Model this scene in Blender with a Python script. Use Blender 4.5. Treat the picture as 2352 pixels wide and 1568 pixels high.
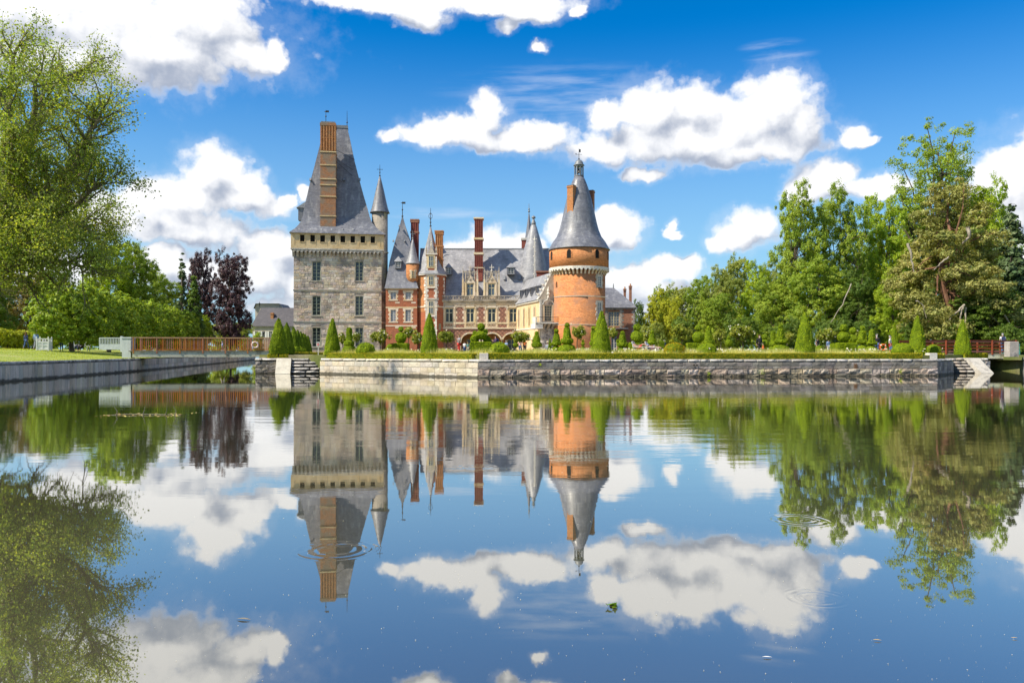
import bpy, bmesh, math, random
import numpy as np
from mathutils import Vector, Matrix
from mathutils.geometry import tessellate_polygon

for o in list(bpy.data.objects):
    bpy.data.objects.remove(o, do_unlink=True)
SC = bpy.context.scene
COL = SC.collection
R = math.radians

# ---------------------------------------------------------------- camera
EYE = 1.65                      # metres above the water
FPX = 1829.0                    # focal length in units of a 2352 px wide frame
CX, HY = 1176.0, 809.0          # principal column, horizon row
cam_d = bpy.data.cameras.new('camera')
cam = bpy.data.objects.new('camera', cam_d)
COL.objects.link(cam)
cam.location = (0, 0, EYE)
cam.rotation_euler = (R(90), 0, 0)
cam_d.sensor_width = 36.0
cam_d.lens = 36.0 * FPX / 2352.0
cam_d.shift_y = (HY - 784.0) / 2352.0
cam_d.clip_start = 0.1
cam_d.clip_end = 12000
SC.camera = cam

# ---------------------------------------------------------------- sun and sky
SUN_A, SUN_E = R(65), R(47)     # from behind the camera round to the left, elevation
sun_dir = Vector((-math.sin(SUN_A) * math.cos(SUN_E), -math.cos(SUN_A) * math.cos(SUN_E), math.sin(SUN_E)))
sl = bpy.data.lights.new('sun', 'SUN')
sl.energy = 5.0
sl.angle = R(0.53)
sl.color = (1.0, 0.91, 0.75)
sun = bpy.data.objects.new('sun', sl)
COL.objects.link(sun)
sun.rotation_euler = (-sun_dir).to_track_quat('-Z', 'Y').to_euler()

SC.view_settings.view_transform = 'Standard'
SC.view_settings.look = 'None'
SC.view_settings.exposure = 0.47
SC.view_settings.gamma = 1.0
SC.view_settings.use_curve_mapping = False

world = bpy.data.worlds.new('World')
SC.world = world
world.use_nodes = True
WT = world.node_tree
WT.nodes.clear()


class NB:
    """little node builder"""
    def __init__(s, tree):
        s.t = tree

    def n(s, typ, **kw):
        nd = s.t.nodes.new(typ)
        for k, v in kw.items():
            setattr(nd, k, v)
        return nd

    def put(s, sock, val):
        if val is None:
            return
        if hasattr(val, 'is_output') or isinstance(val, bpy.types.NodeSocket):
            s.t.links.new(val, sock)
        else:
            sock.default_value = val

    def m(s, op, a, b=None, c=None, clamp=False):
        nd = s.n('ShaderNodeMath', operation=op)
        nd.use_clamp = clamp
        for i, v in enumerate((a, b, c)):
            if v is not None:
                s.put(nd.inputs[i], v)
        return nd.outputs[0]

    def vm(s, op, a, b=None, c=None):
        nd = s.n('ShaderNodeVectorMath', operation=op)
        for i, v in enumerate((a, b, c)):
            if v is not None:
                s.put(nd.inputs[i], v)
        return nd.outputs['Value'] if op in ('LENGTH', 'DOT_PRODUCT', 'DISTANCE') else nd.outputs['Vector']

    def ss(s, x, a, b, lo=0.0, hi=1.0):
        nd = s.n('ShaderNodeMapRange', interpolation_type='SMOOTHSTEP')
        s.put(nd.inputs[0], x)
        s.put(nd.inputs[1], a)
        s.put(nd.inputs[2], b)
        s.put(nd.inputs[3], lo)
        s.put(nd.inputs[4], hi)
        return nd.outputs[0]

    def lin(s, x, a, b, lo=0.0, hi=1.0):
        nd = s.n('ShaderNodeMapRange', interpolation_type='LINEAR')
        for i, v in enumerate((x, a, b, lo, hi)):
            s.put(nd.inputs[i], v)
        return nd.outputs[0]

    def mix(s, f, a, b, blend='MIX'):
        nd = s.n('ShaderNodeMix', data_type='RGBA', blend_type=blend)
        s.put(nd.inputs[0], f)
        s.put(nd.inputs[6], a)
        s.put(nd.inputs[7], b)
        return nd.outputs[2]

    def noise(s, vec, scale, detail=3, rough=0.55, out='Fac', dist=0.0, typ='FBM', dim='3D'):
        nd = s.n('ShaderNodeTexNoise')
        nd.noise_dimensions = dim
        nd.noise_type = typ
        s.put(nd.inputs['Vector'], vec)
        s.put(nd.inputs['Scale'], scale)
        s.put(nd.inputs['Detail'], detail)
        s.put(nd.inputs['Roughness'], rough)
        s.put(nd.inputs['Distortion'], dist)
        return nd.outputs[out]

    def voro(s, vec, scale, feature='F1', detail=0.0, rough=0.5, smooth=0.6, dim='3D'):
        nd = s.n('ShaderNodeTexVoronoi', feature=feature, voronoi_dimensions=dim)
        s.put(nd.inputs['Vector'], vec)
        s.put(nd.inputs['Scale'], scale)
        if 'Detail' in nd.inputs:
            s.put(nd.inputs['Detail'], detail)
            s.put(nd.inputs['Roughness'], rough)
        if feature == 'SMOOTH_F1':
            s.put(nd.inputs['Smoothness'], smooth)
        return nd.outputs['Distance']

    def xyz(s, x, y, z):
        nd = s.n('ShaderNodeCombineXYZ')
        for i, v in enumerate((x, y, z)):
            s.put(nd.inputs[i], v)
        return nd.outputs[0]

    def sep(s, v):
        nd = s.n('ShaderNodeSeparateXYZ')
        s.put(nd.inputs[0], v)
        return nd.outputs


# cumulus: lobes given as compass bearing and elevation (in 1/1829 units round the horizon)
LOBES = [
    # great grey cloud, upper left
    (60, 20, 460, 120), (330, 105, 230, 92), (470, 45, 120, 95), (560, 125, 95, 42), (640, 130, 34, 40), (150, 120, 260, 70),
    # bank along the top
    (880, 2, 240, 26), (965, 38, 62, 28), (1150, 8, 190, 28), (1225, 32, 70, 28), (1165, 62, 34, 20), (1322, 25, 18, 13), (1248, 108, 22, 14),
    # cloud over the left bank
    (485, 398, 72, 66), (560, 425, 62, 48), (420, 455, 130, 55), (560, 465, 105, 36), (330, 455, 62, 42), (430, 515, 150, 52), (655, 455, 24, 16), (692, 435, 14, 18),
    (622, 572, 82, 48), (600, 625, 100, 60), (470, 630, 150, 46), (690, 650, 60, 60), (380, 590, 70, 34),
    # the long white cloud
    (1125, 262, 46, 52), (1060, 292, 110, 38), (975, 305, 62, 32), (900, 314, 30, 17), (1240, 312, 95, 42), (1160, 322, 120, 32),
    (1400, 268, 52, 42), (1510, 258, 105, 82), (1600, 245, 70, 62), (1690, 285, 110, 70), (1780, 245, 92, 84), (1830, 290, 56, 62), (1600, 320, 260, 62), (1720, 345, 170, 38), (1480, 402, 52, 18), (1390, 345, 95, 38),
    # small ones
    (1955, 312, 34, 30), (1985, 325, 22, 14), (1722, 522, 76, 46), (1672, 550, 50, 24), (1768, 505, 40, 34),
    (1420, 532, 62, 50), (1300, 525, 60, 42), (1390, 505, 40, 34), (1535, 518, 16, 20), (1550, 536, 22, 10),
    (1545, 618, 82, 32), (1450, 645, 95, 42), (1520, 690, 150, 46), (1592, 605, 34, 22),
    (1890, 412, 76, 42), (1850, 435, 50, 34), (2010, 432, 110, 26),
    (2320, 415, 90, 66), (2370, 380, 70, 50), (2380, 470, 120, 50), (2360, 590, 150, 60),
    (1130, 562, 78, 48), (1065, 578, 62, 36), (1205, 575, 50, 36), (1250, 640, 200, 60), (850, 690, 300, 50), (200, 500, 110, 60), (60, 620, 150, 60),
    # beyond the frame
    (-300, 300, 230, 90), (-520, 420, 200, 70), (-250, 480, 160, 60), (2700, 300, 240, 90), (2950, 460, 220, 80), (3300, 330, 260, 100), (-950, 350, 260, 100),
]


SKY_SAT, SKY_TINT = 1.5, (0.40, 1.22, 1.34, 1)


def build_world():
    b = NB(WT)
    tc = b.n('ShaderNodeTexCoord')
    x, y, z = b.sep(tc.outputs['Generated'])
    hor = b.m('SQRT', b.m('ADD', b.m('MULTIPLY', x, x), b.m('MULTIPLY', y, y)))
    az = b.m('ARCTAN2', x, y)
    el = b.m('DIVIDE', z, b.m('MAXIMUM', hor, 1e-3))
    p0 = b.xyz(az, el, 0.0)
    lobes = []
    for (cx, cy, rx, ry) in LOBES:
        a0 = math.atan((cx - CX) / FPX)
        lobes.append((a0, (HY - cy) / FPX * math.cos(a0), rx / FPX, ry / FPX))

    # puffy displacement of the lookup
    n1 = b.vm('SUBTRACT', b.noise(p0, 15.0, 4, 0.58, 'Color', dim='2D'), (0.5, 0.5, 0.5))
    n2 = b.vm('SUBTRACT', b.noise(p0, 58.0, 3, 0.62, 'Color', dim='2D'), (0.5, 0.5, 0.5))
    p1 = b.vm('MULTIPLY_ADD', n1, (0.034, 0.028, 0.0), p0)
    p1 = b.vm('MULTIPLY_ADD', n2, (0.009, 0.009, 0.0), p1)
    p2 = b.vm('MULTIPLY_ADD', n1, (0.030, 0.024, 0.0), p0)
    p2 = b.vm('MULTIPLY_ADD', n2, (0.005, 0.005, 0.0), p2)
    p3 = b.vm('ADD', p2, (-0.013, 0.028, 0.0))
    wisp = b.sep(n2)[2]
    big = b.sep(n1)[2]
    bil = b.voro(p1, 30.0, detail=1.0, rough=0.5, dim='2D')
    bils = b.voro(b.vm('ADD', p1, (-0.006, 0.009, 0.0)), 30.0, detail=1.0, rough=0.5, dim='2D')
    bump = b.m('SUBTRACT', bils, bil)
    rag = b.m('ADD', b.m('MULTIPLY', b.m('SUBTRACT', 0.42, bil), 0.40), b.m('MULTIPLY', wisp, 0.38))

    sky = b.n('ShaderNodeTexSky', sky_type='NISHITA')
    sky.sun_disc = False
    sky.sun_elevation = SUN_E
    sky.sun_rotation = R(180) + SUN_A
    sky.altitude = 100
    sky.air_density = 1.0
    sky.dust_density = 0.4
    sky.ozone_density = 3.0
    hs = b.n('ShaderNodeHueSaturation')
    hs.inputs['Saturation'].default_value = SKY_SAT
    b.put(hs.inputs['Color'], sky.outputs[0])
    clear = b.mix(1.0, hs.outputs[0], SKY_TINT, 'MULTIPLY')
    clear = b.mix(b.ss(el, 0.42, 0.0, 0.0, 0.80), clear, (3.5, 5.0, 6.7, 1))
    # thin cirrus, drawn out by the wind
    pc = b.vm('MULTIPLY', p0, (6.0, 46.0, 1.0))
    cir = b.noise(pc, 1.6, 4, 0.6, dim='2D')

    def background(col):
        bg = b.n('ShaderNodeBackground')
        b.put(bg.inputs[0], col)
        bg.inputs[1].default_value = 0.092
        return bg.outputs[0]

    def region(lo, hi, elo, ehi):
        near = [L for L in lobes if L[0] + 1.55 * L[2] + 0.05 > lo and L[0] - 1.55 * L[2] - 0.05 < hi
                and L[1] + 1.55 * L[3] + 0.05 > elo and L[1] - 1.55 * L[3] - 0.05 < ehi]
        col = clear
        cmask = None
        for (cx, cy, rx, ry) in [(1290, 215, 290, 75), (1770, 105, 70, 16), (1790, 130, 80, 18), (1000, 490, 200, 16)]:
            a0 = math.atan((cx - CX) / FPX)
            e0 = (HY - cy) / FPX * math.cos(a0)
            if a0 + rx / FPX < lo or a0 - rx / FPX > hi or e0 + ry / FPX < elo or e0 - ry / FPX > ehi:
                continue
            q = b.vm('LENGTH', b.vm('MULTIPLY_ADD', p0, (FPX / rx, FPX / ry, 0), (-a0 * FPX / rx, -e0 * FPX / ry, 0)))
            v = b.ss(q, 1.15, 0.25)
            cmask = v if cmask is None else b.m('MAXIMUM', cmask, v)
        if cmask is not None:
            col = b.mix(b.m('MULTIPLY', b.m('MULTIPLY', b.ss(cir, 0.30, 0.85), cmask), 0.36), col, (6.6, 7.2, 8.2, 1))
        if near:
            g = bpy.data.node_groups.new('cumulus_field', 'ShaderNodeTree')
            g.interface.new_socket('p', in_out='INPUT', socket_type='NodeSocketVector')
            g.interface.new_socket('F', in_out='OUTPUT', socket_type='NodeSocketFloat')
            gb = NB(g)
            gi, go = gb.n('NodeGroupInput'), gb.n('NodeGroupOutput')
            acc = None
            for (a0, e0, rx, ry) in near:
                r = gb.vm('LENGTH', gb.vm('MULTIPLY_ADD', gi.outputs[0], (1 / rx, 1 / ry, 0.0), (-a0 / rx, -e0 / ry, 0.0)))
                acc = r if acc is None else gb.m('SMOOTH_MIN', acc, r, 0.25)
            gb.put(go.inputs[0], gb.m('SUBTRACT', 1.18, acc))

            def field(p):
                gn = b.n('ShaderNodeGroup')
                gn.node_tree = g
                b.put(gn.inputs[0], p)
                return gn.outputs[0]
            F, G, Gs = field(p1), field(p2), field(p3)
            dens = b.m('MAXIMUM', b.ss(b.m('ADD', F, rag), -0.08, 0.44), b.ss(b.m('ADD', G, b.m('ADD', b.m('MULTIPLY', wisp, 0.5), b.m('MULTIPLY', big, 0.8))), -0.30, 0.40, 0.0, 0.16))
            lit = b.m('ADD', b.m('MULTIPLY', b.m('SUBTRACT', G, Gs), 1.0), b.m('ADD', b.m('MULTIPLY', bump, 0.30), b.m('ADD', b.m('MULTIPLY', big, 0.5), b.m('MULTIPLY', wisp, 0.45))))
            shade = b.ss(lit, -0.66, 0.36)
            shade = b.m('MAXIMUM', shade, b.m('SUBTRACT', 1.0, dens))
            cloud = b.mix(shade, (3.3, 3.75, 4.7, 1), (8.6, 8.6, 8.7, 1))
            cloud = b.mix(b.ss(el, 0.14, 0.02, 0.0, 0.35), cloud, (5.2, 5.9, 6.8, 1))
            col = b.mix(b.m('MULTIPLY', dens, 0.985), col, cloud)
        return background(col)

    def wide_sky():
        # the rest of the sky carries the same scattered cumulus, seen from beneath overhead
        q = b.vm('SCALE', tc.outputs['Generated'])
        b.put(q.node.inputs['Scale'], b.m('DIVIDE', 1.0, b.m('MAXIMUM', b.m('ADD', z, 0.12), 0.05)))
        n = b.noise(q, 1.1, 4, 0.55)
        c = b.ss(n, 0.47, 0.62)
        return background(b.mix(c, clear, b.mix(b.ss(n, 0.55, 0.75), (8.0, 8.0, 8.1, 1), (4.6, 4.9, 5.5, 1))))

    def choose(sock, at, below, above):
        mx = b.n('ShaderNodeMixShader')
        b.put(mx.inputs[0], b.m('GREATER_THAN', sock, at))
        WT.links.new(below, mx.inputs[1])
        WT.links.new(above, mx.inputs[2])
        return mx.outputs[0]

    def split(edges, lo, hi):
        """balanced tree of bearings, so that each ray only looks up the clouds near it"""
        if lo < -1.2 and hi < -0.6 or hi > 1.2 and lo > 0.6 or lo < -3:
            if not edges:
                return wide_sky()
        if not edges:
            return choose(el, 0.205, region(lo, hi, -0.05, 0.205), region(lo, hi, 0.205, 0.9))
        k = len(edges) // 2
        return choose(az, edges[k], split(edges[:k], lo, edges[k]), split(edges[k + 1:], edges[k], hi))

    edges = [-1.3, -0.62, -0.42, -0.24, -0.06, 0.12, 0.27, 0.46, 0.64, 1.3]
    air = split(edges, -3.2, 3.2)
    air = choose(el, -0.02, background(clear), choose(el, 0.62, air, wide_sky()))
    out = b.n('ShaderNodeOutputWorld')
    WT.links.new(air, out.inputs[0])


build_world()
world.cycles.sampling_method = 'MANUAL'
world.cycles.sample_map_resolution = 512
SC.cycles.max_bounces = 6
SC.cycles.diffuse_bounces = 2
SC.cycles.glossy_bounces = 3
SC.cycles.transmission_bounces = 3
SC.cycles.transparent_max_bounces = 6
SC.cycles.caustics_reflective = False
SC.cycles.caustics_refractive = False
SC.cycles.use_denoising = True

# ---------------------------------------------------------------- helpers
def at(px, py, D):
    """point seen at column px, row py (2352-wide frame) at distance D along the view axis"""
    return Vector(((px - CX) / FPX * D, D, EYE - (py - HY) / FPX * D))


def gx(px, D):
    return (px - CX) / FPX * D


class Frame:
    """an upright local frame: origin on the plan, turned about Z"""
    def __init__(s, ox, oy, deg):
        s.o = (ox, oy)
        s.a = R(deg)
        s.c, s.s = math.cos(s.a), math.sin(s.a)

    def loc(s, wx, wy):
        dx, dy = wx - s.o[0], wy - s.o[1]
        return dx * s.c + dy * s.s, -dx * s.s + dy * s.c

    def world(s, lx, ly):
        return s.o[0] + lx * s.c - ly * s.s, s.o[1] + lx * s.s + ly * s.c

    def p(s, px, py, yc=0.0):
        """local x and height where the sight line meets the upright plane local y = yc"""
        ux = (px - CX) / FPX
        # world = t*(ux,1);  local y = -(t*ux-ox)*s + (t-oy)*c = yc
        t = (yc + s.o[1] * s.c - s.o[0] * s.s) / (s.c - ux * s.s)
        lx, _ = s.loc(t * ux, t)
        return lx, EYE + (HY - py) / FPX * t

    def x(s, px, yc=0.0):
        return s.p(px, HY, yc)[0]

    def z(s, px, py, yc=0.0):
        return s.p(px, py, yc)[1]


def set_props(o, label=None, cat=None, group=None, kind=None):
    if label:
        o['label'] = label
    if cat:
        o['category'] = cat
    if group:
        o['group'] = group
    if kind:
        o['kind'] = kind
    return o


def thing(name, label, cat, loc=(0, 0, 0), rotz=0.0, group=None):
    o = bpy.data.objects.new(name, None)
    COL.objects.link(o)
    o.empty_display_size = 0.1
    o.location = loc
    o.rotation_euler = (0, 0, rotz)
    return set_props(o, label, cat, group, 'thing')


def link(name, me, parent=None, loc=None, rot=None, scale=None):
    o = bpy.data.objects.new(name, me)
    COL.objects.link(o)
    if parent is not None:
        o.parent = parent
    if loc is not None:
        o.location = loc
    if rot is not None:
        o.rotation_euler = rot
    if scale is not None:
        o.scale = scale
    return o


class B:
    def __init__(s):
        s.v, s.f = [], []

    def add(s, vs, fs):
        k = len(s.v)
        s.v += [tuple(p) for p in vs]
        s.f += [tuple(i + k for i in f) for f in fs]
        return s

    def box(s, x0, x1, y0, y1, z0, z1):
        return s.add([(x0, y0, z0), (x1, y0, z0), (x1, y1, z0), (x0, y1, z0), (x0, y0, z1), (x1, y0, z1), (x1, y1, z1), (x0, y1, z1)],
                     [(0, 1, 5, 4), (1, 2, 6, 5), (2, 3, 7, 6), (3, 0, 4, 7), (4, 5, 6, 7), (3, 2, 1, 0)])

    def frust(s, lo, hi, z0, z1):
        a, b_, c, d = lo
        e, f, g, h = hi
        return s.add([(a, c, z0), (b_, c, z0), (b_, d, z0), (a, d, z0), (e, g, z1), (f, g, z1), (f, h, z1), (e, h, z1)],
                     [(0, 1, 5, 4), (1, 2, 6, 5), (2, 3, 7, 6), (3, 0, 4, 7), (4, 5, 6, 7), (3, 2, 1, 0)])

    def poly_xz(s, pts, y0, y1):
        """prism: outline in x,z pushed from y0 to y1 (outline counter-clockwise seen from -y)"""
        n = len(pts)
        vs = [(x, y0, z) for x, z in pts] + [(x, y1, z) for x, z in pts]
        fs = [tuple(range(n)), tuple(range(2 * n - 1, n - 1, -1))]
        fs += [(i, i + n, (i + 1) % n + n, (i + 1) % n) for i in range(n)]
        return s.add(vs, fs)

    def poly_xy(s, pts, z0, z1):
        n = len(pts)
        vs = [(x, y, z0) for x, y in pts] + [(x, y, z1) for x, y in pts]
        fs = [tuple(range(n - 1, -1, -1)), tuple(range(n, 2 * n))]
        fs += [(i, (i + 1) % n, (i + 1) % n + n, i + n) for i in range(n)]
        return s.add(vs, fs)

    def poly_yz(s, pts, x0, x1):
        n = len(pts)
        vs = [(x0, y, z) for y, z in pts] + [(x1, y, z) for y, z in pts]
        fs = [tuple(range(n)), tuple(range(2 * n - 1, n - 1, -1))]
        fs += [(i, i + n, (i + 1) % n + n, (i + 1) % n) for i in range(n)]
        return s.add(vs, fs)

    def loft(s, rings, cap0=True, cap1=True):
        n = len(rings[0])
        vs = [p for r in rings for p in r]
        fs = []
        for k in range(len(rings) - 1):
            for i in range(n):
                j = (i + 1) % n
                fs.append((k * n + i, k * n + j, (k + 1) * n + j, (k + 1) * n + i))
        if cap0:
            fs.append(tuple(range(n - 1, -1, -1)))
        if cap1:
            m = (len(rings) - 1) * n
            fs.append(tuple(range(m, m + n)))
        return s.add(vs, fs)

    def lathe(s, prof, cx=0.0, cy=0.0, n=24, cap0=True, cap1=True, ph=0.0):
        return s.loft([[(cx + r * math.cos(ph + 2 * math.pi * i / n), cy + r * math.sin(ph + 2 * math.pi * i / n), z) for i in range(n)] for r, z in prof], cap0, cap1)

    def tube(s, pts, rad, n=6):
        pts = [Vector(p) for p in pts]
        rings = []
        up = Vector((0.31, 0.17, 0.93))
        for i, p in enumerate(pts):
            d = (pts[min(i + 1, len(pts) - 1)] - pts[max(i - 1, 0)])
            d = d.normalized() if d.length > 1e-9 else Vector((0, 0, 1))
            a = d.cross(up)
            if a.length < 0.05:
                a = d.cross(Vector((1, 0, 0)))
            a.normalize()
            b_ = d.cross(a)
            r = rad[i] if isinstance(rad, (list, tuple)) else rad
            rings.append([tuple(p + a * (r * math.cos(2 * math.pi * k / n)) + b_ * (r * math.sin(2 * math.pi * k / n))) for k in range(n)])
        return s.loft(rings)

    def ball(s, c, r, nu=12, nv=8):
        if not isinstance(r, (list, tuple)):
            r = (r, r, r)
        rings = []
        for j in range(nv + 1):
            t = -math.pi / 2 + math.pi * j / nv
            t = max(min(t, math.pi / 2 - 0.12), -math.pi / 2 + 0.12)
            rings.append([(c[0] + r[0] * math.cos(t) * math.cos(2 * math.pi * i / nu), c[1] + r[1] * math.cos(t) * math.sin(2 * math.pi * i / nu), c[2] + r[2] * math.sin(t)) for i in range(nu)])
        return s.loft(rings)

    def wall(s, x0, x1, z0, z1, holes=(), y=0.0, deep=0.35):
        """upright sheet at local y facing -y, with rectangular openings and their reveals"""
        xs = sorted({x0, x1, *[h[0] for h in holes], *[h[1] for h in holes]})
        zs = sorted({z0, z1, *[h[2] for h in holes], *[h[3] for h in holes]})
        for i in range(len(xs) - 1):
            for k in range(len(zs) - 1):
                mx, mz = (xs[i] + xs[i + 1]) / 2, (zs[k] + zs[k + 1]) / 2
                if not (x0 < mx < x1 and z0 < mz < z1):
                    continue
                if any(h[0] < mx < h[1] and h[2] < mz < h[3] for h in holes):
                    continue
                s.add([(xs[i], y, zs[k]), (xs[i + 1], y, zs[k]), (xs[i + 1], y, zs[k + 1]), (xs[i], y, zs[k + 1])], [(0, 1, 2, 3)])
        for (a, b_, c, d) in holes:
            q = y + deep
            s.add([(a, y, c), (a, q, c), (a, q, d), (a, y, d)], [(0, 1, 2, 3)])
            s.add([(b_, y, c), (b_, y, d), (b_, q, d), (b_, q, c)], [(0, 1, 2, 3)])
            s.add([(a, y, c), (b_, y, c), (b_, q, c), (a, q, c)], [(0, 1, 2, 3)])
            s.add([(a, y, d), (a, q, d), (b_, q, d), (b_, y, d)], [(0, 1, 2, 3)])
        return s

    def mesh(s, name, mat, smooth=False):
        me = bpy.data.meshes.new(name)
        me.from_pydata(s.v, [], s.f)
        if mat is not None:
            me.materials.append(mat)
        if smooth:
            me.polygons.foreach_set('use_smooth', [True] * len(me.polygons))
        me.update()
        return me

    def obj(s, name, mat, parent=None, smooth=False, **kw):
        return link(name, s.mesh(name, mat, smooth), parent, **kw)


def quads_mesh(name, verts, mat, nv=4, smooth=False):
    """verts: (N, nv, 3) array of separate faces"""
    n = verts.shape[0]
    me = bpy.data.meshes.new(name)
    me.vertices.add(n * nv)
    me.vertices.foreach_set('co', verts.reshape(-1).astype(np.float32))
    me.loops.add(n * nv)
    me.loops.foreach_set('vertex_index', np.arange(n * nv, dtype=np.int32))
    me.polygons.add(n)
    me.polygons.foreach_set('loop_start', np.arange(0, n * nv, nv, dtype=np.int32))
    if mat is not None:
        me.materials.append(mat)
    me.update(calc_edges=True)
    return me


def leaf_quads(pos, nrm, size, rng, aspect=0.6, droop=0.0):
    """rhombic leaves at pos facing nrm"""
    n = len(pos)
    nrm = nrm / np.maximum(np.linalg.norm(nrm, axis=1, keepdims=True), 1e-6)
    t = rng.normal(size=(n, 3))
    t[:, 2] -= droop
    t -= nrm * (t * nrm).sum(1, keepdims=True)
    t /= np.maximum(np.linalg.norm(t, axis=1, keepdims=True), 1e-6)
    b_ = np.cross(nrm, t)
    L = (size * rng.uniform(0.65, 1.35, n))[:, None] * 0.5
    W = L * aspect
    bend = nrm * L * rng.uniform(-0.25, 0.25, (n, 1))
    return np.stack([pos - t * L + bend, pos + b_ * W, pos + t * L + bend, pos - b_ * W], axis=1)


def surface_points(me_v, me_f, n, rng):
    v = np.array(me_v, dtype=float)
    tris = []
    for f in me_f:
        for k in range(1, len(f) - 1):
            tris.append((f[0], f[k], f[k + 1]))
    t = np.array(tris)
    a, b_, c = v[t[:, 0]], v[t[:, 1]], v[t[:, 2]]
    cr = np.cross(b_ - a, c - a)
    ar = np.linalg.norm(cr, axis=1) / 2
    area = ar.sum()
    if callable(n):
        n = n(area)
    idx = rng.choice(len(t), size=int(n), p=ar / area)
    u, w = rng.random((2, int(n)))
    fl = u + w > 1
    u[fl], w[fl] = 1 - u[fl], 1 - w[fl]
    p = a[idx] + (b_[idx] - a[idx]) * u[:, None] + (c[idx] - a[idx]) * w[:, None]
    nn = cr[idx] / np.maximum(2 * ar[idx][:, None], 1e-9)
    return p, nn


# ---------------------------------------------------------------- materials
MATS = {}


def new_mat(name):
    m = bpy.data.materials.new(name)
    m.use_nodes = True
    m.node_tree.nodes.clear()
    MATS[name] = m
    return m, NB(m.node_tree)


def finish(b, bsdf):
    out = b.n('ShaderNodeOutputMaterial')
    b.t.links.new(bsdf, out.inputs[0])


def rgb(c):
    return (c[0], c[1], c[2], 1.0)


def surf(name, c1, c2, scale=2.0, rough=0.8, bump=0.0, bscale=None, c3=None, s3=0.5, t3=(0.52, 0.68), rnd=0.0, tide=False, stretch=(1, 1, 1), spec=0.3, metal=0.0, detail=4, coord='Object', fine=0.15, bdist=0.05):
    """noise-mottled surface; c3 = stain colour in large patches; rnd = lightness spread piece by piece"""
    m, b = new_mat(name)
    if coord == 'Position':
        vec = b.n('ShaderNodeNewGeometry').outputs['Position']
    else:
        vec = b.n('ShaderNodeTexCoord').outputs['Object']
    vs = b.vm('MULTIPLY', vec, stretch)
    n1 = b.noise(vs, scale, detail, 0.6)
    col = b.mix(b.ss(n1, 0.32, 0.68), rgb(c1), rgb(c2))
    if c3 is not None:
        n3 = b.noise(vs, s3, 5, 0.65)
        col = b.mix(b.ss(n3, t3[0], t3[1]), col, rgb(c3))
    nf = b.noise(vec, scale * 9, 2, 0.6)
    k = b.lin(nf, 0.3, 0.7, 1 - fine, 1 + fine)
    if rnd:
        oi = b.n('ShaderNodeObjectInfo').outputs['Random']
        ri = b.n('ShaderNodeNewGeometry').outputs['Random Per Island']
        r = b.m('FRACT', b.m('ADD', oi, ri))
        k = b.m('MULTIPLY', k, b.lin(r, 0, 1, 1 - rnd, 1 + rnd))
        hs = b.n('ShaderNodeHueSaturation')
        b.put(hs.inputs['Color'], col)
        b.put(hs.inputs['Hue'], b.lin(b.m('FRACT', b.m('MULTIPLY', r, 7.13)), 0, 1, 0.5 - 0.03 * rnd / 0.3, 0.5 + 0.02 * rnd / 0.3))
        b.put(hs.inputs['Saturation'], b.lin(b.m('FRACT', b.m('MULTIPLY', r, 3.7)), 0, 1, 0.7, 1.3))
        col = hs.outputs[0]
    if tide:            # algae left by the changing water level
        zz = b.sep(b.n('ShaderNodeNewGeometry').outputs['Position'])[2]
        col = b.mix(b.ss(b.m('SUBTRACT', zz, b.m('MULTIPLY', b.noise(vec, 1.7, 4, 0.6), 0.30)), 0.06, -0.06, 0.0, 0.85), col, (0.055, 0.052, 0.036, 1))
    col = b.vm('SCALE', col)
    b.put(col.node.inputs['Scale'], k)
    p = b.n('ShaderNodeBsdfPrincipled')
    b.put(p.inputs['Base Color'], col)
    p.inputs['Roughness'].default_value = rough
    p.inputs['Metallic'].default_value = metal
    p.inputs['Specular IOR Level'].default_value = spec
    if bump:
        bp = b.n('ShaderNodeBump')
        bp.inputs['Strength'].default_value = bump
        bp.inputs['Distance'].default_value = bdist
        b.put(bp.inputs['Height'], b.noise(vec, bscale or scale * 4, 4, 0.6))
        b.t.links.new(bp.outputs[0], p.inputs['Normal'])
    finish(b, p.outputs[0])
    return m


LEAF = 2.2


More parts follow.
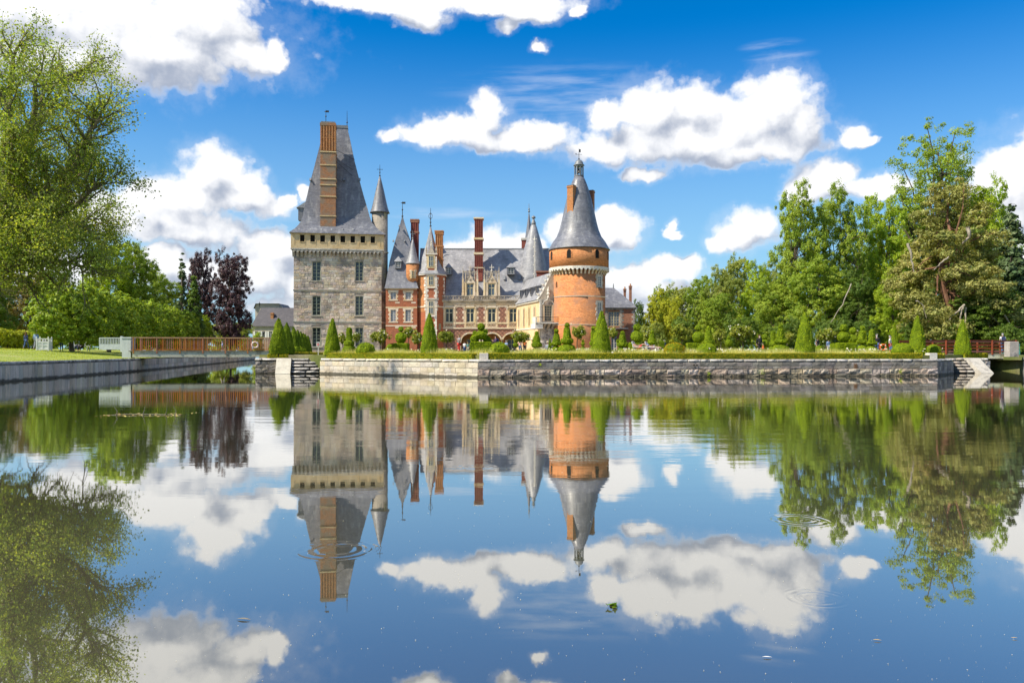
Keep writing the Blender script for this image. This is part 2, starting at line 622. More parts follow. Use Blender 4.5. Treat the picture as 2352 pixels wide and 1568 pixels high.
def leafy(name, c1, c2, scale=0.5, trans=0.35, rnd=0.35, c3=None, rough=0.5, spec=0.25, hue=0.02):
    m, b = new_mat(name)
    geo = b.n('ShaderNodeNewGeometry')
    warm = (1.22, 1.0, 0.9)
    c1, c2 = [q * LEAF * w_ for q, w_ in zip(c1, warm)], [q * LEAF * w_ for q, w_ in zip(c2, warm)]
    c3 = [q * LEAF for q in c3] if c3 is not None else None
    n1 = b.noise(geo.outputs['Position'], scale, 3, 0.6)
    r = geo.outputs['Random Per Island']
    col = b.mix(b.ss(n1, 0.3, 0.7), rgb(c1), rgb(c2))
    if c3 is not None:
        col = b.mix(b.ss(b.m('FRACT', b.m('MULTIPLY', r, 13.7)), 0.80, 0.9), col, rgb(c3))
    hs = b.n('ShaderNodeHueSaturation')
    b.put(hs.inputs['Color'], col)
    b.put(hs.inputs['Value'], b.lin(r, 0, 1, 1 - rnd, 1 + rnd))
    b.put(hs.inputs['Hue'], b.lin(b.m('FRACT', b.m('MULTIPLY', r, 5.3)), 0, 1, 0.5 - hue, 0.5 + hue))
    col = hs.outputs[0]
    p = b.n('ShaderNodeBsdfPrincipled')
    b.put(p.inputs['Base Color'], col)
    p.inputs['Roughness'].default_value = rough
    p.inputs['Specular IOR Level'].default_value = spec
    if trans > 0:
        tr = b.n('ShaderNodeBsdfTranslucent')
        tcol = b.mix(1.0, col, (1.5, 1.45, 0.55, 1), 'MULTIPLY')
        b.put(tr.inputs[0], tcol)
        mx = b.n('ShaderNodeMixShader')
        mx.inputs[0].default_value = trans
        b.t.links.new(p.outputs[0], mx.inputs[1])
        b.t.links.new(tr.outputs[0], mx.inputs[2])
        finish(b, mx.outputs[0])
    else:
        finish(b, p.outputs[0])
    return m


def brick_mat(name, c1, c2, mortar, scale=1.0, c3=None, s3=0.25, t3=(0.5, 0.7), round_r=0.0, diaper=False, vary=1.0):
    """fired brick laid in courses; round_r > 0 wraps the courses round a drum of that radius"""
    m, b = new_mat(name)
    vec = b.n('ShaderNodeTexCoord').outputs['Object']
    x, y, z = b.sep(vec)
    if round_r:
        u = b.m('MULTIPLY', b.m('ARCTAN2', y, x), round_r)
    else:
        u = b.m('ADD', x, y)
    uv = b.xyz(u, z, 0.0)
    br = b.n('ShaderNodeTexBrick')
    b.put(br.inputs['Vector'], uv)
    br.inputs['Color1'].default_value = rgb(c1)
    br.inputs['Color2'].default_value = rgb(c2)
    br.inputs['Mortar'].default_value = rgb(mortar)
    br.inputs['Scale'].default_value = 1.0
    br.inputs['Brick Width'].default_value = 0.24 * scale
    br.inputs['Row Height'].default_value = 0.075 * scale
    br.inputs['Mortar Size'].default_value = 0.008 * scale
    br.inputs['Mortar Smooth'].default_value = 0.4
    col = br.outputs['Color']
    n = b.m('MULTIPLY_ADD', b.noise(b.xyz(b.m('MULTIPLY', u, 0.35), b.m('MULTIPLY', z, 4.0), 0.0), 1.0, 3, 0.7), 0.45, b.m('MULTIPLY', b.noise(vec, 1.1, 6, 0.7), 0.55))
    col2 = b.vm('SCALE', col)
    b.put(col2.node.inputs['Scale'], b.m('MULTIPLY', b.lin(n, 0.25, 0.75, 1 - 0.30 * vary, 1 + 0.26 * vary), b.lin(b.noise(b.xyz(b.m('MULTIPLY', u, 2.2), b.m('MULTIPLY', z, 5.5), 0.0), 1.0, 2, 0.8), 0.28, 0.72, 0.70, 1.28)))
    col = col2
    if c3 is not None:
        col = b.mix(b.ss(b.noise(vec, s3, 6, 0.7), t3[0], t3[1]), col, rgb(c3))
    if diaper:
        w = 0.72
        d1 = b.m('ABSOLUTE', b.m('SUBTRACT', b.m('FRACT', b.m('DIVIDE', b.m('ADD', u, z), w)), 0.5))
        d2 = b.m('ABSOLUTE', b.m('SUBTRACT', b.m('FRACT', b.m('DIVIDE', b.m('SUBTRACT', u, z), w)), 0.5))
        ln = b.m('MAXIMUM', b.ss(d1, 0.16, 0.08), b.ss(d2, 0.16, 0.08))
        col = b.mix(b.m('MULTIPLY', ln, 0.7), col, (0.10, 0.055, 0.05, 1))
    p = b.n('ShaderNodeBsdfPrincipled')
    b.put(p.inputs['Base Color'], col)
    p.inputs['Roughness'].default_value = 0.85
    p.inputs['Specular IOR Level'].default_value = 0.2
    bp = b.n('ShaderNodeBump')
    bp.inputs['Strength'].default_value = 0.35
    bp.inputs['Distance'].default_value = 0.03
    b.put(bp.inputs['Height'], b.m('ADD', b.m('MULTIPLY', br.outputs['Fac'], -0.5), b.noise(vec, 5.0, 3, 0.6)))
    b.t.links.new(bp.outputs[0], p.inputs['Normal'])
    finish(b, p.outputs[0])
    return m


def slate_mat(name, c1, c2, pale, rough=0.42):
    m, b = new_mat(name)
    vec = b.n('ShaderNodeTexCoord').outputs['Object']
    x, y, z = b.sep(vec)
    br = b.n('ShaderNodeTexBrick')
    b.put(br.inputs['Vector'], b.xyz(b.m('ADD', x, b.m('MULTIPLY', y, 0.7)), z, 0.0))
    br.inputs['Color1'].default_value = rgb(c1)
    br.inputs['Color2'].default_value = rgb(c2)
    br.inputs['Mortar'].default_value = rgb([k * 0.72 for k in c1])
    br.inputs['Scale'].default_value = 1.0
    br.inputs['Brick Width'].default_value = 0.42
    br.inputs['Row Height'].default_value = 0.24
    br.inputs['Mortar Size'].default_value = 0.012
    streak = b.noise(b.vm('MULTIPLY', vec, (1.5, 1.5, 0.16)), 1.0, 5, 0.7)
    col = b.mix(b.ss(streak, 0.48, 0.78), br.outputs['Color'], rgb(pale))
    mott = b.noise(vec, 0.5, 4, 0.6)
    cs = b.vm('SCALE', col)
    b.put(cs.node.inputs['Scale'], b.m('MULTIPLY', b.m('MULTIPLY', b.lin(mott, 0.25, 0.75, 0.72, 1.26), b.lin(b.noise(b.vm('MULTIPLY', vec, (2.0, 2.0, 5.0)), 1.0, 2, 0.8), 0.28, 0.72, 0.82, 1.18)), b.lin(b.noise(b.vm('MULTIPLY', vec, (0.6, 0.6, 5.0)), 1.0, 3, 0.7), 0.3, 0.7, 0.86, 1.14)))
    p = b.n('ShaderNodeBsdfPrincipled')
    b.put(p.inputs['Base Color'], cs)
    b.put(p.inputs['Roughness'], b.lin(streak, 0.3, 0.7, rough - 0.06, rough + 0.12))
    p.inputs['Specular IOR Level'].default_value = 0.5
    bp = b.n('ShaderNodeBump')
    bp.inputs['Strength'].default_value = 0.3
    bp.inputs['Distance'].default_value = 0.02
    b.put(bp.inputs['Height'], b.m('ADD', b.m('MULTIPLY', br.outputs['Fac'], -0.6), b.noise(vec, 3.0, 3, 0.6)))
    b.t.links.new(bp.outputs[0], p.inputs['Normal'])
    finish(b, p.outputs[0])
    return m


def glass_mat(name, col=(0.02, 0.025, 0.03), rough=0.08):
    m, b = new_mat(name)
    vec = b.n('ShaderNodeNewGeometry').outputs['Position']
    p = b.n('ShaderNodeBsdfPrincipled')
    n = b.noise(vec, 0.8, 3, 0.6)
    b.put(p.inputs['Base Color'], b.mix(n, rgb([c * 0.5 for c in col]), rgb([c * 1.6 for c in col])))
    p.inputs['Roughness'].default_value = rough
    p.inputs['Specular IOR Level'].default_value = 0.6
    bp = b.n('ShaderNodeBump')
    bp.inputs['Strength'].default_value = 0.15
    bp.inputs['Distance'].default_value = 0.02
    b.put(bp.inputs['Height'], b.noise(vec, 1.7, 2, 0.5))
    b.t.links.new(bp.outputs[0], p.inputs['Normal'])
    finish(b, p.outputs[0])
    return m


# stone, brick, slate
surf('keep_stone', (0.49, 0.40, 0.30), (0.62, 0.52, 0.40), 1.1, 0.9, 0.6, 6.0, c3=(0.27, 0.235, 0.20), s3=0.26, t3=(0.48, 0.68), rnd=0.27, coord='Position')
surf('keep_core', (0.30, 0.25, 0.19), (0.38, 0.32, 0.25), 1.4, 0.92, 0.6, 6.0, coord='Position')
surf('attic_stone', (0.56, 0.40, 0.21), (0.66, 0.51, 0.31), 0.7, 0.9, 0.5, 5.0, c3=(0.42, 0.24, 0.08), s3=0.55, t3=(0.58, 0.72))
surf('weathered_stone', (0.40, 0.35, 0.29), (0.56, 0.50, 0.42), 1.2, 0.9, 0.5, 5.0, c3=(0.14, 0.135, 0.13), s3=0.6, t3=(0.50, 0.66), rnd=0.18)
surf('cream_stone', (0.62, 0.48, 0.31), (0.70, 0.58, 0.41), 1.0, 0.85, 0.4, 4.0, c3=(0.44, 0.33, 0.21), s3=0.8, t3=(0.56, 0.74), rnd=0.10)
surf('pale_stone', (0.62, 0.57, 0.49), (0.72, 0.67, 0.58), 1.3, 0.85, 0.4, 5.0, c3=(0.42, 0.39, 0.34), s3=0.9, t3=(0.55, 0.72), rnd=0.12)
surf('tracery_stone', (0.40, 0.34, 0.27), (0.52, 0.45, 0.36), 2.2, 0.9, 0.4, 6.0, c3=(0.17, 0.15, 0.13), s3=1.2, t3=(0.48, 0.66))
surf('coping_pale', (0.52, 0.47, 0.38), (0.64, 0.585, 0.48), 2.0, 0.88, 0.7, 9.0, c3=(0.36, 0.33, 0.28), s3=1.6, t3=(0.54, 0.72), rnd=0.14, coord='Position')
surf('quay_pale', (0.52, 0.455, 0.345), (0.65, 0.58, 0.45), 1.6, 0.9, 0.8, 7.0, c3=(0.38, 0.34, 0.26), s3=1.1, t3=(0.54, 0.74), rnd=0.12, coord='Position', tide=True)
surf('coping_grey', (0.36, 0.34, 0.31), (0.52, 0.49, 0.45), 2.2, 0.88, 0.8, 9.0, c3=(0.15, 0.15, 0.16), s3=1.5, t3=(0.50, 0.66), rnd=0.25, coord='Position')
surf('quay_dark', (0.23, 0.205, 0.17), (0.37, 0.33, 0.28), 1.5, 0.9, 0.8, 7.0, c3=(0.12, 0.11, 0.10), s3=1.4, t3=(0.52, 0.70), rnd=0.30, coord='Position', tide=True)
surf('quay_rough', (0.42, 0.34, 0.25), (0.60, 0.50, 0.38), 1.8, 0.92, 1.0, 6.0, c3=(0.17, 0.16, 0.14), s3=1.3, t3=(0.48, 0.66), rnd=0.30, coord='Position', tide=True, bdist=0.09)
surf('bank_stone', (0.60, 0.52, 0.42), (0.74, 0.65, 0.53), 2.0, 0.9, 0.7, 8.0, c3=(0.26, 0.25, 0.24), s3=1.0, t3=(0.50, 0.70), rnd=0.25, stretch=(1, 1, 0.35), coord='Position', tide=True)
surf('mortar', (0.20, 0.185, 0.16), (0.27, 0.25, 0.22), 3.0, 0.95, 0.4, 9.0, coord='Position')
surf('cast_iron', (0.02, 0.022, 0.024), (0.035, 0.036, 0.038), 6.0, 0.5, 0.0, spec=0.4)
surf('lead', (0.16, 0.17, 0.18), (0.24, 0.25, 0.26), 3.0, 0.45, 0.1, 5.0, spec=0.5)
surf('gilt', (0.30, 0.24, 0.10), (0.36, 0.30, 0.14), 4.0, 0.5)
brick_mat('tower_brick', (0.60, 0.21, 0.06), (0.50, 0.15, 0.04), (0.54, 0.36, 0.21), c3=(0.36, 0.185, 0.11), s3=0.34, t3=(0.46, 0.66), round_r=4.2, vary=1.5)
brick_mat('drum_brick', (0.60, 0.22, 0.065), (0.50, 0.16, 0.045), (0.54, 0.36, 0.21), c3=(0.40, 0.27, 0.18), s3=0.30, t3=(0.58, 0.76), round_r=4.8, vary=1.2)
brick_mat('orange_brick', (0.50, 0.19, 0.06), (0.42, 0.15, 0.05), (0.46, 0.32, 0.19), c3=(0.32, 0.20, 0.12), s3=0.45, t3=(0.52, 0.72))
brick_mat('chimney_brick', (0.40, 0.15, 0.06), (0.33, 0.13, 0.06), (0.42, 0.30, 0.20), c3=(0.27, 0.20, 0.145), s3=0.5, t3=(0.42, 0.58))
brick_mat('red_brick', (0.43, 0.115, 0.045), (0.36, 0.095, 0.04), (0.36, 0.22, 0.15), c3=(0.22, 0.09, 0.06), s3=0.5)
brick_mat('crimson_brick', (0.28, 0.06, 0.045), (0.24, 0.055, 0.04), (0.30, 0.15, 0.11))
brick_mat('diaper_brick', (0.38, 0.165, 0.10), (0.33, 0.145, 0.09), (0.36, 0.24, 0.19), diaper=True)
brick_mat('brown_brick', (0.40, 0.15, 0.085), (0.33, 0.13, 0.08), (0.34, 0.25, 0.18), c3=(0.22, 0.13, 0.09))
slate_mat('slate', (0.135, 0.14, 0.165), (0.18, 0.18, 0.20), (0.30, 0.30, 0.31))
slate_mat('slate_pale', (0.26, 0.26, 0.275), (0.32, 0.315, 0.325), (0.44, 0.435, 0.44))
slate_mat('slate_dark', (0.05, 0.045, 0.055), (0.075, 0.065, 0.07), (0.10, 0.09, 0.09), 0.55)
glass_mat('pane_glass')
glass_mat('pale_pane', (0.10, 0.13, 0.17), 0.12)
surf('frame_paint', (0.52, 0.47, 0.30), (0.60, 0.54, 0.36), 3.0, 0.6)
surf('green_frame', (0.34, 0.36, 0.24), (0.42, 0.43, 0.30), 3.0, 0.6)
surf('white_paint', (0.72, 0.70, 0.66), (0.80, 0.78, 0.74), 4.0, 0.6)
surf('grey_paint', (0.40, 0.44, 0.44), (0.48, 0.52, 0.52), 3.0, 0.6)
surf('dark_void', (0.012, 0.011, 0.010), (0.02, 0.018, 0.016), 1.0, 0.95)  # near black colour painted in for unlit rooms and hollows
surf('curtain', (0.50, 0.48, 0.44), (0.62, 0.60, 0.56), 2.0, 0.9, stretch=(8, 1, 0.3))
surf('bridge_wood', (0.36, 0.12, 0.03), (0.48, 0.18, 0.05), 2.0, 0.7, 0.2, 8.0, stretch=(3, 3, 1), rnd=0.18)
surf('bridge_rail', (0.42, 0.24, 0.12), (0.52, 0.32, 0.17), 2.0, 0.7, 0.2, 8.0)
surf('dark_wood', (0.12, 0.045, 0.025), (0.17, 0.065, 0.035), 2.0, 0.7, 0.2, 8.0, rnd=0.2)
surf('red_wood', (0.28, 0.055, 0.025), (0.34, 0.08, 0.035), 2.0, 0.65)
surf('girder', (0.52, 0.52, 0.38), (0.60, 0.58, 0.44), 1.0, 0.7, c3=(0.26, 0.22, 0.14), s3=0.8)
surf('deck_wood', (0.20, 0.16, 0.12), (0.28, 0.23, 0.17), 3.0, 0.85)
surf('render_wall', (0.42, 0.36, 0.29), (0.50, 0.44, 0.36), 0.6, 0.92)
surf('bark', (0.085, 0.065, 0.045), (0.15, 0.12, 0.085), 3.0, 0.95, 0.6, 12.0, stretch=(1, 1, 0.3))
surf('plane_bark', (0.15, 0.125, 0.07), (0.27, 0.23, 0.14), 1.6, 0.9, 0.4, 8.0, c3=(0.10, 0.085, 0.05), s3=1.1)
surf('pale_bark', (0.30, 0.25, 0.19), (0.42, 0.36, 0.28), 2.0, 0.9, 0.4, 8.0, c3=(0.16, 0.12, 0.09), s3=1.2)
surf('pine_bark', (0.16, 0.075, 0.045), (0.25, 0.13, 0.08), 2.0, 0.9, 0.5, 10.0)
# greenery
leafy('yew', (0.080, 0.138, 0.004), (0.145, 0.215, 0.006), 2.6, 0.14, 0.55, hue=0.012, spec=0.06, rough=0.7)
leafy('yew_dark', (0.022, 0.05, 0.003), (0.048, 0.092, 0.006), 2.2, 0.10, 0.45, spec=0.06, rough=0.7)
leafy('yew_rust', (0.15, 0.12, 0.003), (0.20, 0.145, 0.005), 2.2, 0.12, 0.5, spec=0.06, rough=0.7)
leafy('box_hedge', (0.13, 0.135, 0.008), (0.20, 0.20, 0.014), 3.0, 0.15, 0.5, spec=0.06, rough=0.7)
leafy('rose_leaf', (0.065, 0.10, 0.012), (0.115, 0.15, 0.02), 1.2, 0.3, 0.55, c3=(0.20, 0.20, 0.05), rough=0.6, spec=0.12)
leafy('plane_leaf', (0.082, 0.135, 0.024), (0.125, 0.18, 0.036), 0.25, 0.48, 0.40, c3=(0.15, 0.17, 0.04))
leafy('lime_leaf', (0.09, 0.155, 0.016), (0.14, 0.21, 0.024), 0.5, 0.38, 0.45)
leafy('bright_leaf', (0.105, 0.18, 0.014), (0.155, 0.23, 0.02), 0.25, 0.45, 0.38)
leafy('mid_leaf', (0.085, 0.15, 0.02), (0.135, 0.20, 0.028), 0.22, 0.42, 0.40)
leafy('deep_leaf', (0.038, 0.08, 0.014), (0.062, 0.11, 0.018), 0.3, 0.38, 0.42)
leafy('soft_leaf', (0.095, 0.145, 0.035), (0.14, 0.185, 0.045), 0.25, 0.42, 0.40)
leafy('yellow_leaf', (0.14, 0.19, 0.015), (0.19, 0.235, 0.02), 0.3, 0.40, 0.38)
leafy('olive_leaf', (0.085, 0.095, 0.025), (0.125, 0.13, 0.035), 0.3, 0.34, 0.42, c3=(0.17, 0.10, 0.05))
leafy('pine_needle', (0.09, 0.118, 0.034), (0.135, 0.155, 0.05), 0.35, 0.35, 0.45)
leafy('spruce_needle', (0.028, 0.055, 0.022), (0.045, 0.075, 0.03), 0.3, 0.15, 0.45)
leafy('copper_leaf', (0.018, 0.011, 0.016), (0.038, 0.022, 0.027), 0.4, 0.15, 0.5, c3=(0.075, 0.042, 0.042), rough=0.45, spec=0.35, hue=0.04)
leafy('grass_blade', (0.20, 0.245, 0.085), (0.26, 0.29, 0.12), 0.7, 0.45, 0.32, c3=(0.36, 0.34, 0.20), spec=0.05)
leafy('petal', (0.29, 0.33, 0.31), (0.31, 0.36, 0.345), 2.0, 0.25, 0.12, hue=0.005)
leafy('lawn_blade', (0.13, 0.19, 0.02), (0.19, 0.24, 0.03), 0.4, 0.35, 0.4)
surf('turf', (0.23, 0.29, 0.04), (0.31, 0.35, 0.07), 0.6, 0.95, 0.5, 20.0, c3=(0.36, 0.35, 0.12), s3=0.25, coord='Position')
surf('soil_grass', (0.10, 0.13, 0.03), (0.16, 0.17, 0.05), 0.5, 0.95, 0.5, 10.0, c3=(0.22, 0.20, 0.12), s3=0.2, coord='Position')
surf('gravel', (0.46, 0.40, 0.31), (0.55, 0.49, 0.39), 3.0, 0.95, 0.4, 20.0, coord='Position')


def M(n):
    return MATS[n]


def water_mat():
    m, b = new_mat('pond_water')
    geo = b.n('ShaderNodeNewGeometry')
    pos = geo.outputs['Position']
    x, y, z = b.sep(pos)
    h1 = b.noise(b.vm('MULTIPLY', pos, (0.55, 1.5, 1.0)), 0.9, 3, 0.55)
    h2 = b.noise(b.vm('MULTIPLY', pos, (1.0, 2.4, 1.0)), 4.2, 3, 0.6)
    patch = b.ss(b.noise(b.vm('MULTIPLY', pos, (0.25, 1.0, 1.0)), 0.10, 3, 0.6), 0.38, 0.66, 0.25, 1.0)
    far = b.m('MULTIPLY', b.ss(y, 6.0, 18.0, 0.05, 1.0), b.ss(y, 26.0, 46.0, 1.0, 0.22))
    h = b.m('MULTIPLY', b.m('MULTIPLY', b.m('ADD', b.m('MULTIPLY', h1, 1.0), b.m('MULTIPLY', h2, 0.14)), patch), far)
    h = b.m('MULTIPLY', h, WATER_AMP)
    # rings left by rising fish
    for (rx, ry, rr, amp) in [(-1.48, 6.66, 0.34, 1.0), (2.83, 7.86, 0.30, 0.8), (2.05, 5.35, 0.22, 0.22), (-0.5, 11.5, 0.3, 0.3)]:
        d = b.vm('DISTANCE', pos, (rx, ry, 0.0))
        s = b.m('SINE', b.m('MULTIPLY', d, 2 * math.pi / (rr * 0.30)))
        w = b.m('MULTIPLY', b.ss(d, rr * 1.15, rr * 0.85), b.ss(d, rr * 0.18, rr * 0.5))
        un = b.noise(pos, 5.0, 2, 0.6)
        h = b.m('ADD', h, b.m('MULTIPLY', b.m('MULTIPLY', b.m('MULTIPLY', s, w), b.ss(un, 0.30, 0.62)), 0.00065 * amp))
    bp = b.n('ShaderNodeBump')
    bp.inputs['Strength'].default_value = 1.0
    bp.inputs['Distance'].default_value = 1.0
    b.put(bp.inputs['Height'], h)
    gl = b.n('ShaderNodeBsdfGlossy')
    gl.inputs['Color'].default_value = (0.96, 0.95, 0.92, 1)
    gl.inputs['Roughness'].default_value = 0.012
    b.t.links.new(bp.outputs[0], gl.inputs['Normal'])
    df = b.n('ShaderNodeBsdfDiffuse')
    mud = b.noise(b.vm('MULTIPLY', pos, (0.5, 1.0, 1.0)), 0.35, 4, 0.6)
    b.put(df.inputs['Color'], b.mix(mud, (0.075, 0.070, 0.042, 1), (0.100, 0.092, 0.056, 1)))
    fr = b.n('ShaderNodeFresnel')
    fr.inputs['IOR'].default_value = 2.1
    b.t.links.new(bp.outputs[0], fr.inputs['Normal'])
    fac = b.lin(fr.outputs[0], 0.18, 0.66, 0.46, 0.96)
    mx = b.n('ShaderNodeMixShader')
    b.put(mx.inputs[0], fac)
    b.t.links.new(df.outputs[0], mx.inputs[1])
    b.t.links.new(gl.outputs[0], mx.inputs[2])
    finish(b, mx.outputs[0])


WATER_AMP = 0.0075
water_mat()

# ---------------------------------------------------------------- the setting
def left_bank(y):
    pts = [(-4, -19.5), (43.7, -28.1), (70, -32.8), (177, -57.0), (260, -76)]
    for (y0, x0), (y1, x1) in zip(pts, pts[1:]):
        if y <= y1:
            return x0 + (x1 - x0) * (y - y0) / (y1 - y0)
    return pts[-1][1]


PIER = (-19.9, 61.7)
QA, QP, QE, QE2 = (-14.7, 61.0), (-2.2, 51.7), (29.9, 56.0), (33.3, 60.1)
GZ = 1.45                                         # garden level


def garden_left(y):
    return PIER[0] - 0.2 * (y - PIER[1])


def build_setting():
    pond = [(-19.5, -4), (left_bank(43.7), 43.7), (left_bank(70), 70), (left_bank(177), 177), (garden_left(177), 177), (PIER[0], PIER[1]), (-17.8, 62.1), (-15.2, 62.8), QA, QP, QE, QE2,
            (35.2, 63.6), (37.6, 64.2), (39.9, 66.4), (38.6, 84), (42.0, 84), (42.9, 66.3), (95, 60), (95, -4)]
    outer = [(-4000, -4000), (4000, -4000), (4000, 6000), (-4000, 6000)]
    loops = [[Vector((x, y, 0)) for x, y in outer], [Vector((x, y, 0)) for x, y in pond]]
    flat = [p for lp in loops for p in lp]
    tris = tessellate_polygon(loops)
    me = bpy.data.meshes.new('ground')
    me.from_pydata([(p.x, p.y, 1.0) for p in flat], [], [tuple(t) for t in tris])
    me.materials.append(M('soil_grass'))
    me.update()
    bm = bmesh.new()
    bm.from_mesh(me)
    for f in bm.faces:
        if f.normal.z < 0:
            f.normal_flip()
    bm.to_mesh(me)
    bm.free()
    set_props(link('ground', me), kind='structure')

    w = B()
    w.add([(-140, -6, 0), (140, -6, 0), (140, 185, 0), (-140, 185, 0)], [(0, 1, 2, 3)])
    set_props(w.obj('pond_water', M('pond_water')), kind='structure')

    g = B()
    g.poly_xy([(QA[0] + 0.35, QA[1] + 0.7), (QP[0] + 0.1, QP[1] + 0.62), (QE[0] - 0.2, QE[1] + 0.62), (QE2[0] - 0.5, QE2[1] + 0.6), (35.0, 64.8), (37.0, 65.6), (39.6, 67.0), (38.4, 84), (44, 86), (70, 150), (70, 181),
               (garden_left(181), 181), (garden_left(64), 64.2), (-17.0, 63.4)], -0.6, GZ)
    set_props(g.obj('garden_ground', M('soil_grass')), kind='structure')

    rb = B()
    rb.poly_xy([(43.4, 66.9), (95, 61), (220, 120), (220, 190), (70, 181), (44.2, 90)], -0.6, 1.38)
    set_props(rb.obj('right_bank_ground', M('soil_grass')), kind='structure')

    # gravel walk before the house
    gp = B()
    gp.poly_xy([(-34, 118), (24, 112), (42, 120), (44, 132), (-30, 136)], GZ - 0.2, GZ + 0.006)
    set_props(gp.obj('gravel_path', M('gravel')), kind='structure')

    # lawn sloping up from the left bank
    ys = [20, 30, 38, 44, 50, 56, 62, 68, 74, 82, 92, 105, 120, 140, 165, 200]
    ss = [0.0, 0.5, 2, 4, 7, 10, 14, 20, 30, 45, 70, 110]
    rng = random.Random(3)
    lv = B()
    grid = []
    for y in ys:
        for s_ in ss:
            t = max(0.0, min(1.0, s_ / 15.0))
            z = 1.13 + 0.88 * (t * t * (3 - 2 * t)) + (rng.uniform(-0.03, 0.03) if s_ > 1 else 0)
            grid.append((left_bank(y) - 0.30 - s_, y - 0.1 * s_, z))
    n = len(ss)
    faces = [(a * n + i, a * n + i + 1, (a + 1) * n + i + 1, (a + 1) * n + i) for a in range(len(ys) - 1) for i in range(n - 1)]
    lv.add(grid, [tuple(reversed(f)) for f in faces])
    set_props(lv.obj('lawn', M('turf'), smooth=True), kind='structure')


def lawn_z(x, y):
    s_ = max(0.0, left_bank(y) - 0.3 - x)
    t = max(0.0, min(1.0, s_ / 15.0))
    return 1.13 + 0.88 * (t * t * (3 - 2 * t))


build_setting()

# ---------------------------------------------------------------- dressed and rough stones
def stone_mesh(name, seed, mat, rough=0.12, nx=3, nz=2, inset=0.05):
    """unit block: back at y=0, face about y=-1, edges worn"""
    r = random.Random(seed)
    b = B()
    front = []
    for k in range(nz + 1):
        for i in range(nx + 1):
            u, v = i / nx - 0.5, k / nz - 0.5
            edge = (i in (0, nx)) + (k in (0, nz))
            uu = u * (1 - 2 * inset) + r.uniform(-1, 1) * 0.02
            vv = v * (1 - 2 * inset) + r.uniform(-1, 1) * 0.03
            front.append((uu, -1 + edge * 0.10 + r.uniform(-1, 1) * rough, vv))
    b.v = list(front)
    W = nx + 1
    b.f = [(k * W + i, k * W + i + 1, (k + 1) * W + i + 1, (k + 1) * W + i) for k in range(nz) for i in range(nx)]
    ring = [i for i in range(W)] + [k * W + nx for k in range(1, nz + 1)] + [nz * W + i for i in range(nx - 1, -1, -1)] + [k * W for k in range(nz - 1, 0, -1)]
    mid, back = [], []
    for idx in ring:
        x, y, z = front[idx]
        sx, sz = (0.5 if x > 0 else -0.5), (0.5 if z > 0 else -0.5)
        ex = sx if abs(abs(x) - 0.5 * (1 - 2 * inset)) < 0.04 else x / (1 - 2 * inset)
        ez = sz if abs(abs(z) - 0.5 * (1 - 2 * inset)) < 0.05 else z / (1 - 2 * inset)
        mid.append((ex, -0.72, ez))
        back.append((ex, 0.0, ez))
    k0 = len(b.v)
    b.v += mid + back
    L = len(ring)
    for i in range(L):
        j = (i + 1) % L
        b.f.append((ring[j], ring[i], k0 + i, k0 + j))
        b.f.append((k0 + j, k0 + i, k0 + L + i, k0 + L + j))
    return b.mesh(name, mat)


STONES = {}


def stones(mat, rough=0.12, n=5):
    key = (mat, rough)
    if key not in STONES:
        STONES[key] = [stone_mesh('stone', 40 + i + len(STONES) * 10, M(mat), rough) for i in range(n)]
    return STONES[key]


RS = random.Random(11)


def lay(parent, name, x0, x1, z0, z1, y, out, mat, rough=0.12, gap=0.02):
    me = RS.choice(stones(mat, rough))
    fl = RS.choice((1, 1))
    return link(name, me, parent, loc=((x0 + x1) / 2, y, (z0 + z1) / 2), scale=(fl * (x1 - x0 - gap), out * RS.uniform(0.85, 1.2), z1 - z0 - gap))


def run(x0, x1, mean, jit=0.35):
    xs = [x0]
    while xs[-1] < x1 - mean * 0.5:
        xs.append(min(x1, xs[-1] + mean * RS.uniform(1 - jit, 1 + jit)))
    xs[-1] = x1
    return list(zip(xs, xs[1:]))


def seg_frame(a, b_):
    ang = math.atan2(b_[1] - a[1], b_[0] - a[0])
    return ang, math.hypot(b_[0] - a[0], b_[1] - a[1])


def quay(name, a, b_, label, ztop, courses, cop_mat, cop_h=0.20, cop_len=1.0, core='mortar', cop_over=0.10, thick=0.7, cat='wall'):
    ang, L = seg_frame(a, b_)
    t = thing(name, label, cat, (a[0], a[1], 0), ang)
    B().box(0.0, L, 0.0, thick, -0.6, ztop - cop_h - 0.005).obj('wall_core', M(core), t)
    for (z0, z1, mean, out, mat, rough) in courses:
        for x0, x1 in run(0.0, L, mean):
            lay(t, 'stone', x0, x1, z0, z1, 0.01, out, mat, rough)
    for x0, x1 in run(-0.03, L + 0.03, cop_len, 0.3):
        me = RS.choice(stones(cop_mat, 0.05))
        link('coping_stone', me, t, loc=((x0 + x1) / 2, thick - 0.1, ztop - cop_h / 2 + RS.uniform(-0.006, 0.006)), scale=(x1 - x0 - 0.018, thick - 0.1 + cop_over, cop_h))
    return t


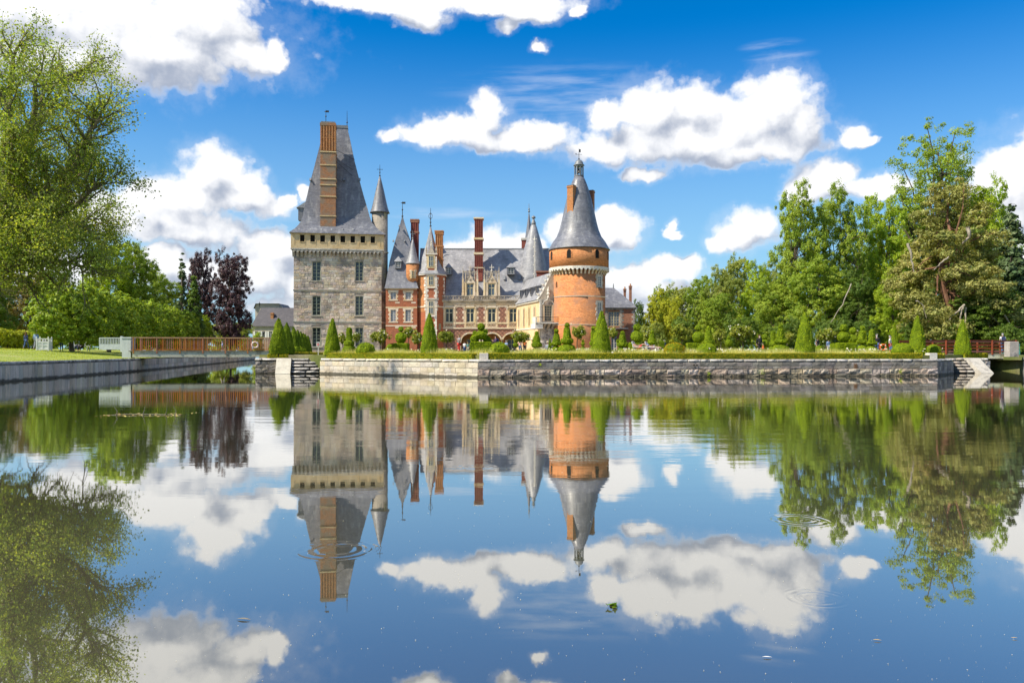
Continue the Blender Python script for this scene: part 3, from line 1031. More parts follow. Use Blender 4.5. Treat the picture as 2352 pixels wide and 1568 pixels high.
qL = quay('quay_wall', QA, QP, 'pale sunlit stone quay wall between the water steps and the prow corner', 1.19,
          [(-0.1, 0.28, 0.75, 0.07, 'quay_pale', 0.12), (0.28, 0.62, 0.62, 0.05, 'quay_pale', 0.10), (0.62, 0.98, 0.85, 0.045, 'quay_pale', 0.08)], 'coping_pale', cop_len=1.15, cop_over=0.05)
qR = quay('quay_wall', QP, QE, 'long dark weathered stone quay wall below the clipped garden hedge', 1.18,
          [(-0.12, 0.16, 0.9, 0.18, 'quay_rough', 0.25), (0.16, 0.52, 0.85, 0.14, 'quay_rough', 0.28), (0.52, 0.70, 0.75, 0.06, 'quay_dark', 0.12), (0.70, 0.965, 1.0, 0.05, 'quay_dark', 0.10)], 'coping_grey', cop_len=0.85, cop_over=0.045)
qE = quay('quay_wall', QE, QE2, 'short shaded end of the dark quay wall beside the farther water steps', 1.18,
          [(-0.12, 0.32, 0.5, 0.06, 'quay_dark', 0.1), (0.32, 0.64, 0.45, 0.05, 'quay_dark', 0.1), (0.64, 0.965, 0.5, 0.05, 'quay_dark', 0.1)], 'coping_grey', cop_len=0.8, cop_over=0.04)
# rust streak below a drain: an iron stain with its own shape
surf('rust', (0.26, 0.13, 0.05), (0.20, 0.11, 0.06), 4.0, 0.9, coord='Position')
rs = B()
for k in range(4):
    xx = 26.1 + 0.07 * k
    w = 0.010 + 0.012 * abs(math.sin(k * 2.3))
    zt, zl = 0.93 - 0.10 * abs(math.sin(k * 1.7)), 0.20 + 0.30 * abs(math.sin(k * 3.1))
    rs.poly_xz([(xx - w * 0.3, zl), (xx + w * 0.3, zl), (xx + w, zt), (xx - w, zt)], -0.075, -0.05)
rs.obj('rust_stain', M('rust'), qR)
for xx in (14.55, 14.75):
    B().lathe([(0.05, 0.0), (0.05, 0.08)], n=10).obj('drain_hole', M('dark_void'), qR, loc=(xx, -0.075, 0.80), rot=(R(90), 0, 0))

# left canal wall
def canal_wall():
    yy = [34, 43.7, 70]
    a, b_ = (left_bank(34), 34), (left_bank(71), 71)
    ang, L = seg_frame(a, b_)
    t = thing('canal_wall', 'shaded grey canal wall of upright slabs below the lawn', 'wall', (a[0], a[1], 0), ang)
    B().box(0, L, 0.0, 0.5, -0.6, 0.93).obj('wall_core', M('mortar'), t)
    for x0, x1 in run(0, L, 0.52, 0.45):
        lay(t, 'stone', x0, x1, 0.05, 0.92, 0.01, 0.05, 'bank_stone', 0.10)
    for x0, x1 in run(0, L, 1.0):
        lay(t, 'stone', x0, x1, -0.15, 0.05, 0.01, 0.10, 'quay_dark', 0.12)
    for x0, x1 in run(-0.02, L, 0.9, 0.3):
        link('coping_stone', RS.choice(stones('coping_grey', 0.05)), t, loc=((x0 + x1) / 2, 0.40, 1.03), scale=(x1 - x0 - 0.015, 0.46, 0.19))
    a, b_ = (left_bank(71) - 0.05, 71.02), (left_bank(177), 177)
    ang, L = seg_frame(a, b_)
    t = thing('canal_wall', 'low pale canal wall running away beneath the wooden bridge', 'wall', (a[0], a[1], 0), ang)
    B().box(0, L, 0.0, 0.5, -0.6, 1.05).obj('wall_core', M('mortar'), t)
    for x0, x1 in run(0, L, 1.5, 0.4):
        lay(t, 'stone', x0, x1, -0.1, 0.50, 0.01, 0.05, 'bank_stone', 0.10)
    for x0, x1 in run(0, L, 1.3, 0.4):
        lay(t, 'stone', x0, x1, 0.50, 1.06, 0.01, 0.05, 'bank_stone', 0.10)
    # garden side of the canal
    a, b_ = (garden_left(177), 177), (PIER[0], PIER[1] + 0.9)
    ang, L = seg_frame(a, b_)
    t = thing('canal_wall', 'garden side canal wall running back behind the bridge pier', 'wall', (a[0], a[1], 0), ang)
    B().box(0, L, 0.0, 0.5, -0.6, 1.25).obj('wall_core', M('bank_stone'), t)


canal_wall()

# ---------------------------------------------------------------- water steps
def water_steps(ox, oy, deg, pier_w, cheek_w, step_w, mats, mirrored, labels, nsteps=5, ztop=1.19):
    rise, tread = ztop / nsteps, 0.30
    x_ch = step_w if mirrored else pier_w
    x_st = 0.0 if mirrored else pier_w + cheek_w
    x_pi = step_w + cheek_w if mirrored else 0.0
    t = thing('stone_steps', labels[0], 'steps', (ox, oy, 0), R(deg))
    for i in range(nsteps):
        z1 = ztop - i * rise
        me = RS.choice(stones(mats[0], 0.05))
        for x0, x1 in run(x_st, x_st + step_w, step_w * 0.55, 0.2):
            link('step', me, t, loc=((x0 + x1) / 2, 0.9, z1 - rise / 2), scale=(x1 - x0 - 0.012, 0.9 + i * tread, rise - 0.035))
    B().box(x_st + 0.02, x_st + step_w - 0.02, 0.35, 0.9, -0.5, 1.0).obj('step_core', M('mortar'), t)
    run_y = nsteps * tread
    c = B()
    c.poly_yz([(0.9, -0.4), (-run_y - 0.1, -0.4), (-run_y - 0.1, 0.02), (-0.15, ztop + 0.01), (0.9, ztop + 0.01)][::-1], x_ch + 0.01, x_ch + cheek_w - 0.01)
    c.obj('sloping_cheek', M(mats[1]), t)
    p = thing('stone_pier', labels[1], 'pier', (ox, oy, 0), R(deg))
    B().box(x_pi + 0.03, x_pi + pier_w - 0.02, 0.05, 1.4, -0.6, 0.94).obj('wall_core', M('mortar'), p)
    for (z0, z1, mean) in [(-0.1, 0.22, 0.7), (0.22, 0.46, 0.5), (0.46, 0.70, 0.7), (0.70, 0.95, 0.55)]:
        for x0, x1 in run(x_pi, x_pi + pier_w, mean):
            lay(p, 'stone', x0, x1, z0, z1, 0.06, 0.08, mats[2], 0.22)
    for x0, x1 in run(x_pi - 0.07, x_pi + pier_w + 0.01, 0.8):
        link('coping_stone', RS.choice(stones(mats[3], 0.05)), p, loc=((x0 + x1) / 2, 1.4, 1.07), scale=(x1 - x0 - 0.01, 1.45, 0.23))


water_steps(PIER[0], PIER[1], 12, 1.60, 1.12, 2.15, ('coping_grey', 'coping_pale', 'quay_dark', 'coping_grey'), False,
            ('grey stone water steps with pale sloping cheek below the cone yews', 'square stone pier at the water where the wooden bridge lands'))
water_steps(35.1, 63.7, 12, 1.15, 1.15, 1.40, ('weathered_stone', 'coping_pale', 'bank_stone', 'coping_grey'), True,
            ('pale stone water steps at the far end of the quay', 'small stone pier beside the dark opening under the plank bridge'), nsteps=5)

# right hand quay with gate post
qX = quay('quay_wall', (42.9, 66.3), (62, 64.0), 'pale stone quay wall beyond the dark bridge opening', 1.28,
          [(-0.1, 0.30, 0.7, 0.06, 'quay_pale', 0.15), (0.30, 0.66, 0.6, 0.05, 'quay_pale', 0.15), (0.66, 1.05, 0.7, 0.05, 'quay_pale', 0.1)], 'coping_pale', cop_len=0.9)
B().box(38.9, 43.2, 72.2, 72.8, -0.5, 1.44).obj('shade_sheet', M('quay_dark'), thing('opening_shade_wall', 'added dark wall standing for the shade under the plank bridge', 'wall'))  # added wall, dark in colour to stand for the bridge's shade

# ---------------------------------------------------------------- clipped hedges
RNG = np.random.default_rng(5)
BODY = {'yew': 'yew_dark', 'box_hedge': 'yew_dark', 'yew_rust': 'yew_dark'}     # darker body colour: shade painted into the gaps below the clipped skin


def clipped(name, b, mat, parent, dens=230, leaf=0.06, lift=0.012, seed=None):
    """close-clipped greenery: a solid body plus a skin of small leaves (one mesh)"""
    rng = np.random.default_rng(seed if seed is not None else RNG.integers(1 << 30))
    p, nn = surface_points(b.v, b.f, lambda a: max(60, a * dens), rng)
    keep = p[:, 2] > p[:, 2].min() + 0.01
    p, nn = p[keep], nn[keep]
    nd = nn + rng.normal(scale=0.65, size=nn.shape)
    pos = p + nn * rng.uniform(-0.01, 0.035, (len(p), 1)) + nn * lift
    q = leaf_quads(pos, nd, np.full(len(p), leaf), rng, 0.55)
    me = quads_mesh('foliage', q, M(mat))
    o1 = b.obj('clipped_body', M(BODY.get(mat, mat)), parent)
    o2 = link('foliage', me, parent)
    return o1, o2


def hedge_run(a, b_, off, w, z0, z1, label, mat='box_hedge', trim=(0, 0), dens=520):
    ang, L = seg_frame(a, b_)
    t = thing('box_hedge', label, 'hedge', (a[0], a[1], 0), ang, 'low clipped hedges along the quay')
    n = max(2, int(L / 0.5))
    rr = random.Random(int(L * 100))
    b = B()
    rings = []
    for i in range(n + 1):
        x = trim[0] + (L - trim[0] - trim[1]) * i / n
        j = lambda: rr.uniform(-0.015, 0.015)
        rings.append([(x, off + j(), z0), (x, off + w + j(), z0), (x, off + w + j(), z1 + j()), (x, off + j(), z1 + j())])
    b.loft(rings)
    clipped('hedge', b, mat, t, dens=dens, leaf=0.055)


hedge_run(QA, QP, 0.30, 0.55, 1.15, 1.56, 'low clipped box hedge along the pale sunlit quay wall', trim=(0.4, 0.75))
hedge_run(QP, QE, 0.30, 0.55, 1.14, 1.56, 'long low clipped box hedge along the dark quay wall', trim=(0.35, 0.9))
hedge_run(QE, QE2, 0.5, 0.5, 1.14, 1.54, 'short box hedge behind the end block of the dark quay', trim=(0.9, 0.3))
f12 = Frame(PIER[0], PIER[1], 12)
hedge_run((PIER[0] + 0.5, PIER[1] + 0.5), f12.world(4.3, 0.5), 0.2, 0.5, 1.15, 1.50, 'short box hedge on the pier in front of the cone yews', trim=(0.3, 1.9))
hedge_run((PIER[0] + 1.2, PIER[1] + 3.4), f12.world(5.6, 4.2), 0.2, 0.5, 1.2, 1.62, 'box hedge strip behind the top of the grey water steps')
hedge_run((37.3, 65.5), (40.0, 66.9), 0.0, 0.6, 1.15, 1.55, 'box hedge strip under the yew cone by the plank bridge')

# stone blocks that end the hedges
def block(name, x, y, rz, w, d, z0, z1, label, mat='weathered_stone'):
    r = random.Random(int(x * 100))
    b = B()
    c = 0.025
    b.loft([[(-w / 2, -d / 2, 0), (w / 2, -d / 2, 0), (w / 2, d / 2, 0), (-w / 2, d / 2, 0)],
            [(-w / 2, -d / 2, z1 - z0 - c), (w / 2, -d / 2, z1 - z0 - c), (w / 2, d / 2, z1 - z0 - c), (-w / 2, d / 2, z1 - z0 - c)],
            [(-w / 2 + c, -d / 2 + c, z1 - z0), (w / 2 - c, -d / 2 + c, z1 - z0), (w / 2 - c, d / 2 - c, z1 - z0), (-w / 2 + c, d / 2 - c, z1 - z0)]])
    o = b.obj(name, M(mat), loc=(x, y, z0), rot=(0, 0, rz))
    set_props(o, label, 'stone block', 'stone blocks at the ends of the hedges')


block('stone_block', gx(1111, 52.2), 52.25, 0.05, 0.57, 0.5, 1.17, 1.60, 'grey stone block at the prow corner between two hedges', 'pale_stone')
block('stone_block', gx(2139, 56.9), 56.9, 0.1, 0.58, 0.5, 1.17, 1.60, 'pale stone block at the far end of the long hedge', 'pale_stone')
block('stone_block', f12.world(3.55, 1.5)[0], f12.world(3.55, 1.5)[1], R(12), 1.5, 0.35, 1.17, 1.46, 'long low grey stone block above the water steps')
block('stone_block', f12.world(4.9, 1.6)[0], f12.world(4.9, 1.6)[1], R(12), 1.0, 0.35, 1.17, 1.45, 'shorter grey stone block above the water steps')
block('stone_block', gx(2346, 65.6), 66.9, 0.0, 0.75, 0.75, 1.28, 2.55, 'pale stone gate post at the right end of the plank bridge', 'weathered_stone')

# ---------------------------------------------------------------- bridges
def wooden_bridge():
    fr = Frame(-33.4, 70.0, 12)
    L = 11.9
    t = thing('wooden_bridge', 'reddish brown wooden footbridge with close balusters over the canal', 'bridge', (fr.o[0], fr.o[1], 0), R(12))
    B().box(0, L, 0.06, 0.16, 1.22, 1.72).box(0, L, 2.44, 2.54, 1.22, 1.72).obj('girder', M('girder'), t)
    B().box(-0.3, L + 0.3, 0.0, 2.6, 1.725, 1.80).obj('deck', M('deck_wood'), t)
    bal = B().box(-0.022, 0.022, -0.02, 0.02, 1.90, 2.90).mesh('baluster', M('bridge_wood'))
    post = B().box(-0.055, 0.055, -0.055, 0.055, 1.55, 2.93).mesh('post', M('bridge_wood'))
    for y in (0.05, 2.55):
        B().box(-0.05, L + 0.05, y - 0.07, y + 0.07, 2.935, 3.0).obj('handrail', M('bridge_rail'), t)
        B().box(-0.05, L + 0.05, y - 0.03, y + 0.03, 1.86, 1.93).obj('bottom_rail', M('bridge_wood'), t)
        n = 68
        for i in range(n):
            x = 0.1 + (L - 0.2) * i / (n - 1)
            if i % 11 == 0:
                link('post', post, t, loc=(x, y, 0))
            else:
                link('baluster', bal, t, loc=(x, y, 0))
    B().tube([(1.5, 0.1, 1.22), (3.0, 0.1, 1.12), (5.0, 0.1, 1.2), (6.3, 0.1, 1.1), (8.0, 0.1, 1.2)], 0.015, 5).obj('cable', M('cast_iron'), t)
    # life ring hung on the rail
    fx = 11.2
    r = thing('life_ring', 'pale life ring hung on the rail of the wooden bridge', 'life ring', (*fr.world(10.35, -0.06), 2.32), R(12))
    ring = B()
    ring.loft([[((0.26 + 0.075 * math.cos(a)) * math.cos(t2), 0.06 * math.sin(a), (0.26 + 0.075 * math.cos(a)) * math.sin(t2)) for a in [2 * math.pi * j / 8 for j in range(8)]] for t2 in [2 * math.pi * k / 20 for k in range(21)]], False, False)
    surf('ring_pink', (0.66, 0.44, 0.38), (0.72, 0.52, 0.46), 3.0, 0.6)
    ring.obj('ring', M('ring_pink'), r, smooth=True)
    for k in range(4):
        a0 = math.pi / 4 + k * math.pi / 2
        bb = B()
        bb.loft([[((0.26 + 0.083 * math.cos(a)) * math.cos(t2), 0.068 * math.sin(a), (0.26 + 0.083 * math.cos(a)) * math.sin(t2)) for a in [2 * math.pi * j / 8 for j in range(8)]] for t2 in (a0 - 0.15, a0, a0 + 0.15)], True, True)
        bb.obj('band', M('white_paint'), r)


wooden_bridge()


def plank_bridge():
    fr = Frame(gx(2095, 70.5), 70.5, 0)
    L = gx(2338, 70.5) - fr.o[0]
    t = thing('plank_bridge', 'dark brown rail bridge beyond the yew cones at the right', 'bridge', (fr.o[0], fr.o[1], 0), 0)
    B().box(0, L, 0.0, 2.4, 1.46, 1.56).obj('deck', M('deck_wood'), t)
    B().box(2.5, L, 0.02, 0.12, 1.10, 1.458).obj('girder', M('girder'), t)
    for y, mt in ((0.04, 'dark_wood'), (2.3, 'dark_wood')):
        for k in range(4):
            z = 1.66 + 0.29 * k
            B().box(0, L, y - 0.02, y + 0.02, z, z + 0.145).obj('rail', M(mt), t)
        B().box(-0.03, L + 0.03, y - 0.06, y + 0.06, 2.685, 2.73).obj('handrail', M(mt), t)
        for px in (2120, 2173, 2227, 2279, 2333):
            x = gx(px, 70.5) - fr.o[0]
            B().box(x - 0.06, x + 0.06, y - 0.085, y - 0.021, 1.44, 2.74).obj('post', M('red_wood'), t)


plank_bridge()
g = thing('metal_gate', 'small teal green metal gate behind the plank bridge', 'gate', (gx(2320, 76), 76, 1.38))
surf('teal', (0.10, 0.30, 0.26), (0.13, 0.36, 0.31), 3.0, 0.5)
B().box(-0.95, 0.95, -0.02, 0.02, 1.05, 1.10).box(-0.95, 0.95, -0.02, 0.02, 0.05, 0.5).obj('gate_frame', M('teal'), g)
bm_ = B().box(-0.015, 0.015, -0.015, 0.015, 0.505, 1.045).mesh('bar', M('teal'))
for i in range(17):
    link('bar', bm_, g, loc=(-0.9 + 1.8 * i / 16, 0, 0))


# grey gate and pedestal at the left end of the wooden bridge
def grey_gate():
    D = 71.5
    x0, x1 = gx(228, D), gx(277, D)
    t = thing('picket_gate', 'pale grey painted picket gate beside the bridge pedestal', 'gate', (x0, D, 1.9))
    w = x1 - x0
    B().box(0, w, -0.03, 0.03, 0.0, 0.50).box(0, w, -0.03, 0.03, 1.0, 1.08).box(0, 0.07, -0.035, 0.035, 0.5, 1.0).obj('gate_frame', M('grey_paint'), t)
    bar = B().box(-0.025, 0.025, -0.02, 0.02, 0.505, 0.995).mesh('bar', M('grey_paint'))
    for i in range(13):
        link('bar', bar, t, loc=(0.16 + (w - 0.22) * i / 12, 0, 0))
    B().box(w + 0.01, w + 0.2, -0.1, 0.1, -0.2, 1.2).obj('post', M('grey_paint'), t)
    x2, x3 = gx(284, 70.6), gx(304, 70.6)
    p = thing('stone_pedestal', 'square grey rendered pedestal at the near end of the wooden bridge', 'pedestal', (x2, 70.3, 0.9))
    B().box(0, x3 - x2, 0, 0.8, 0, 1.98).obj('shaft', M('grey_paint'), p)
    B().box(-0.06, x3 - x2 + 0.06, -0.06, 0.86, 1.985, 2.1).obj('cap', M('grey_paint'), p)


grey_gate()

# ---------------------------------------------------------------- building parts
PANES = {}


def pane_mesh(mat):
    if mat not in PANES:
        PANES[mat] = B().box(-0.5, 0.5, 0, 0.02, -0.5, 0.5).mesh('pane', M(mat))
    return PANES[mat]


def window(parent, x0, x1, z0, z1, y, nx=2, nz=4, frame='frame_paint', glass='pane_glass', bar=0.05, edge=0.09, mull=0.10, curtain=False, name='window', rot=None, loc=None, split=None):
    """one window: the frame with its bars, each pane a piece of its own"""
    b = B()
    cx = (x0 + x1) / 2
    xs = [x0 + edge + (x1 - x0 - 2 * edge) * i / nx for i in range(nx + 1)]
    zs = [z0 + edge + (z1 - z0 - 2 * edge) * i / nz for i in range(nz + 1)]
    if split:
        zs = [z0 + edge] + [z0 + (z1 - z0) * s_ for s_ in split] + [z1 - edge]
    b.box(x0, x1, y - 0.05, y + 0.05, z0, z0 + edge).box(x0, x1, y - 0.05, y + 0.05, z1 - edge, z1)
    b.box(x0, x0 + edge, y - 0.05, y + 0.05, z0 + edge, z1 - edge).box(x1 - edge, x1, y - 0.05, y + 0.05, z0 + edge, z1 - edge)
    for i, x in enumerate(xs[1:-1]):
        w = mull if (nx % 2 == 0 and i == nx // 2 - 1) else bar
        b.box(x - w / 2, x + w / 2, y - 0.045, y + 0.045, z0 + edge, z1 - edge)
    for i, z in enumerate(zs[1:-1]):
        for a, c in zip(xs, xs[1:]):
            b.box(a + mull / 2, c - mull / 2, y - 0.03, y + 0.03, z - bar / 2, z + bar / 2)
    w = b.obj(name, M(frame), parent)
    if loc is not None:
        w.location = loc
    if rot is not None:
        w.rotation_euler = rot
    pm = pane_mesh(glass)
    for a, c in zip(xs, xs[1:]):
        for d, e in zip(zs, zs[1:]):
            link('pane', pm, w, loc=((a + c) / 2, y + 0.02, (d + e) / 2), scale=(c - a - bar * 0.6, 1, e - d - bar * 0.6), rot=(R(RS.uniform(-0.8, 0.8)), 0, R(RS.uniform(-0.8, 0.8))))
    if curtain:
        k = B()
        for sgn, xa in ((1, x0 + edge), (-1, x1 - edge)):
            ww = (x1 - x0) * 0.30
            pts = []
            n = 7
            for i in range(n + 1):
                pts.append((xa + sgn * ww * i / n, y + 0.30 + (0.03 if i % 2 else -0.02)))
            for p, q in zip(pts, pts[1:]):
                lo = z0 + edge
                k.add([(p[0] * 0.5 + xa * 0.5, p[1], lo), (q[0] * 0.5 + xa * 0.5, q[1], lo), (q[0], q[1], z1 - edge), (p[0], p[1], z1 - edge)], [(0, 1, 2, 3)])
        k.obj('curtain', M('curtain'), w)
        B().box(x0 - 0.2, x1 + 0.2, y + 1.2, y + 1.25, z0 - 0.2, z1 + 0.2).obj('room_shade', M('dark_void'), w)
    return w


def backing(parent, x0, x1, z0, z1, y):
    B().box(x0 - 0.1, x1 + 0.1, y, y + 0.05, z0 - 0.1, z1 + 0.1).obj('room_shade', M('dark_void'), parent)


QUOIN = {}


def quoin(parent, x0, x1, y0, z0, z1, mat, out=0.03, name='quoin_stone'):
    if mat not in QUOIN:
        c = 0.06
        b = B()
        b.loft([[(-.5, 0, -.5), (.5, 0, -.5), (.5, 0, .5), (-.5, 0, .5)], [(-.5, -.7, -.5), (.5, -.7, -.5), (.5, -.7, .5), (-.5, -.7, .5)],
                [(-.5 + c, -1, -.5 + c), (.5 - c, -1, -.5 + c), (.5 - c, -1, .5 - c), (-.5 + c, -1, .5 - c)]])
        QUOIN[mat] = b.mesh('quoin_stone', M(mat))
    return link(name, QUOIN[mat], parent, loc=((x0 + x1) / 2, y0, (z0 + z1) / 2), scale=(abs(x1 - x0) - 0.012, out, z1 - z0 - 0.014))


def quoin_column(parent, x, sgn, y0, z0, z1, mat, long=0.55, short=0.32, h=0.42, out=0.03):
    n = max(1, round((z1 - z0) / h))
    for i in range(n):
        L = long if i % 2 else short
        a = z0 + (z1 - z0) * i / n
        quoin(parent, min(x, x + sgn * L), max(x, x + sgn * L), y0, a, a + (z1 - z0) / n, mat, out)


def finial(parent, x, y, z0, z1, name='finial', r=0.05, knobs=(0.15, 0.4, 0.7), vane=False, mat='cast_iron', cross=False):
    b = B()
    H = z1 - z0
    b.tube([(x, y, z0 - 0.3), (x, y, z0 + H * 0.5), (x, y, z1)], [r * 1.3, r, r * 0.5], 6)
    for i, k in enumerate(knobs):
        rr = r * (3.2 - i * 0.5)
        b.ball((x, y, z0 + H * k), (rr, rr, rr * 0.8), 8, 6)
    if cross:
        z = z0 + H * 0.62
        b.box(x - H * 0.2, x + H * 0.2, y - r * 0.6, y + r * 0.6, z - r * 0.6, z + r * 0.6)
        b.box(x - r * 0.6, x + r * 0.6, y - H * 0.2, y + H * 0.2, z - r * 0.6, z + r * 0.6)
        for sx in (-1, 1):
            b.ball((x + sx * H * 0.2, y, z), r * 1.3, 6, 4)
    if vane:
        z = z0 + H * 0.86
        b.box(x + 0.02, x + 0.55, y - 0.015, y + 0.015, z, z + 0.35)
        b.poly_xz([(x - 0.35, z + 0.14), (x - 0.02, z + 0.05), (x - 0.02, z + 0.26)], y - 0.015, y + 0.015)
    return b.obj(name, M(mat), parent)


def hip_rings(fr, rows, depth, zref_px):
    rings = []
    for (py, pl, pr, yf) in rows:
        x0, x1 = fr.x(pl, yf), fr.x(pr, yf)
        z = fr.z(zref_px, py, yf)
        rings.append([(x0, yf, z), (x1, yf, z), (x1, depth - yf, z), (x0, depth - yf, z)])
    return rings


def shaft_box(fr, parent, px0, px1, py0, py1, yc, depth, mat, name='chimney', bands=(), band_mat='cream_stone', flutes=0, fl_mat=None, over=0.10):
    """square chimney stack with projecting bands, shallow ribs between them"""
    x0, z1 = fr.p(px0, py0, yc)
    x1, z0 = fr.p(px1, py1, yc)
    o = B().box(x0, x1, yc, yc + depth, z0 - 1.5, z1).obj(name, M(mat), parent)
    for (py, h) in bands:
        z = fr.z(px0, py, yc)
        B().box(x0 - over, x1 + over, yc - over, yc + depth + over, z - h / 2, z + h / 2).obj('band', M(band_mat), o)
    zc = z1
    B().box(x0 - over * 1.3, x1 + over * 1.3, yc - over * 1.3, yc + depth + over * 1.3, zc - 0.28, zc - 0.02).obj('chimney_cap', M(band_mat), o)
    if flutes:
        zz = sorted([z0] + [fr.z(px0, py, yc) for py, _ in bands] + [zc - 0.3])
        rib = None
        for a, c in zip(zz, zz[1:]):
            if c - a < 0.8:
                continue
            for i in range(flutes + 1):
                x = x0 + 0.07 + (x1 - x0 - 0.14) * i / flutes
                B().box(x - 0.055, x + 0.055, yc - 0.09, yc - 0.002, a + 0.16, c - 0.16).obj('rib', M(fl_mat or mat), o)
    return o


def small_dormer(parent, x0, x1, z0, z1, ztop, y, deep, roof='slate_pale', wallm='slate', nx=2, nz=3, frame='frame_paint'):
    d = B()
    d.wall(x0, x1, z0, z1, [(x0 + 0.18, x1 - 0.18, z0 + 0.12, z1 - 0.1)], y, 0.2)
    d.add([(x0, y, z0), (x0, y + deep, z0), (x0, y + deep, z1), (x0, y, z1)], [(0, 3, 2, 1)])
    d.add([(x1, y, z0), (x1, y + deep, z0), (x1, y + deep, z1), (x1, y, z1)], [(0, 1, 2, 3)])
    o = d.obj('dormer', M(wallm), parent)
    cx = (x0 + x1) / 2
    e = 0.14
    r = B()
    r.add([(x0 - e, y - e, z1), (x1 + e, y - e, z1), (cx, y + 0.5, ztop), (cx, y + deep * 1.4, ztop), (x0 - e, y + deep, z1), (x1 + e, y + deep, z1)],
          [(0, 1, 2), (0, 2, 3, 4), (1, 5, 3, 2), (0, 4, 5, 1)])
    r.obj('dormer_roof', M(roof), o)
    window(o, x0 + 0.18, x1 - 0.18, z0 + 0.12, z1 - 0.1, y + 0.1, nx, nz, frame, edge=0.05, bar=0.04, mull=0.05)
    return o


# ---------------------------------------------------------------- the square keep
surf('turret_stone', (0.26, 0.23, 0.19), (0.40, 0.35, 0.29), 1.0, 0.92, 0.8, 3.0, c3=(0.14, 0.125, 0.11), s3=0.5, t3=(0.46, 0.66), stretch=(1, 1, 1.8), bdist=0.1)
def build_keep():
    fr = Frame(gx(675, 138.5), 138.5, 9)
    t = thing('square_tower', 'tall square grey stone keep with steep slate roof and huge chimney', 'tower', (fr.o[0], fr.o[1], 0), R(9))
    W = fr.x(876)
    DP = 12.5
    z_cor0, z_cor1 = fr.z(780, 591), fr.z(780, 577)
    z_at0, z_at1 = fr.z(780, 577), fr.z(780, 536)
    wins = []
    for (pa, pb) in ((717.3, 736.4), (816, 834)):
        for (ya, yb) in ((601, 645), (680, 724), (752, 796)):
            x0, z1 = fr.p(pa, ya)
            x1, z0 = fr.p(pb, yb)
            wins.append((x0, x1, z0, z1))
    core = B().wall(0, W, 1.2, z_cor1 + 0.3, wins, 0.0, 0.5)
    core.add([(0, 0, 1.2), (0, DP, 1.2), (0, DP, z_cor1), (0, 0, z_cor1)], [(0, 3, 2, 1)])
    core.add([(W, 0, 1.2), (W, DP, 1.2), (W, DP, z_cor1), (W, 0, z_cor1)], [(0, 1, 2, 3)])
    core.add([(0, DP, 1.2), (W, DP, 1.2), (W, DP, z_cor1), (0, DP, z_cor1)], [(0, 3, 2, 1)])
    core.obj('wall', M('keep_core'), t)
    # ashlar
    strings = [fr.z(780, 667.5), fr.z(780, 740)]
    blocks = []
    z = 1.3
    while z < z_cor1 - 0.2:
        h = RS.uniform(0.34, 0.52)
        z1 = min(z + h, z_cor1)
        for s_ in strings:
            if z < s_ - 0.15 < z1 or z < s_ + 0.15 < z1:
                z1 = min(z1, s_ - 0.15) if z < s_ - 0.16 else z1
        if any(s_ - 0.16 < z < s_ + 0.15 for s_ in strings):
            z = [s_ for s_ in strings if s_ - 0.17 < z < s_ + 0.15][0] + 0.15
            continue
        if z1 - z < 0.12:
            z = z1 + 0.001
            continue
        cuts = sorted([(w[0] - 0.12, w[1] + 0.12) for w in wins if w[2] - 0.16 < z1 and w[3] + 0.12 > z])
        x = -0.04
        spans = []
        for a, c in cuts:
            spans.append((x, a))
            x = c
        spans.append((x, W + 0.04))
        for a, c in spans:
            if c - a > 0.15:
                blocks += [(p, q, z, z1) for p, q in run(a, c, RS.uniform(0.6, 0.95), 0.45)]
        z = z1
    blocks.sort(key=lambda q: -(q[1] - q[0]) * (q[3] - q[2]))
    for (a, c, d, e) in blocks[:300]:
        lay(t, 'stone', a, c, d, e, 0.0, RS.uniform(0.03, 0.075), 'keep_stone', 0.25, 0.022)
    rest = B()
    for (a, c, d, e) in blocks[300:]:
        o = RS.uniform(0.025, 0.07)
        g = 0.011
        rest.loft([[(a + g, 0, d + g), (c - g, 0, d + g), (c - g, 0, e - g), (a + g, 0, e - g)],
                   [(a + g, -o * 0.7, d + g), (c - g, -o * 0.7, d + g), (c - g, -o * 0.7, e - g), (a + g, -o * 0.7, e - g)],
                   [(a + g + 0.02, -o, d + g + 0.02), (c - g - 0.02, -o * RS.uniform(0.8, 1.2), d + g + 0.02), (c - g - 0.02, -o, e - g - 0.02), (a + g + 0.02, -o * RS.uniform(0.8, 1.2), e - g - 0.02)]], False, True)
    set_props(rest.obj('ashlar', M('keep_stone'), t), kind='stuff')
    for s_ in strings:
        B().poly_yz([(0.0, s_ - 0.14), (-0.16, s_ - 0.02), (-0.20, s_ + 0.12), (0.0, s_ + 0.14)][::-1], -0.12, W + 0.10).obj('string_course', M('pale_stone'), t)
    for (x0, x1, z0, z1) in wins:
        B().box(x0 - 0.12, x0, -0.05, 0.12, z0, z1 + 0.12).box(x1, x1 + 0.12, -0.05, 0.12, z0, z1 + 0.12).box(x0, x1, -0.05, 0.12, z1, z1 + 0.12).obj('window_surround', M('weathered_stone'), t)
        B().box(x0 - 0.2, x1 + 0.2, -0.14, 0.1, z0 - 0.17, z0 - 0.005).obj('window_sill', M('weathered_stone'), t)
        window(t, x0, x1, z0, z1, 0.24, 2, 5, 'green_frame', bar=0.06, edge=0.10, mull=0.15, curtain=True)
    # machicolation
    x0, x1 = fr.x(671), fr.x(880)
    ov = 0.62
    c = B()
    c.poly_yz([(0, 0), (-0.16, 0.10), (-0.20, 0.36), (-0.38, 0.46), (-0.42, 0.72), (-ov, 0.82), (-ov, 1.12), (0, 1.12)][::-1], -0.19, 0.19)
    cm = c.mesh('corbel', M('weathered_stone'))
    n = 22
    zc = z_at0 - 1.12
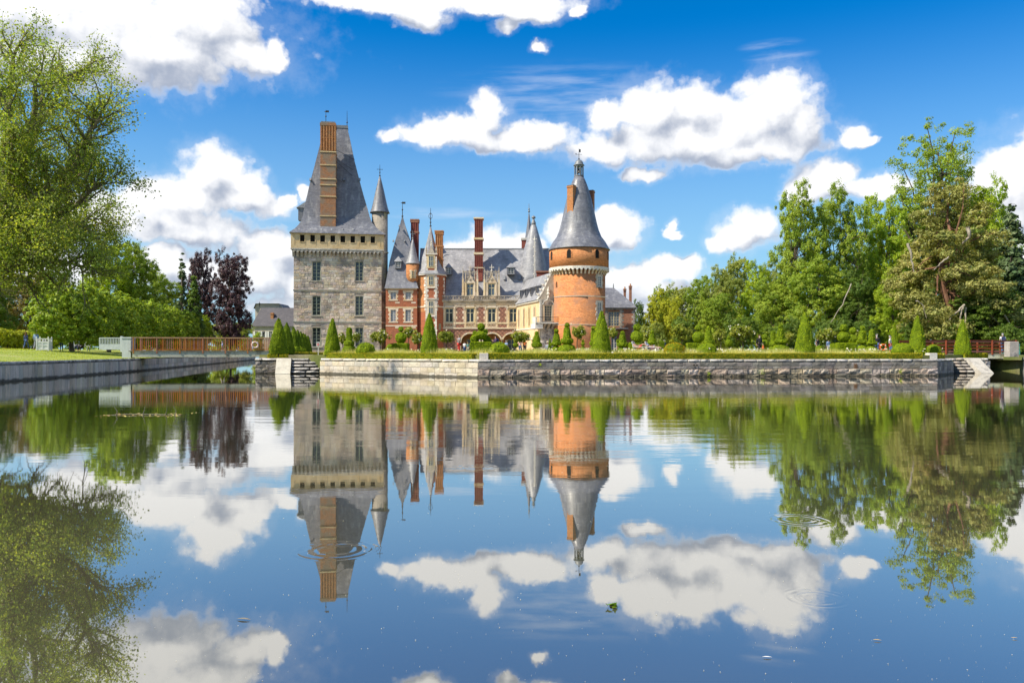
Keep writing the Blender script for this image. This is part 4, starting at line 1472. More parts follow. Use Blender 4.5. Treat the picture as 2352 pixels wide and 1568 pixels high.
    for i in range(n + 1):
        link('corbel', cm, t, loc=(-0.05 + (W + 0.1) * i / n, 0, zc))
    # small arches between the corbels
    step = (W + 0.1) / n
    am = B()
    pts = [(-step / 2, 0.55), (-step / 2, 0.0)]
    for k in range(7):
        a_ = math.pi - math.pi * k / 6
        pts.append((0.17 * math.cos(a_) * 1.0, 0.02 + 0.26 * math.sin(a_)))
    pts += [(step / 2, 0.0), (step / 2, 0.55)]
    am.poly_xz(pts, -ov - 0.02, -ov + 0.25)
    amm = am.mesh('corbel_arch', M('weathered_stone'))
    for i in range(n):
        link('corbel_arch', amm, t, loc=(-0.05 + step * (i + 0.5), 0, z_at0 - 0.42))
    # attic
    holes = []
    for (a, c2) in ((285, 337), (402, 455), (515, 570), (632, 685), (745, 800), (860, 912), (975, 1027), (1090, 1140)):
        pa, pb = (1100 + a * .3508) * .5742, (1100 + c2 * .3508) * .5742
        holes.append((fr.x(pa, -ov), fr.x(pb, -ov), fr.z(780, 556.7, -ov), fr.z(780, 541, -ov)))
    a0, a1 = fr.x(668, -ov), fr.x(881, -ov)
    at_ = B().wall(a0, a1, z_at0 + 0.1, z_at1, holes, -ov, 0.45)
    at_.add([(a0, -ov, z_at0 + .1), (a0, DP + ov, z_at0 + .1), (a0, DP + ov, z_at1), (a0, -ov, z_at1)], [(0, 3, 2, 1)])
    at_.add([(a1, -ov, z_at0 + .1), (a1, DP + ov, z_at0 + .1), (a1, DP + ov, z_at1), (a1, -ov, z_at1)], [(0, 1, 2, 3)])
    at_.add([(a0, -ov, z_at0 + .1), (a1, -ov, z_at0 + .1), (a1, DP, z_at0 + .1), (a0, DP, z_at0 + .1)], [(0, 1, 2, 3)])
    at_.obj('attic_wall', M('attic_stone'), t)
    for (x0_, x1_, z0_, z1_) in holes:
        op = B().box(x0_ - 0.13, x0_, -ov - 0.05, -ov + 0.1, z0_ - 0.1, z1_ + 0.12).box(x1_, x1_ + 0.13, -ov - 0.05, -ov + 0.1, z0_ - 0.1, z1_ + 0.12)
        op.box(x0_, x1_, -ov - 0.05, -ov + 0.1, z1_, z1_ + 0.12).box(x0_, x1_, -ov - 0.07, -ov + 0.1, z0_ - 0.1, z0_).obj('opening_frame', M('attic_stone'), t)
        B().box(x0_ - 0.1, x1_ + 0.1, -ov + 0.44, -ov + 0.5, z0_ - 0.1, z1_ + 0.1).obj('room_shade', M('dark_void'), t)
    for k in range(9):
        x = a0 + 0.6 + (a1 - a0 - 1.2) * k / 8
        B().box(x - 0.025, x + 0.025, -ov - 0.035, -ov, z_at0 + 0.9, z_at1).obj('pilaster_strip', M('attic_stone'), t)
    B().box(a0 - 0.12, a1 + 0.12, -ov - 0.16, -ov + 0.2, z_at1 - 0.24, z_at1 + 0.02).obj('cornice', M('attic_stone'), t)
    B().box(a0 - 0.06, a1 + 0.06, -ov - 0.07, -ov + 0.2, z_at0 + 0.12, z_at0 + 0.34).obj('cornice', M('weathered_stone'), t)
    # roof
    rows = [(536.5, 664, 886, -0.95), (534, 666, 884, -0.85), (527, 677, 872, -0.15), (519, 685, 863, 0.45), (510, 691, 855, 0.85), (497, 695.5, 849.5, 1.25), (480, 698.5, 845, 1.6), (450, 705.5, 836, 2.2),
            (421, 712, 828, 2.8), (394, 719.5, 821, 3.35), (367, 726.5, 814, 3.9), (320, 738.6, 804.3, 4.85), (294, 745, 798, 5.4)]
    rg = hip_rings(fr, rows, DP, 776)
    roof = B().loft(rg).obj('roof', M('slate'), t)
    zt = rg[-1][0][2]
    xl, xr = rg[-1][0][0], rg[-1][1][0]
    B().box(xl - 0.08, xr + 0.08, 5.3, DP - 5.3, zt - 0.02, zt + 0.5).obj('ridge_cap', M('lead'), roof)
    finial(t, xr - 0.1, DP / 2, zt + 0.4, fr.z(797, 255, DP / 2), knobs=(0.30,), vane=False)
    finial(t, fr.x(748.5, DP / 2), DP / 2, zt + 0.4, fr.z(748, 253, DP / 2), knobs=(0.62, 0.9), vane=True)
    # eave lights
    for px in (682, 708, 733, 757, 781, 806):
        x, z = fr.p(px + 5, 528, -0.15)
        B().box(x - 0.10, x + 0.10, -0.32, 0.2, z - 0.02, z + 0.16).obj('roof_hook', M('white_paint'), roof)
    for px, py, y in ((713, 415, 2.8), (790, 415, 2.8), (826, 415, 2.8)):
        x, z = fr.p(px, py, y)
        B().poly_yz([(y - 0.35, z), (y + 0.3, z), (y + 0.3, z + 0.55)][::-1], x - 0.16, x + 0.16).obj('roof_vent', M('lead'), roof)
    # great chimney
    yc = 0.30
    x0, x1 = fr.x(735.6, yc), fr.x(771, yc)
    zz = [fr.z(753, py, yc) for py in (520, 496, 451, 424.5, 411, 379, 348.6, 283)]
    dep = 2.6
    ch = B().box(x0, x1, yc, yc + dep + 1.2, zz[0], zz[6]).obj('chimney', M('chimney_brick'), t)
    B().box(x0 + 0.05, x1 - 0.02, yc + 0.05, yc + dep, zz[6], zz[7]).obj('chimney_top', M('orange_brick'), ch)
    for z_ in zz[1:7]:
        B().box(x0 - 0.09, x1 + 0.09, yc - 0.09, yc + dep + 0.09, z_ - 0.09, z_ + 0.09).obj('band', M('attic_stone'), ch)
    for i in range(6):
        x = x0 + 0.12 + (x1 - x0 - 0.24) * i / 5
        B().box(x - 0.12, x + 0.12, yc - 0.10, yc + 0.045, zz[6] + 0.2, zz[7] - 0.5).obj('rib', M('orange_brick'), ch)
    zm = (zz[6] + zz[7]) / 2
    B().box(x0 + 0.2, x1 - 0.2, yc - 0.04, yc + 0.04, zm - 0.15, zm + 0.1).obj('band', M('orange_brick'), ch)
    B().box(x0 - 0.06, x1 + 0.06, yc - 0.12, yc + dep + 0.12, zz[7] - 0.45, zz[7] + 0.05).obj('chimney_cap', M('chimney_brick'), ch)
    B().box(x0 + 0.1, x1 - 0.1, yc, yc + dep, zz[7] + 0.052, zz[7] + 0.3).obj('chimney_cap', M('lead'), ch)
    for z_, zb, pb in ((zz[6] + 0.7, 366, 815), (zz[6] - 0.9, 395, 819), (zz[5] + 1.0, 418, 826), (zz[4] + 0.6, 425, 795)):
        yb = 3.6
        xb, zb_ = fr.p(pb, zb, yb)
        B().tube([(x1 - 0.05, yc + dep * 0.5, z_), (xb, yb + 0.3, zb_)], 0.035, 5).obj('iron_stay', M('cast_iron'), ch)
    # dormer on the left slope
    d0, z0 = fr.p(686, 479, 5.0)
    d = B().box(d0, d0 + 1.6, 4.2, 5.8, z0 - 2.2, z0).obj('dormer', M('slate'), t)
    B().add([(d0 - 0.3, 4.0, z0), (d0 - 0.3, 6.0, z0), (d0 + 1.6, 6.0, z0 + 1.3), (d0 + 1.6, 4.0, z0 + 1.3), (d0 + 1.6, 6.0, z0), (d0 + 1.6, 4.0, z0)], [(0, 3, 2, 1), (0, 5, 3), (1, 2, 4), (0, 1, 4, 5), (3, 5, 4, 2)]).obj('dormer_roof', M('slate_pale'), d)
    # stair turret on the right flank
    cy = 2.3
    cx, _ = fr.p(872.5, 600, cy)
    rr = 1.40
    zt0 = fr.z(872, 489, cy)
    tu = B().lathe([(rr, 1.2), (rr, zt0)], cx, cy, 28).obj('stair_turret', M('turret_stone'), t, smooth=True)
    for s_ in strings + [z_at0 + 0.1]:
        B().lathe([(rr, s_ - 0.14), (rr + 0.14, s_), (rr + 0.16, s_ + 0.12), (rr, s_ + 0.14)], cx, cy, 28, False, False).obj('string_course', M('pale_stone'), tu)
    prof = [(rr + 0.38, zt0 - 0.05), (rr + 0.30, zt0 + 0.12), (1.45, zt0 + 0.8), (1.1, zt0 + 2.3), (0.72, zt0 + 4.1), (0.35, zt0 + 5.6), (0.12, zt0 + 6.5)]
    B().lathe(prof, cx, cy, 28).obj('turret_roof', M('slate'), tu, smooth=True)
    finial(tu, cx, cy, zt0 + 6.4, fr.z(866, 378, cy), knobs=(0.12, 0.38, 0.62), cross=True)
    for py in (497, 612, 634, 706):
        zz_ = fr.z(884, py, cy)
        window(tu, -0.22, 0.22, -0.5, 0.5, 0.0, 2, 4, 'frame_paint', edge=0.04, bar=0.03, mull=0.04, rot=(0, 0, R(42)), loc=(cx + (rr + 0.01) * math.sin(R(42)), cy - (rr + 0.01) * math.cos(R(42)), zz_))
    return t


build_keep()


# ---------------------------------------------------------------- brick wing beside the keep
def build_left_wing():
    D = 139.8
    fr = Frame(gx(886, D), D, 0)
    t = thing('brick_wing', 'red brick wing with stone window surrounds right of the square tower', 'building', (fr.o[0], fr.o[1], 0))
    X1 = fr.x(958)
    ze = fr.z(900, 661)
    wins = []
    for a, c in ((897.3, 909.3), (931.2, 943.6)):
        for ya, yb in ((670.5, 687.5), (711, 738)):
            wins.append((fr.x(a), fr.x(c), fr.z(900, yb), fr.z(900, ya)))
    w = B().wall(0, X1, 3.6, ze, wins, 0, 0.4)
    w.add([(0, 0, 1.2), (0, 7, 1.2), (0, 7, ze), (0, 0, ze)], [(0, 3, 2, 1)])
    w.add([(X1, 0, 1.2), (X1, 7, 1.2), (X1, 7, ze), (X1, 0, ze)], [(0, 1, 2, 3)])
    w.obj('wall', M('red_brick'), t)
    # shadowed archway at the foot
    B().wall(0, X1, 1.2, 3.6, [(0.8, 4.2, 1.2, 3.2)], 0, 1.2).obj('wall', M('red_brick'), t)
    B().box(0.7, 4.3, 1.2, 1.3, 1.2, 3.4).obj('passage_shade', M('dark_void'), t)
    for (x0, x1, z0, z1) in wins:
        window(t, x0, x1, z0, z1, 0.18, 4, 5 if z1 - z0 > 1.6 else 4, 'white_paint', 'pale_pane', bar=0.035, edge=0.06, mull=0.06)
        backing(t, x0, x1, z0, z1, 0.5)
        quoin_column(t, x0, -1, 0.0, z0, z1, 'cream_stone', 0.42, 0.25, 0.36)
        quoin_column(t, x1, 1, 0.0, z0, z1, 'cream_stone', 0.42, 0.25, 0.36)
        B().box(x0 - 0.45, x1 + 0.45, -0.035, 0.1, z1 + 0.003, z1 + 0.30).obj('lintel', M('cream_stone'), t)
        B().box(x0 - 0.4, x1 + 0.4, -0.06, 0.1, z0 - 0.24, z0 - 0.003).obj('window_sill', M('cream_stone'), t)
    for py, h in ((706, 0.22), (663.5, 0.25), (748, 0.2)):
        z = fr.z(920, py)
        B().box(0, X1, -0.05, 0.02, z - h / 2, z + h / 2).obj('string_course', M('cream_stone'), t)
    for px in (913, 950):
        for py in (695, 752):
            x, z = fr.p(px, py)
            quoin(t, x - 0.4, x + 0.4, 0, z - 0.13, z + 0.13, 'cream_stone')
    rows = [(662, 883, 961, -0.45), (655, 885, 958.5, -0.1), (645, 887, 955.5, 0.3), (625, 890.5, 951.5, 0.9), (600, 895, 948.7, 1.5), (560, 905.5, 943.2, 2.4), (520, 917.5, 931, 3.2), (499, 923, 925.6, 3.45)]
    rg = hip_rings(fr, rows, 7.0, 922)
    B().loft(rg).obj('roof', M('slate'), t)
    finial(t, fr.x(924.3, 3.5), 3.5, rg[-1][0][2] - 0.1, fr.z(924, 463, 3.5), knobs=(0.1, 0.5), vane=True, r=0.06)
    x0, x1 = fr.x(906.5, 0.6), fr.x(921.5, 0.6)
    small_dormer(t, x0, x1, fr.z(914, 616, 0.6), fr.z(914, 600, 0.6), fr.z(914, 587, 0.6), 0.75, 1.6, nx=2, nz=3, frame='white_paint')
    for px, py in ((903, 555), (929, 555), (917, 520)):
        x, z = fr.p(px, py, 2.2)
        B().poly_yz([(2.0, z), (2.7, z), (2.7, z + 0.4)][::-1], x - 0.12, x + 0.12).obj('roof_vent', M('lead'), t)
    # bartizan
    cx, cy = fr.x(948, 1.0), 1.0
    r = 1.16
    z0, z1 = fr.z(948, 645, 0), fr.z(948, 605, 0)
    tu = B().lathe([(0.25, z0 - 0.8), (0.7, z0 - 0.35), (1.0, z0 + 0.1), (r, z0 + 0.7), (r, z1)], cx, cy, 24).obj('bartizan', M('orange_brick'), t, smooth=True)
    B().lathe([(r + 0.14, z1 - 0.02), (r + 0.10, z1 + 0.12), (0.88, z1 + 1.0), (0.55, z1 + 2.4), (0.25, z1 + 3.7), (0.08, z1 + 4.4)], cx, cy, 24).obj('bartizan_roof', M('slate_pale'), tu, smooth=True)
    finial(tu, cx, cy, z1 + 4.3, fr.z(949, 529, 1), cross=True, mat='lead', knobs=(0.15,))
    ang = R(10)
    window(tu, -0.22, 0.22, -0.6, 0.6, 0.0, 2, 4, 'frame_paint', edge=0.05, bar=0.03, mull=0.04, rot=(0, 0, ang), loc=(cx + 1.17 * math.sin(ang), cy - 1.17 * math.cos(ang), fr.z(948, 630, 0)))
    for k in range(4):
        z = fr.z(948, 630, 0) - 0.75 + 0.38 * k
        for sg in (-1, 1):
            L = 0.38 if k % 2 else 0.26
            a2 = ang + sg * (0.24 + L / 2) / 1.16
            link('quoin_stone', QUOIN['cream_stone'], tu, loc=(cx + 1.10 * math.sin(a2), cy - 1.10 * math.cos(a2), z + 0.19), scale=(L, 0.1, 0.36), rot=(0, 0, a2))
    # chimney behind
    f2 = Frame(gx(942, 145), 145, 0)
    shaft_box(f2, thing('chimney_stack', 'dark crimson brick chimney behind the small round turret', 'chimney', (f2.o[0], f2.o[1], 0)), 943.6, 960.5, 503, 590, 0, 1.2, 'crimson_brick', bands=((509, 0.3), (533, 0.3)), band_mat='brown_brick', flutes=3)


build_left_wing()


# ---------------------------------------------------------------- stair tower
def build_stair_tower():
    D = 139.2
    fr = Frame(gx(977.6, D), D, 0)
    t = thing('stair_tower', 'faceted brick and stone stair tower with slender slate spire', 'tower', (fr.o[0], fr.o[1], 0))
    x0, x1 = 0.0, fr.x(1003.5)
    xl, xr = fr.x(957, 1.7), fr.x(1021.5, 1.7)
    ze = fr.z(990, 631)
    plan = [(x0, 0), (x1, 0), (xr, 1.7), (xr, 4.6), (xl, 4.6), (xl, 1.7)]
    n = len(plan)
    B().poly_xy(plan, 1.2, ze).obj('wall', M('red_brick'), t)
    # left facet in brighter orange brick, its sunlight put into the colour; both quoined
    def facet(p, q):
        a = math.atan2(q[1] - p[1], q[0] - p[0])
        return a, math.hypot(q[0] - p[0], q[1] - p[1])
    for (p, q, mt) in ((plan[5], plan[0], 'orange_brick'), (plan[1], plan[2], 'red_brick')):
        a, L = facet(p, q)
        fo = B().box(0.02, L - 0.02, -0.012, 0.05, fr.z(990, 716), ze - 0.1).obj('facet_panel', M(mt), t)
        fo.location = (p[0], p[1], 0)
        fo.rotation_euler = (0, 0, a)
        for k in range(11):
            z = fr.z(990, 716) + 0.6 * k + 0.2
            if z + 0.45 > ze:
                break
            for xx, sg in ((0.0, 1), (L, -1)):
                Lq = 0.45 if k % 2 else 0.28
                c = (xx + sg * Lq / 2)
                quoin(t, 0, 1, 0, 0, 1, 'pale_stone')
                o = t.children[-1] if t.children[-1].name.startswith('quoin') else None
                o = [ch for ch in t.children if ch.name.startswith('quoin_stone')][-1]
                o.location = (p[0] + c * math.cos(a), p[1] + c * math.sin(a), z + 0.24)
                o.rotation_euler = (0, 0, a)
                o.scale = (Lq - 0.02, 0.04, 0.46)
    # front facet quoins
    k = 0
    z = 1.4
    while z + 0.45 < ze:
        for xx, sg in ((x0, 1), (x1, -1)):
            Lq = 0.52 if k % 2 else 0.32
            quoin(t, min(xx, xx + sg * Lq), max(xx, xx + sg * Lq), 0.0, z, z + 0.46, 'pale_stone', 0.035)
        z += 0.47
        k += 1
    # stacked windows with stone surrounds
    wx0, wx1 = fr.x(984.6), fr.x(995.2)
    for ya, yb, nz in ((634, 655, 2), (692, 720.5, 3)):
        z1, z0 = fr.z(990, ya), fr.z(990, yb)
        B().box(wx0 - 0.30, wx1 + 0.30, -0.06, 0.02, z0 - 0.3, z1 + 0.35).obj('window_surround', M('cream_stone'), t)
        B().box(wx0, wx1, -0.065, -0.061, z0, z1).obj('pane_shade', M('dark_void'), t)  # flat dark sheet standing for the shade behind the panes
        window(t, wx0, wx1, z0, z1, -0.10, 2, 2, 'frame_paint', 'pale_pane', bar=0.07, edge=0.06, mull=0.08, split=[0.5])
        B().box(wx0 - 0.42, wx1 + 0.42, -0.2, 0.0, z1 + 0.36, z1 + 0.55).obj('hood_mould', M('pale_stone'), t)
        B().box(wx0 - 0.36, wx1 + 0.36, -0.16, 0.0, z0 - 0.5, z0 - 0.31).obj('window_sill', M('pale_stone'), t)
    a, L = facet(plan[1], plan[2])
    o = window(t, 0.5, 0.95, fr.z(1010, 757), fr.z(1010, 743), -0.05, 2, 3, 'frame_paint', edge=0.04, bar=0.03, mull=0.04)
    o.location = (plan[1][0], plan[1][1], 0)
    o.rotation_euler = (0, 0, a)
    # string
    for py in (704,):
        z = fr.z(990, py)
        pl = [(p[0] + (0.08 if p[0] > 1 else -0.08), p[1] - (0.08 if p[1] < 1 else 0)) for p in plan]
        B().poly_xy(pl, z - 0.1, z + 0.1).obj('string_course', M('cream_stone'), t)
    # eaves and spire
    cxs, cys = fr.x(989, 2.4), 2.4
    pl = [(p[0] + (0.22 if p[0] > 1 else -0.22), p[1] - (0.22 if p[1] < 2 else -0.1)) for p in plan]
    B().poly_xy(pl, ze - 0.02, ze + 0.2).obj('cornice', M('pale_stone'), t)
    rings = []
    ztop = fr.z(989, 521, 2.4)
    for f, s_ in ((0, 1.03), (0.06, 0.92), (0.2, 0.72), (0.45, 0.46), (0.75, 0.2), (1.0, 0.03)):
        zz = ze + 0.2 + (ztop - ze - 0.2) * f
        rings.append([(cxs + (p[0] - cxs) * s_, cys + (p[1] - cys) * s_, zz) for p in pl])
    B().loft(rings).obj('spire', M('slate_pale'), t)
    finial(t, cxs, cys, ztop - 0.2, fr.z(989, 478, 2.4), knobs=(0.10, 0.28, 0.45, 0.72, 0.85), r=0.06)
    lyre = B()
    zf = ztop + 1.4
    for sx in (-1, 1):
        lyre.tube([(cxs, cys, zf), (cxs + sx * 0.28, cys, zf + 0.25), (cxs + sx * 0.34, cys, zf + 0.6), (cxs + sx * 0.14, cys, zf + 0.95), (cxs, cys, zf + 1.1)], 0.04, 5)
    lyre.obj('finial', M('cast_iron'), t)
    # gable dormer
    gx0, gx1 = fr.x(978), fr.x(1003.5)
    zg = fr.z(990, 584)
    zap = fr.z(990, 566)
    cx = (gx0 + gx1) / 2
    d = B().poly_xz([(gx0, ze + 0.1), (gx1, ze + 0.1), (gx1, zg), (cx + 0.55, zg + 0.15), (cx, zap), (cx - 0.55, zg + 0.15), (gx0, zg)], 0.02, 2.0).obj('gable_dormer', M('red_brick'), t)
    z1, z0 = fr.z(990, 588), fr.z(990, 612)
    B().box(wx0 - 0.3, wx1 + 0.3, -0.04, 0.015, z0 - 0.3, zg + 0.1).obj('window_surround', M('cream_stone'), d)
    window(d, wx0, wx1, z0, z1, -0.08, 2, 2, 'frame_paint', 'pale_pane', bar=0.07, edge=0.06, mull=0.08, split=[0.5])
    B().poly_xz([(cx - 0.62, zg + 0.12), (cx + 0.62, zg + 0.12), (cx, zap + 0.15)], -0.1, 0.015).obj('gable_stone', M('tracery_stone'), d)
    B().box(gx0 - 0.08, gx1 + 0.08, -0.16, 0.5, zg - 0.05, zg + 0.11).obj('cornice', M('pale_stone'), d)
    for xx in (gx0 + 0.1, gx1 - 0.1):
        B().lathe([(0.15, zg + 0.1), (0.11, zg + 0.5), (0.17, zg + 0.62), (0.13, zg + 0.9), (0.0, zg + 1.5)], xx, 0.1, 8).obj('pinnacle', M('tracery_stone'), d)
    B().lathe([(0.10, zap), (0.16, zap + 0.3), (0.08, zap + 0.5), (0.13, zap + 0.7), (0.02, zap + 1.0)], cx, 0.0, 8).obj('pinnacle', M('pale_stone'), d)
    k = 0
    z = ze + 0.3
    while z + 0.4 < zg:
        for xx, sg in ((gx0, 1), (gx1, -1)):
            Lq = 0.4 if k % 2 else 0.25
            quoin(d, min(xx, xx + sg * Lq), max(xx, xx + sg * Lq), 0.02, z, z + 0.4, 'pale_stone', 0.035)
        z += 0.42
        k += 1
    # orange chimney
    shaft_box(fr, thing('chimney_stack', 'tall orange brick chimney behind the faceted stair tower', 'chimney', (fr.o[0], fr.o[1], 0)), 1000, 1016.5, 529, 626, 1.6, 1.3, 'orange_brick', bands=((536, 0.25), (565, 0.3), (596, 0.2)), band_mat='orange_brick', flutes=3, over=0.12)


build_stair_tower()

# ---------------------------------------------------------------- main range
def build_main():
    D = 140.6
    fr = Frame(gx(1018, D), D, 0)
    t = thing('main_range', 'long brick and stone house front with arcade and steep slate roof', 'building', (fr.o[0], fr.o[1], 0))
    X0, X1 = -0.2, fr.x(1198)
    zb, zc0, zc1 = fr.z(1100, 754), fr.z(1100, 704), fr.z(1100, 691)
    wins = []
    for a, c in ((1022.5, 1040.7), (1070.9, 1089), (1120.3, 1138.6), (1170, 1188)):
        wins.append((fr.x(a), fr.x(c), fr.z(1100, 740), fr.z(1100, 708)))
    # arches as openings
    arch = [(1059, 1100.5), (1110, 1151.5), (1154.5, 1195)]
    holes = [(fr.x(a), fr.x(c), 1.2, fr.z(1100, 766)) for a, c in arch]
    B().wall(X0, X1, zb, zc1, wins, 0, 0.5).obj('wall', M('cream_stone'), t)
    B().wall(X0, X1, 1.2, zb, holes, 0, 0.6).obj('arcade_wall', M('diaper_brick'), t)
    for (x0, x1, z0, z1) in holes:
        cx, w = (x0 + x1) / 2, (x1 - x0) / 2
        zs = z1 - w
        if zs < 1.4:
            zs = 1.6
        sp = B()
        n = 12
        for sg in (-1, 1):
            pts = [(cx + sg * w, z1)] + [(cx + sg * w * math.cos(math.pi / 2 * k / n), zs + (z1 - zs) * math.sin(math.pi / 2 * k / n)) for k in range(n + 1)]
            pts = pts if sg > 0 else pts
            for k in range(1, n + 1):
                a, c = pts[k], pts[k + 1] if k + 1 < len(pts) else pts[k]
                sp.add([(pts[0][0], 0.004, pts[0][1]), (a[0], 0.004, a[1]), (c[0], 0.004, c[1])], [(0, 1, 2) if sg < 0 else (0, 2, 1)])
        sp.obj('arch_spandrel', M('diaper_brick'), t)
        vs = B()
        nv = 17
        am = None
        for k in range(nv):
            a0, a1 = math.pi * k / nv, math.pi * (k + 1) / nv
            v = B()
            pts = []
            for aa, rr in ((a0 + 0.008, 1.0), (a1 - 0.008, 1.0), (a1 - 0.008, 1.17), (a0 + 0.008, 1.17)):
                pts.append((cx + w * rr * math.cos(aa), zs + (z1 - zs) * rr * math.sin(aa)))
            v.poly_xz(pts[::-1], -0.07, 0.5)
            v.obj('voussoir', M('cream_stone'), t)
        B().box(cx - w - 0.10, cx - w, -0.06, 0.55, 1.2, zs).box(cx + w, cx + w + 0.10, -0.06, 0.55, 1.2, zs).obj('arch_pier', M('cream_stone'), t)
    # vault room behind the arches
    B().box(X0, X1, 3.0, 3.2, 1.2, zb).obj('inner_wall', M('orange_brick'), t)
    B().box(X0, X1, 0.6, 3.0, zb - 0.9, zb - 0.7).obj('inner_ceiling', M('cream_stone'), t)
    for a, c in arch:
        xa = (fr.x(a) + fr.x(c)) / 2
        window(t, xa - 0.75, xa + 0.75, 1.5, 4.0, 2.9, 2, 3, 'frame_paint', bar=0.08, edge=0.12, mull=0.14)
    # brick panels
    for a, c in ((1046.6, 1066), (1095.3, 1114.4), (1144.6, 1163.8)):
        x0, x1 = fr.x(a), fr.x(c)
        for ya, yb in ((701, 739.5), (744.5, 754)):
            z1, z0 = fr.z(1100, ya), fr.z(1100, yb)
            B().box(x0, x1, -0.012, 0.02, z0, z1).obj('brick_panel', M('diaper_brick'), t)
            if z1 - z0 > 1.5:
                quoin_column(t, x0 - 0.05, 1, -0.013, z0, z1, 'cream_stone', 0.36, 0.12, 0.5, 0.02)
                quoin_column(t, x1 + 0.05, -1, -0.013, z0, z1, 'cream_stone', 0.36, 0.12, 0.5, 0.02)
    for (x0, x1, z0, z1) in wins:
        for sx in (x0 - 0.28, x1 + 0.04):
            B().box(sx, sx + 0.24, -0.10, 0.02, z0 - 0.9, zc0 + 0.2).obj('pilaster', M('cream_stone'), t)
        B().box(x0 - 0.36, x1 + 0.36, -0.18, 0.0, z1 + 0.12, z1 + 0.28).obj('hood_mould', M('cream_stone'), t)
        for sx in (x0 - 0.42, x1 + 0.22):
            B().ball((sx + 0.1, -0.12, z1 - 0.05), (0.13, 0.13, 0.2), 8, 6).obj('label_stop', M('tracery_stone'), t)
        window(t, x0, x1, z0, z1, 0.22, 2, 2, 'frame_paint', bar=0.12, edge=0.12, mull=0.16, curtain=True, split=[0.68])
        # pierced balustrade below
        bl = B().box(x0 - 0.02, x1 + 0.02, -0.16, -0.02, z0 - 0.16, z0 - 0.02).box(x0 - 0.02, x1 + 0.02, -0.16, -0.02, z0 - 0.92, z0 - 0.78).obj('window_balustrade', M('cream_stone'), t)
        B().box(x0, x1, -0.012, 0.0, z0 - 0.78, z0 - 0.16).obj('balustrade_shade', M('brown_brick'), bl)
        nb = 5
        for k in range(nb):
            xm = x0 + (x1 - x0) * (k + 0.5) / nb
            q = B()
            hw = (x1 - x0) / nb / 2
            q.tube([(xm - hw, -0.09, z0 - 0.78), (xm, -0.09, z0 - 0.47), (xm - hw, -0.09, z0 - 0.16)], 0.04, 4)
            q.tube([(xm + hw, -0.09, z0 - 0.78), (xm, -0.09, z0 - 0.47), (xm + hw, -0.09, z0 - 0.16)], 0.04, 4)
            q.obj('tracery', M('cream_stone'), bl)
    for py, h, ov in ((753.5, 0.24, 0.14), (742.5, 0.14, 0.08), (703.5, 0.16, 0.1)):
        z = fr.z(1100, py)
        B().box(X0, X1, -ov, 0.0, z - h / 2, z + h / 2).obj('string_course', M('cream_stone'), t)
    # cornice with carved frieze
    B().poly_yz([(0, zc1 - 0.35), (-0.2, zc1 - 0.2), (-0.34, zc1 - 0.03), (-0.36, zc1 + 0.08), (0.4, zc1 + 0.08), (0.4, zc1 - 0.35)], X0 - 0.1, X1).obj('cornice', M('tracery_stone'), t)
    fm = B()
    fm.tube([(-0.28, -0.06, 0.42), (-0.2, -0.12, 0.08), (0, -0.12, 0.3), (0.2, -0.12, 0.08), (0.28, -0.06, 0.42)], 0.055, 5)
    fmm = fm.mesh('frieze_carving', M('cream_stone'))
    nfr = int((X1 - X0) / 0.6)
    for k in range(nfr):
        link('frieze_carving', fmm, t, loc=(X0 + 0.3 + 0.6 * k, 0, zc0 + 0.18))
    # roof balustrade of curving tracery
    zb0, zb1 = zc1 + 0.09, fr.z(1100, 679)
    yb = -0.22
    B().box(X0, X1, yb - 0.1, yb + 0.1, zb1 - 0.12, zb1).obj('balustrade_rail', M('tracery_stone'), t)
    B().box(X0, X1, yb - 0.1, yb + 0.1, zb0, zb0 + 0.1).obj('balustrade_rail', M('tracery_stone'), t)
    h = zb1 - zb0 - 0.22
    pn = B()
    wq = 1.0
    pn.tube([(-wq / 2, 0, h), (-wq * 0.40, 0, h * 0.45), (-wq * 0.2, 0, 0.05), (0, 0, h * 0.55), (wq * 0.2, 0, 0.05), (wq * 0.40, 0, h * 0.45), (wq / 2, 0, h)], 0.055, 4)
    pn.tube([(-wq * 0.3, 0, h), (-wq * 0.12, 0, h * 0.65), (0, 0, h * 0.3), (wq * 0.12, 0, h * 0.65), (wq * 0.3, 0, h)], 0.045, 4)
    pn.tube([(-wq / 2, 0, 0), (-wq / 2, 0, h)], 0.05, 4)
    pnm = pn.mesh('balustrade_panel', M('tracery_stone'))
    for k in range(int((X1 - X0) / wq)):
        link('balustrade_panel', pnm, t, loc=(X0 + wq / 2 + wq * k, yb, zb0 + 0.1))
    # main roof
    xr0, xr1 = fr.x(955), fr.x(1262, 6)
    ze = zb0 - 0.1
    zr = fr.z(1100, 572, 7.0)
    yR = 7.0
    rf = B()
    prof = [(0.15, ze), (0.9, ze + 0.75), (1.9, ze + 2.2), (yR, zr), (2 * yR - 1.9, ze + 2.2), (2 * yR, ze)]
    vs = []
    for x in (xr0, xr1):
        vs.append([(x, y, z) for y, z in prof])
    rf.loft([vs[0][::-1], vs[1][::-1]])
    roof = rf.obj('roof', M('slate_pale'), t)
    B().box(xr0, xr1, yR - 0.12, yR + 0.12, zr - 0.1, zr + 0.14).obj('ridge_cap', M('lead'), roof)

    def roof_y(z):
        return 1.9 + (z - (ze + 2.2)) / (zr - ze - 2.2) * (yR - 1.9) if z > ze + 2.2 else 0.15 + (z - ze) / 2.2 * 1.75
    for a, c, y0, y1, yt in ((1023.5, 1037.2, 614.5, 630, 603.5), (1164.5, 1182.5, 614, 630, 603)):
        yy = 2.1
        small_dormer(t, fr.x(a, yy), fr.x(c, yy), fr.z(1100, y1, yy), fr.z(1100, y0, yy), fr.z(1100, yt, yy), yy, 1.6, roof='slate_pale', frame='white_paint')
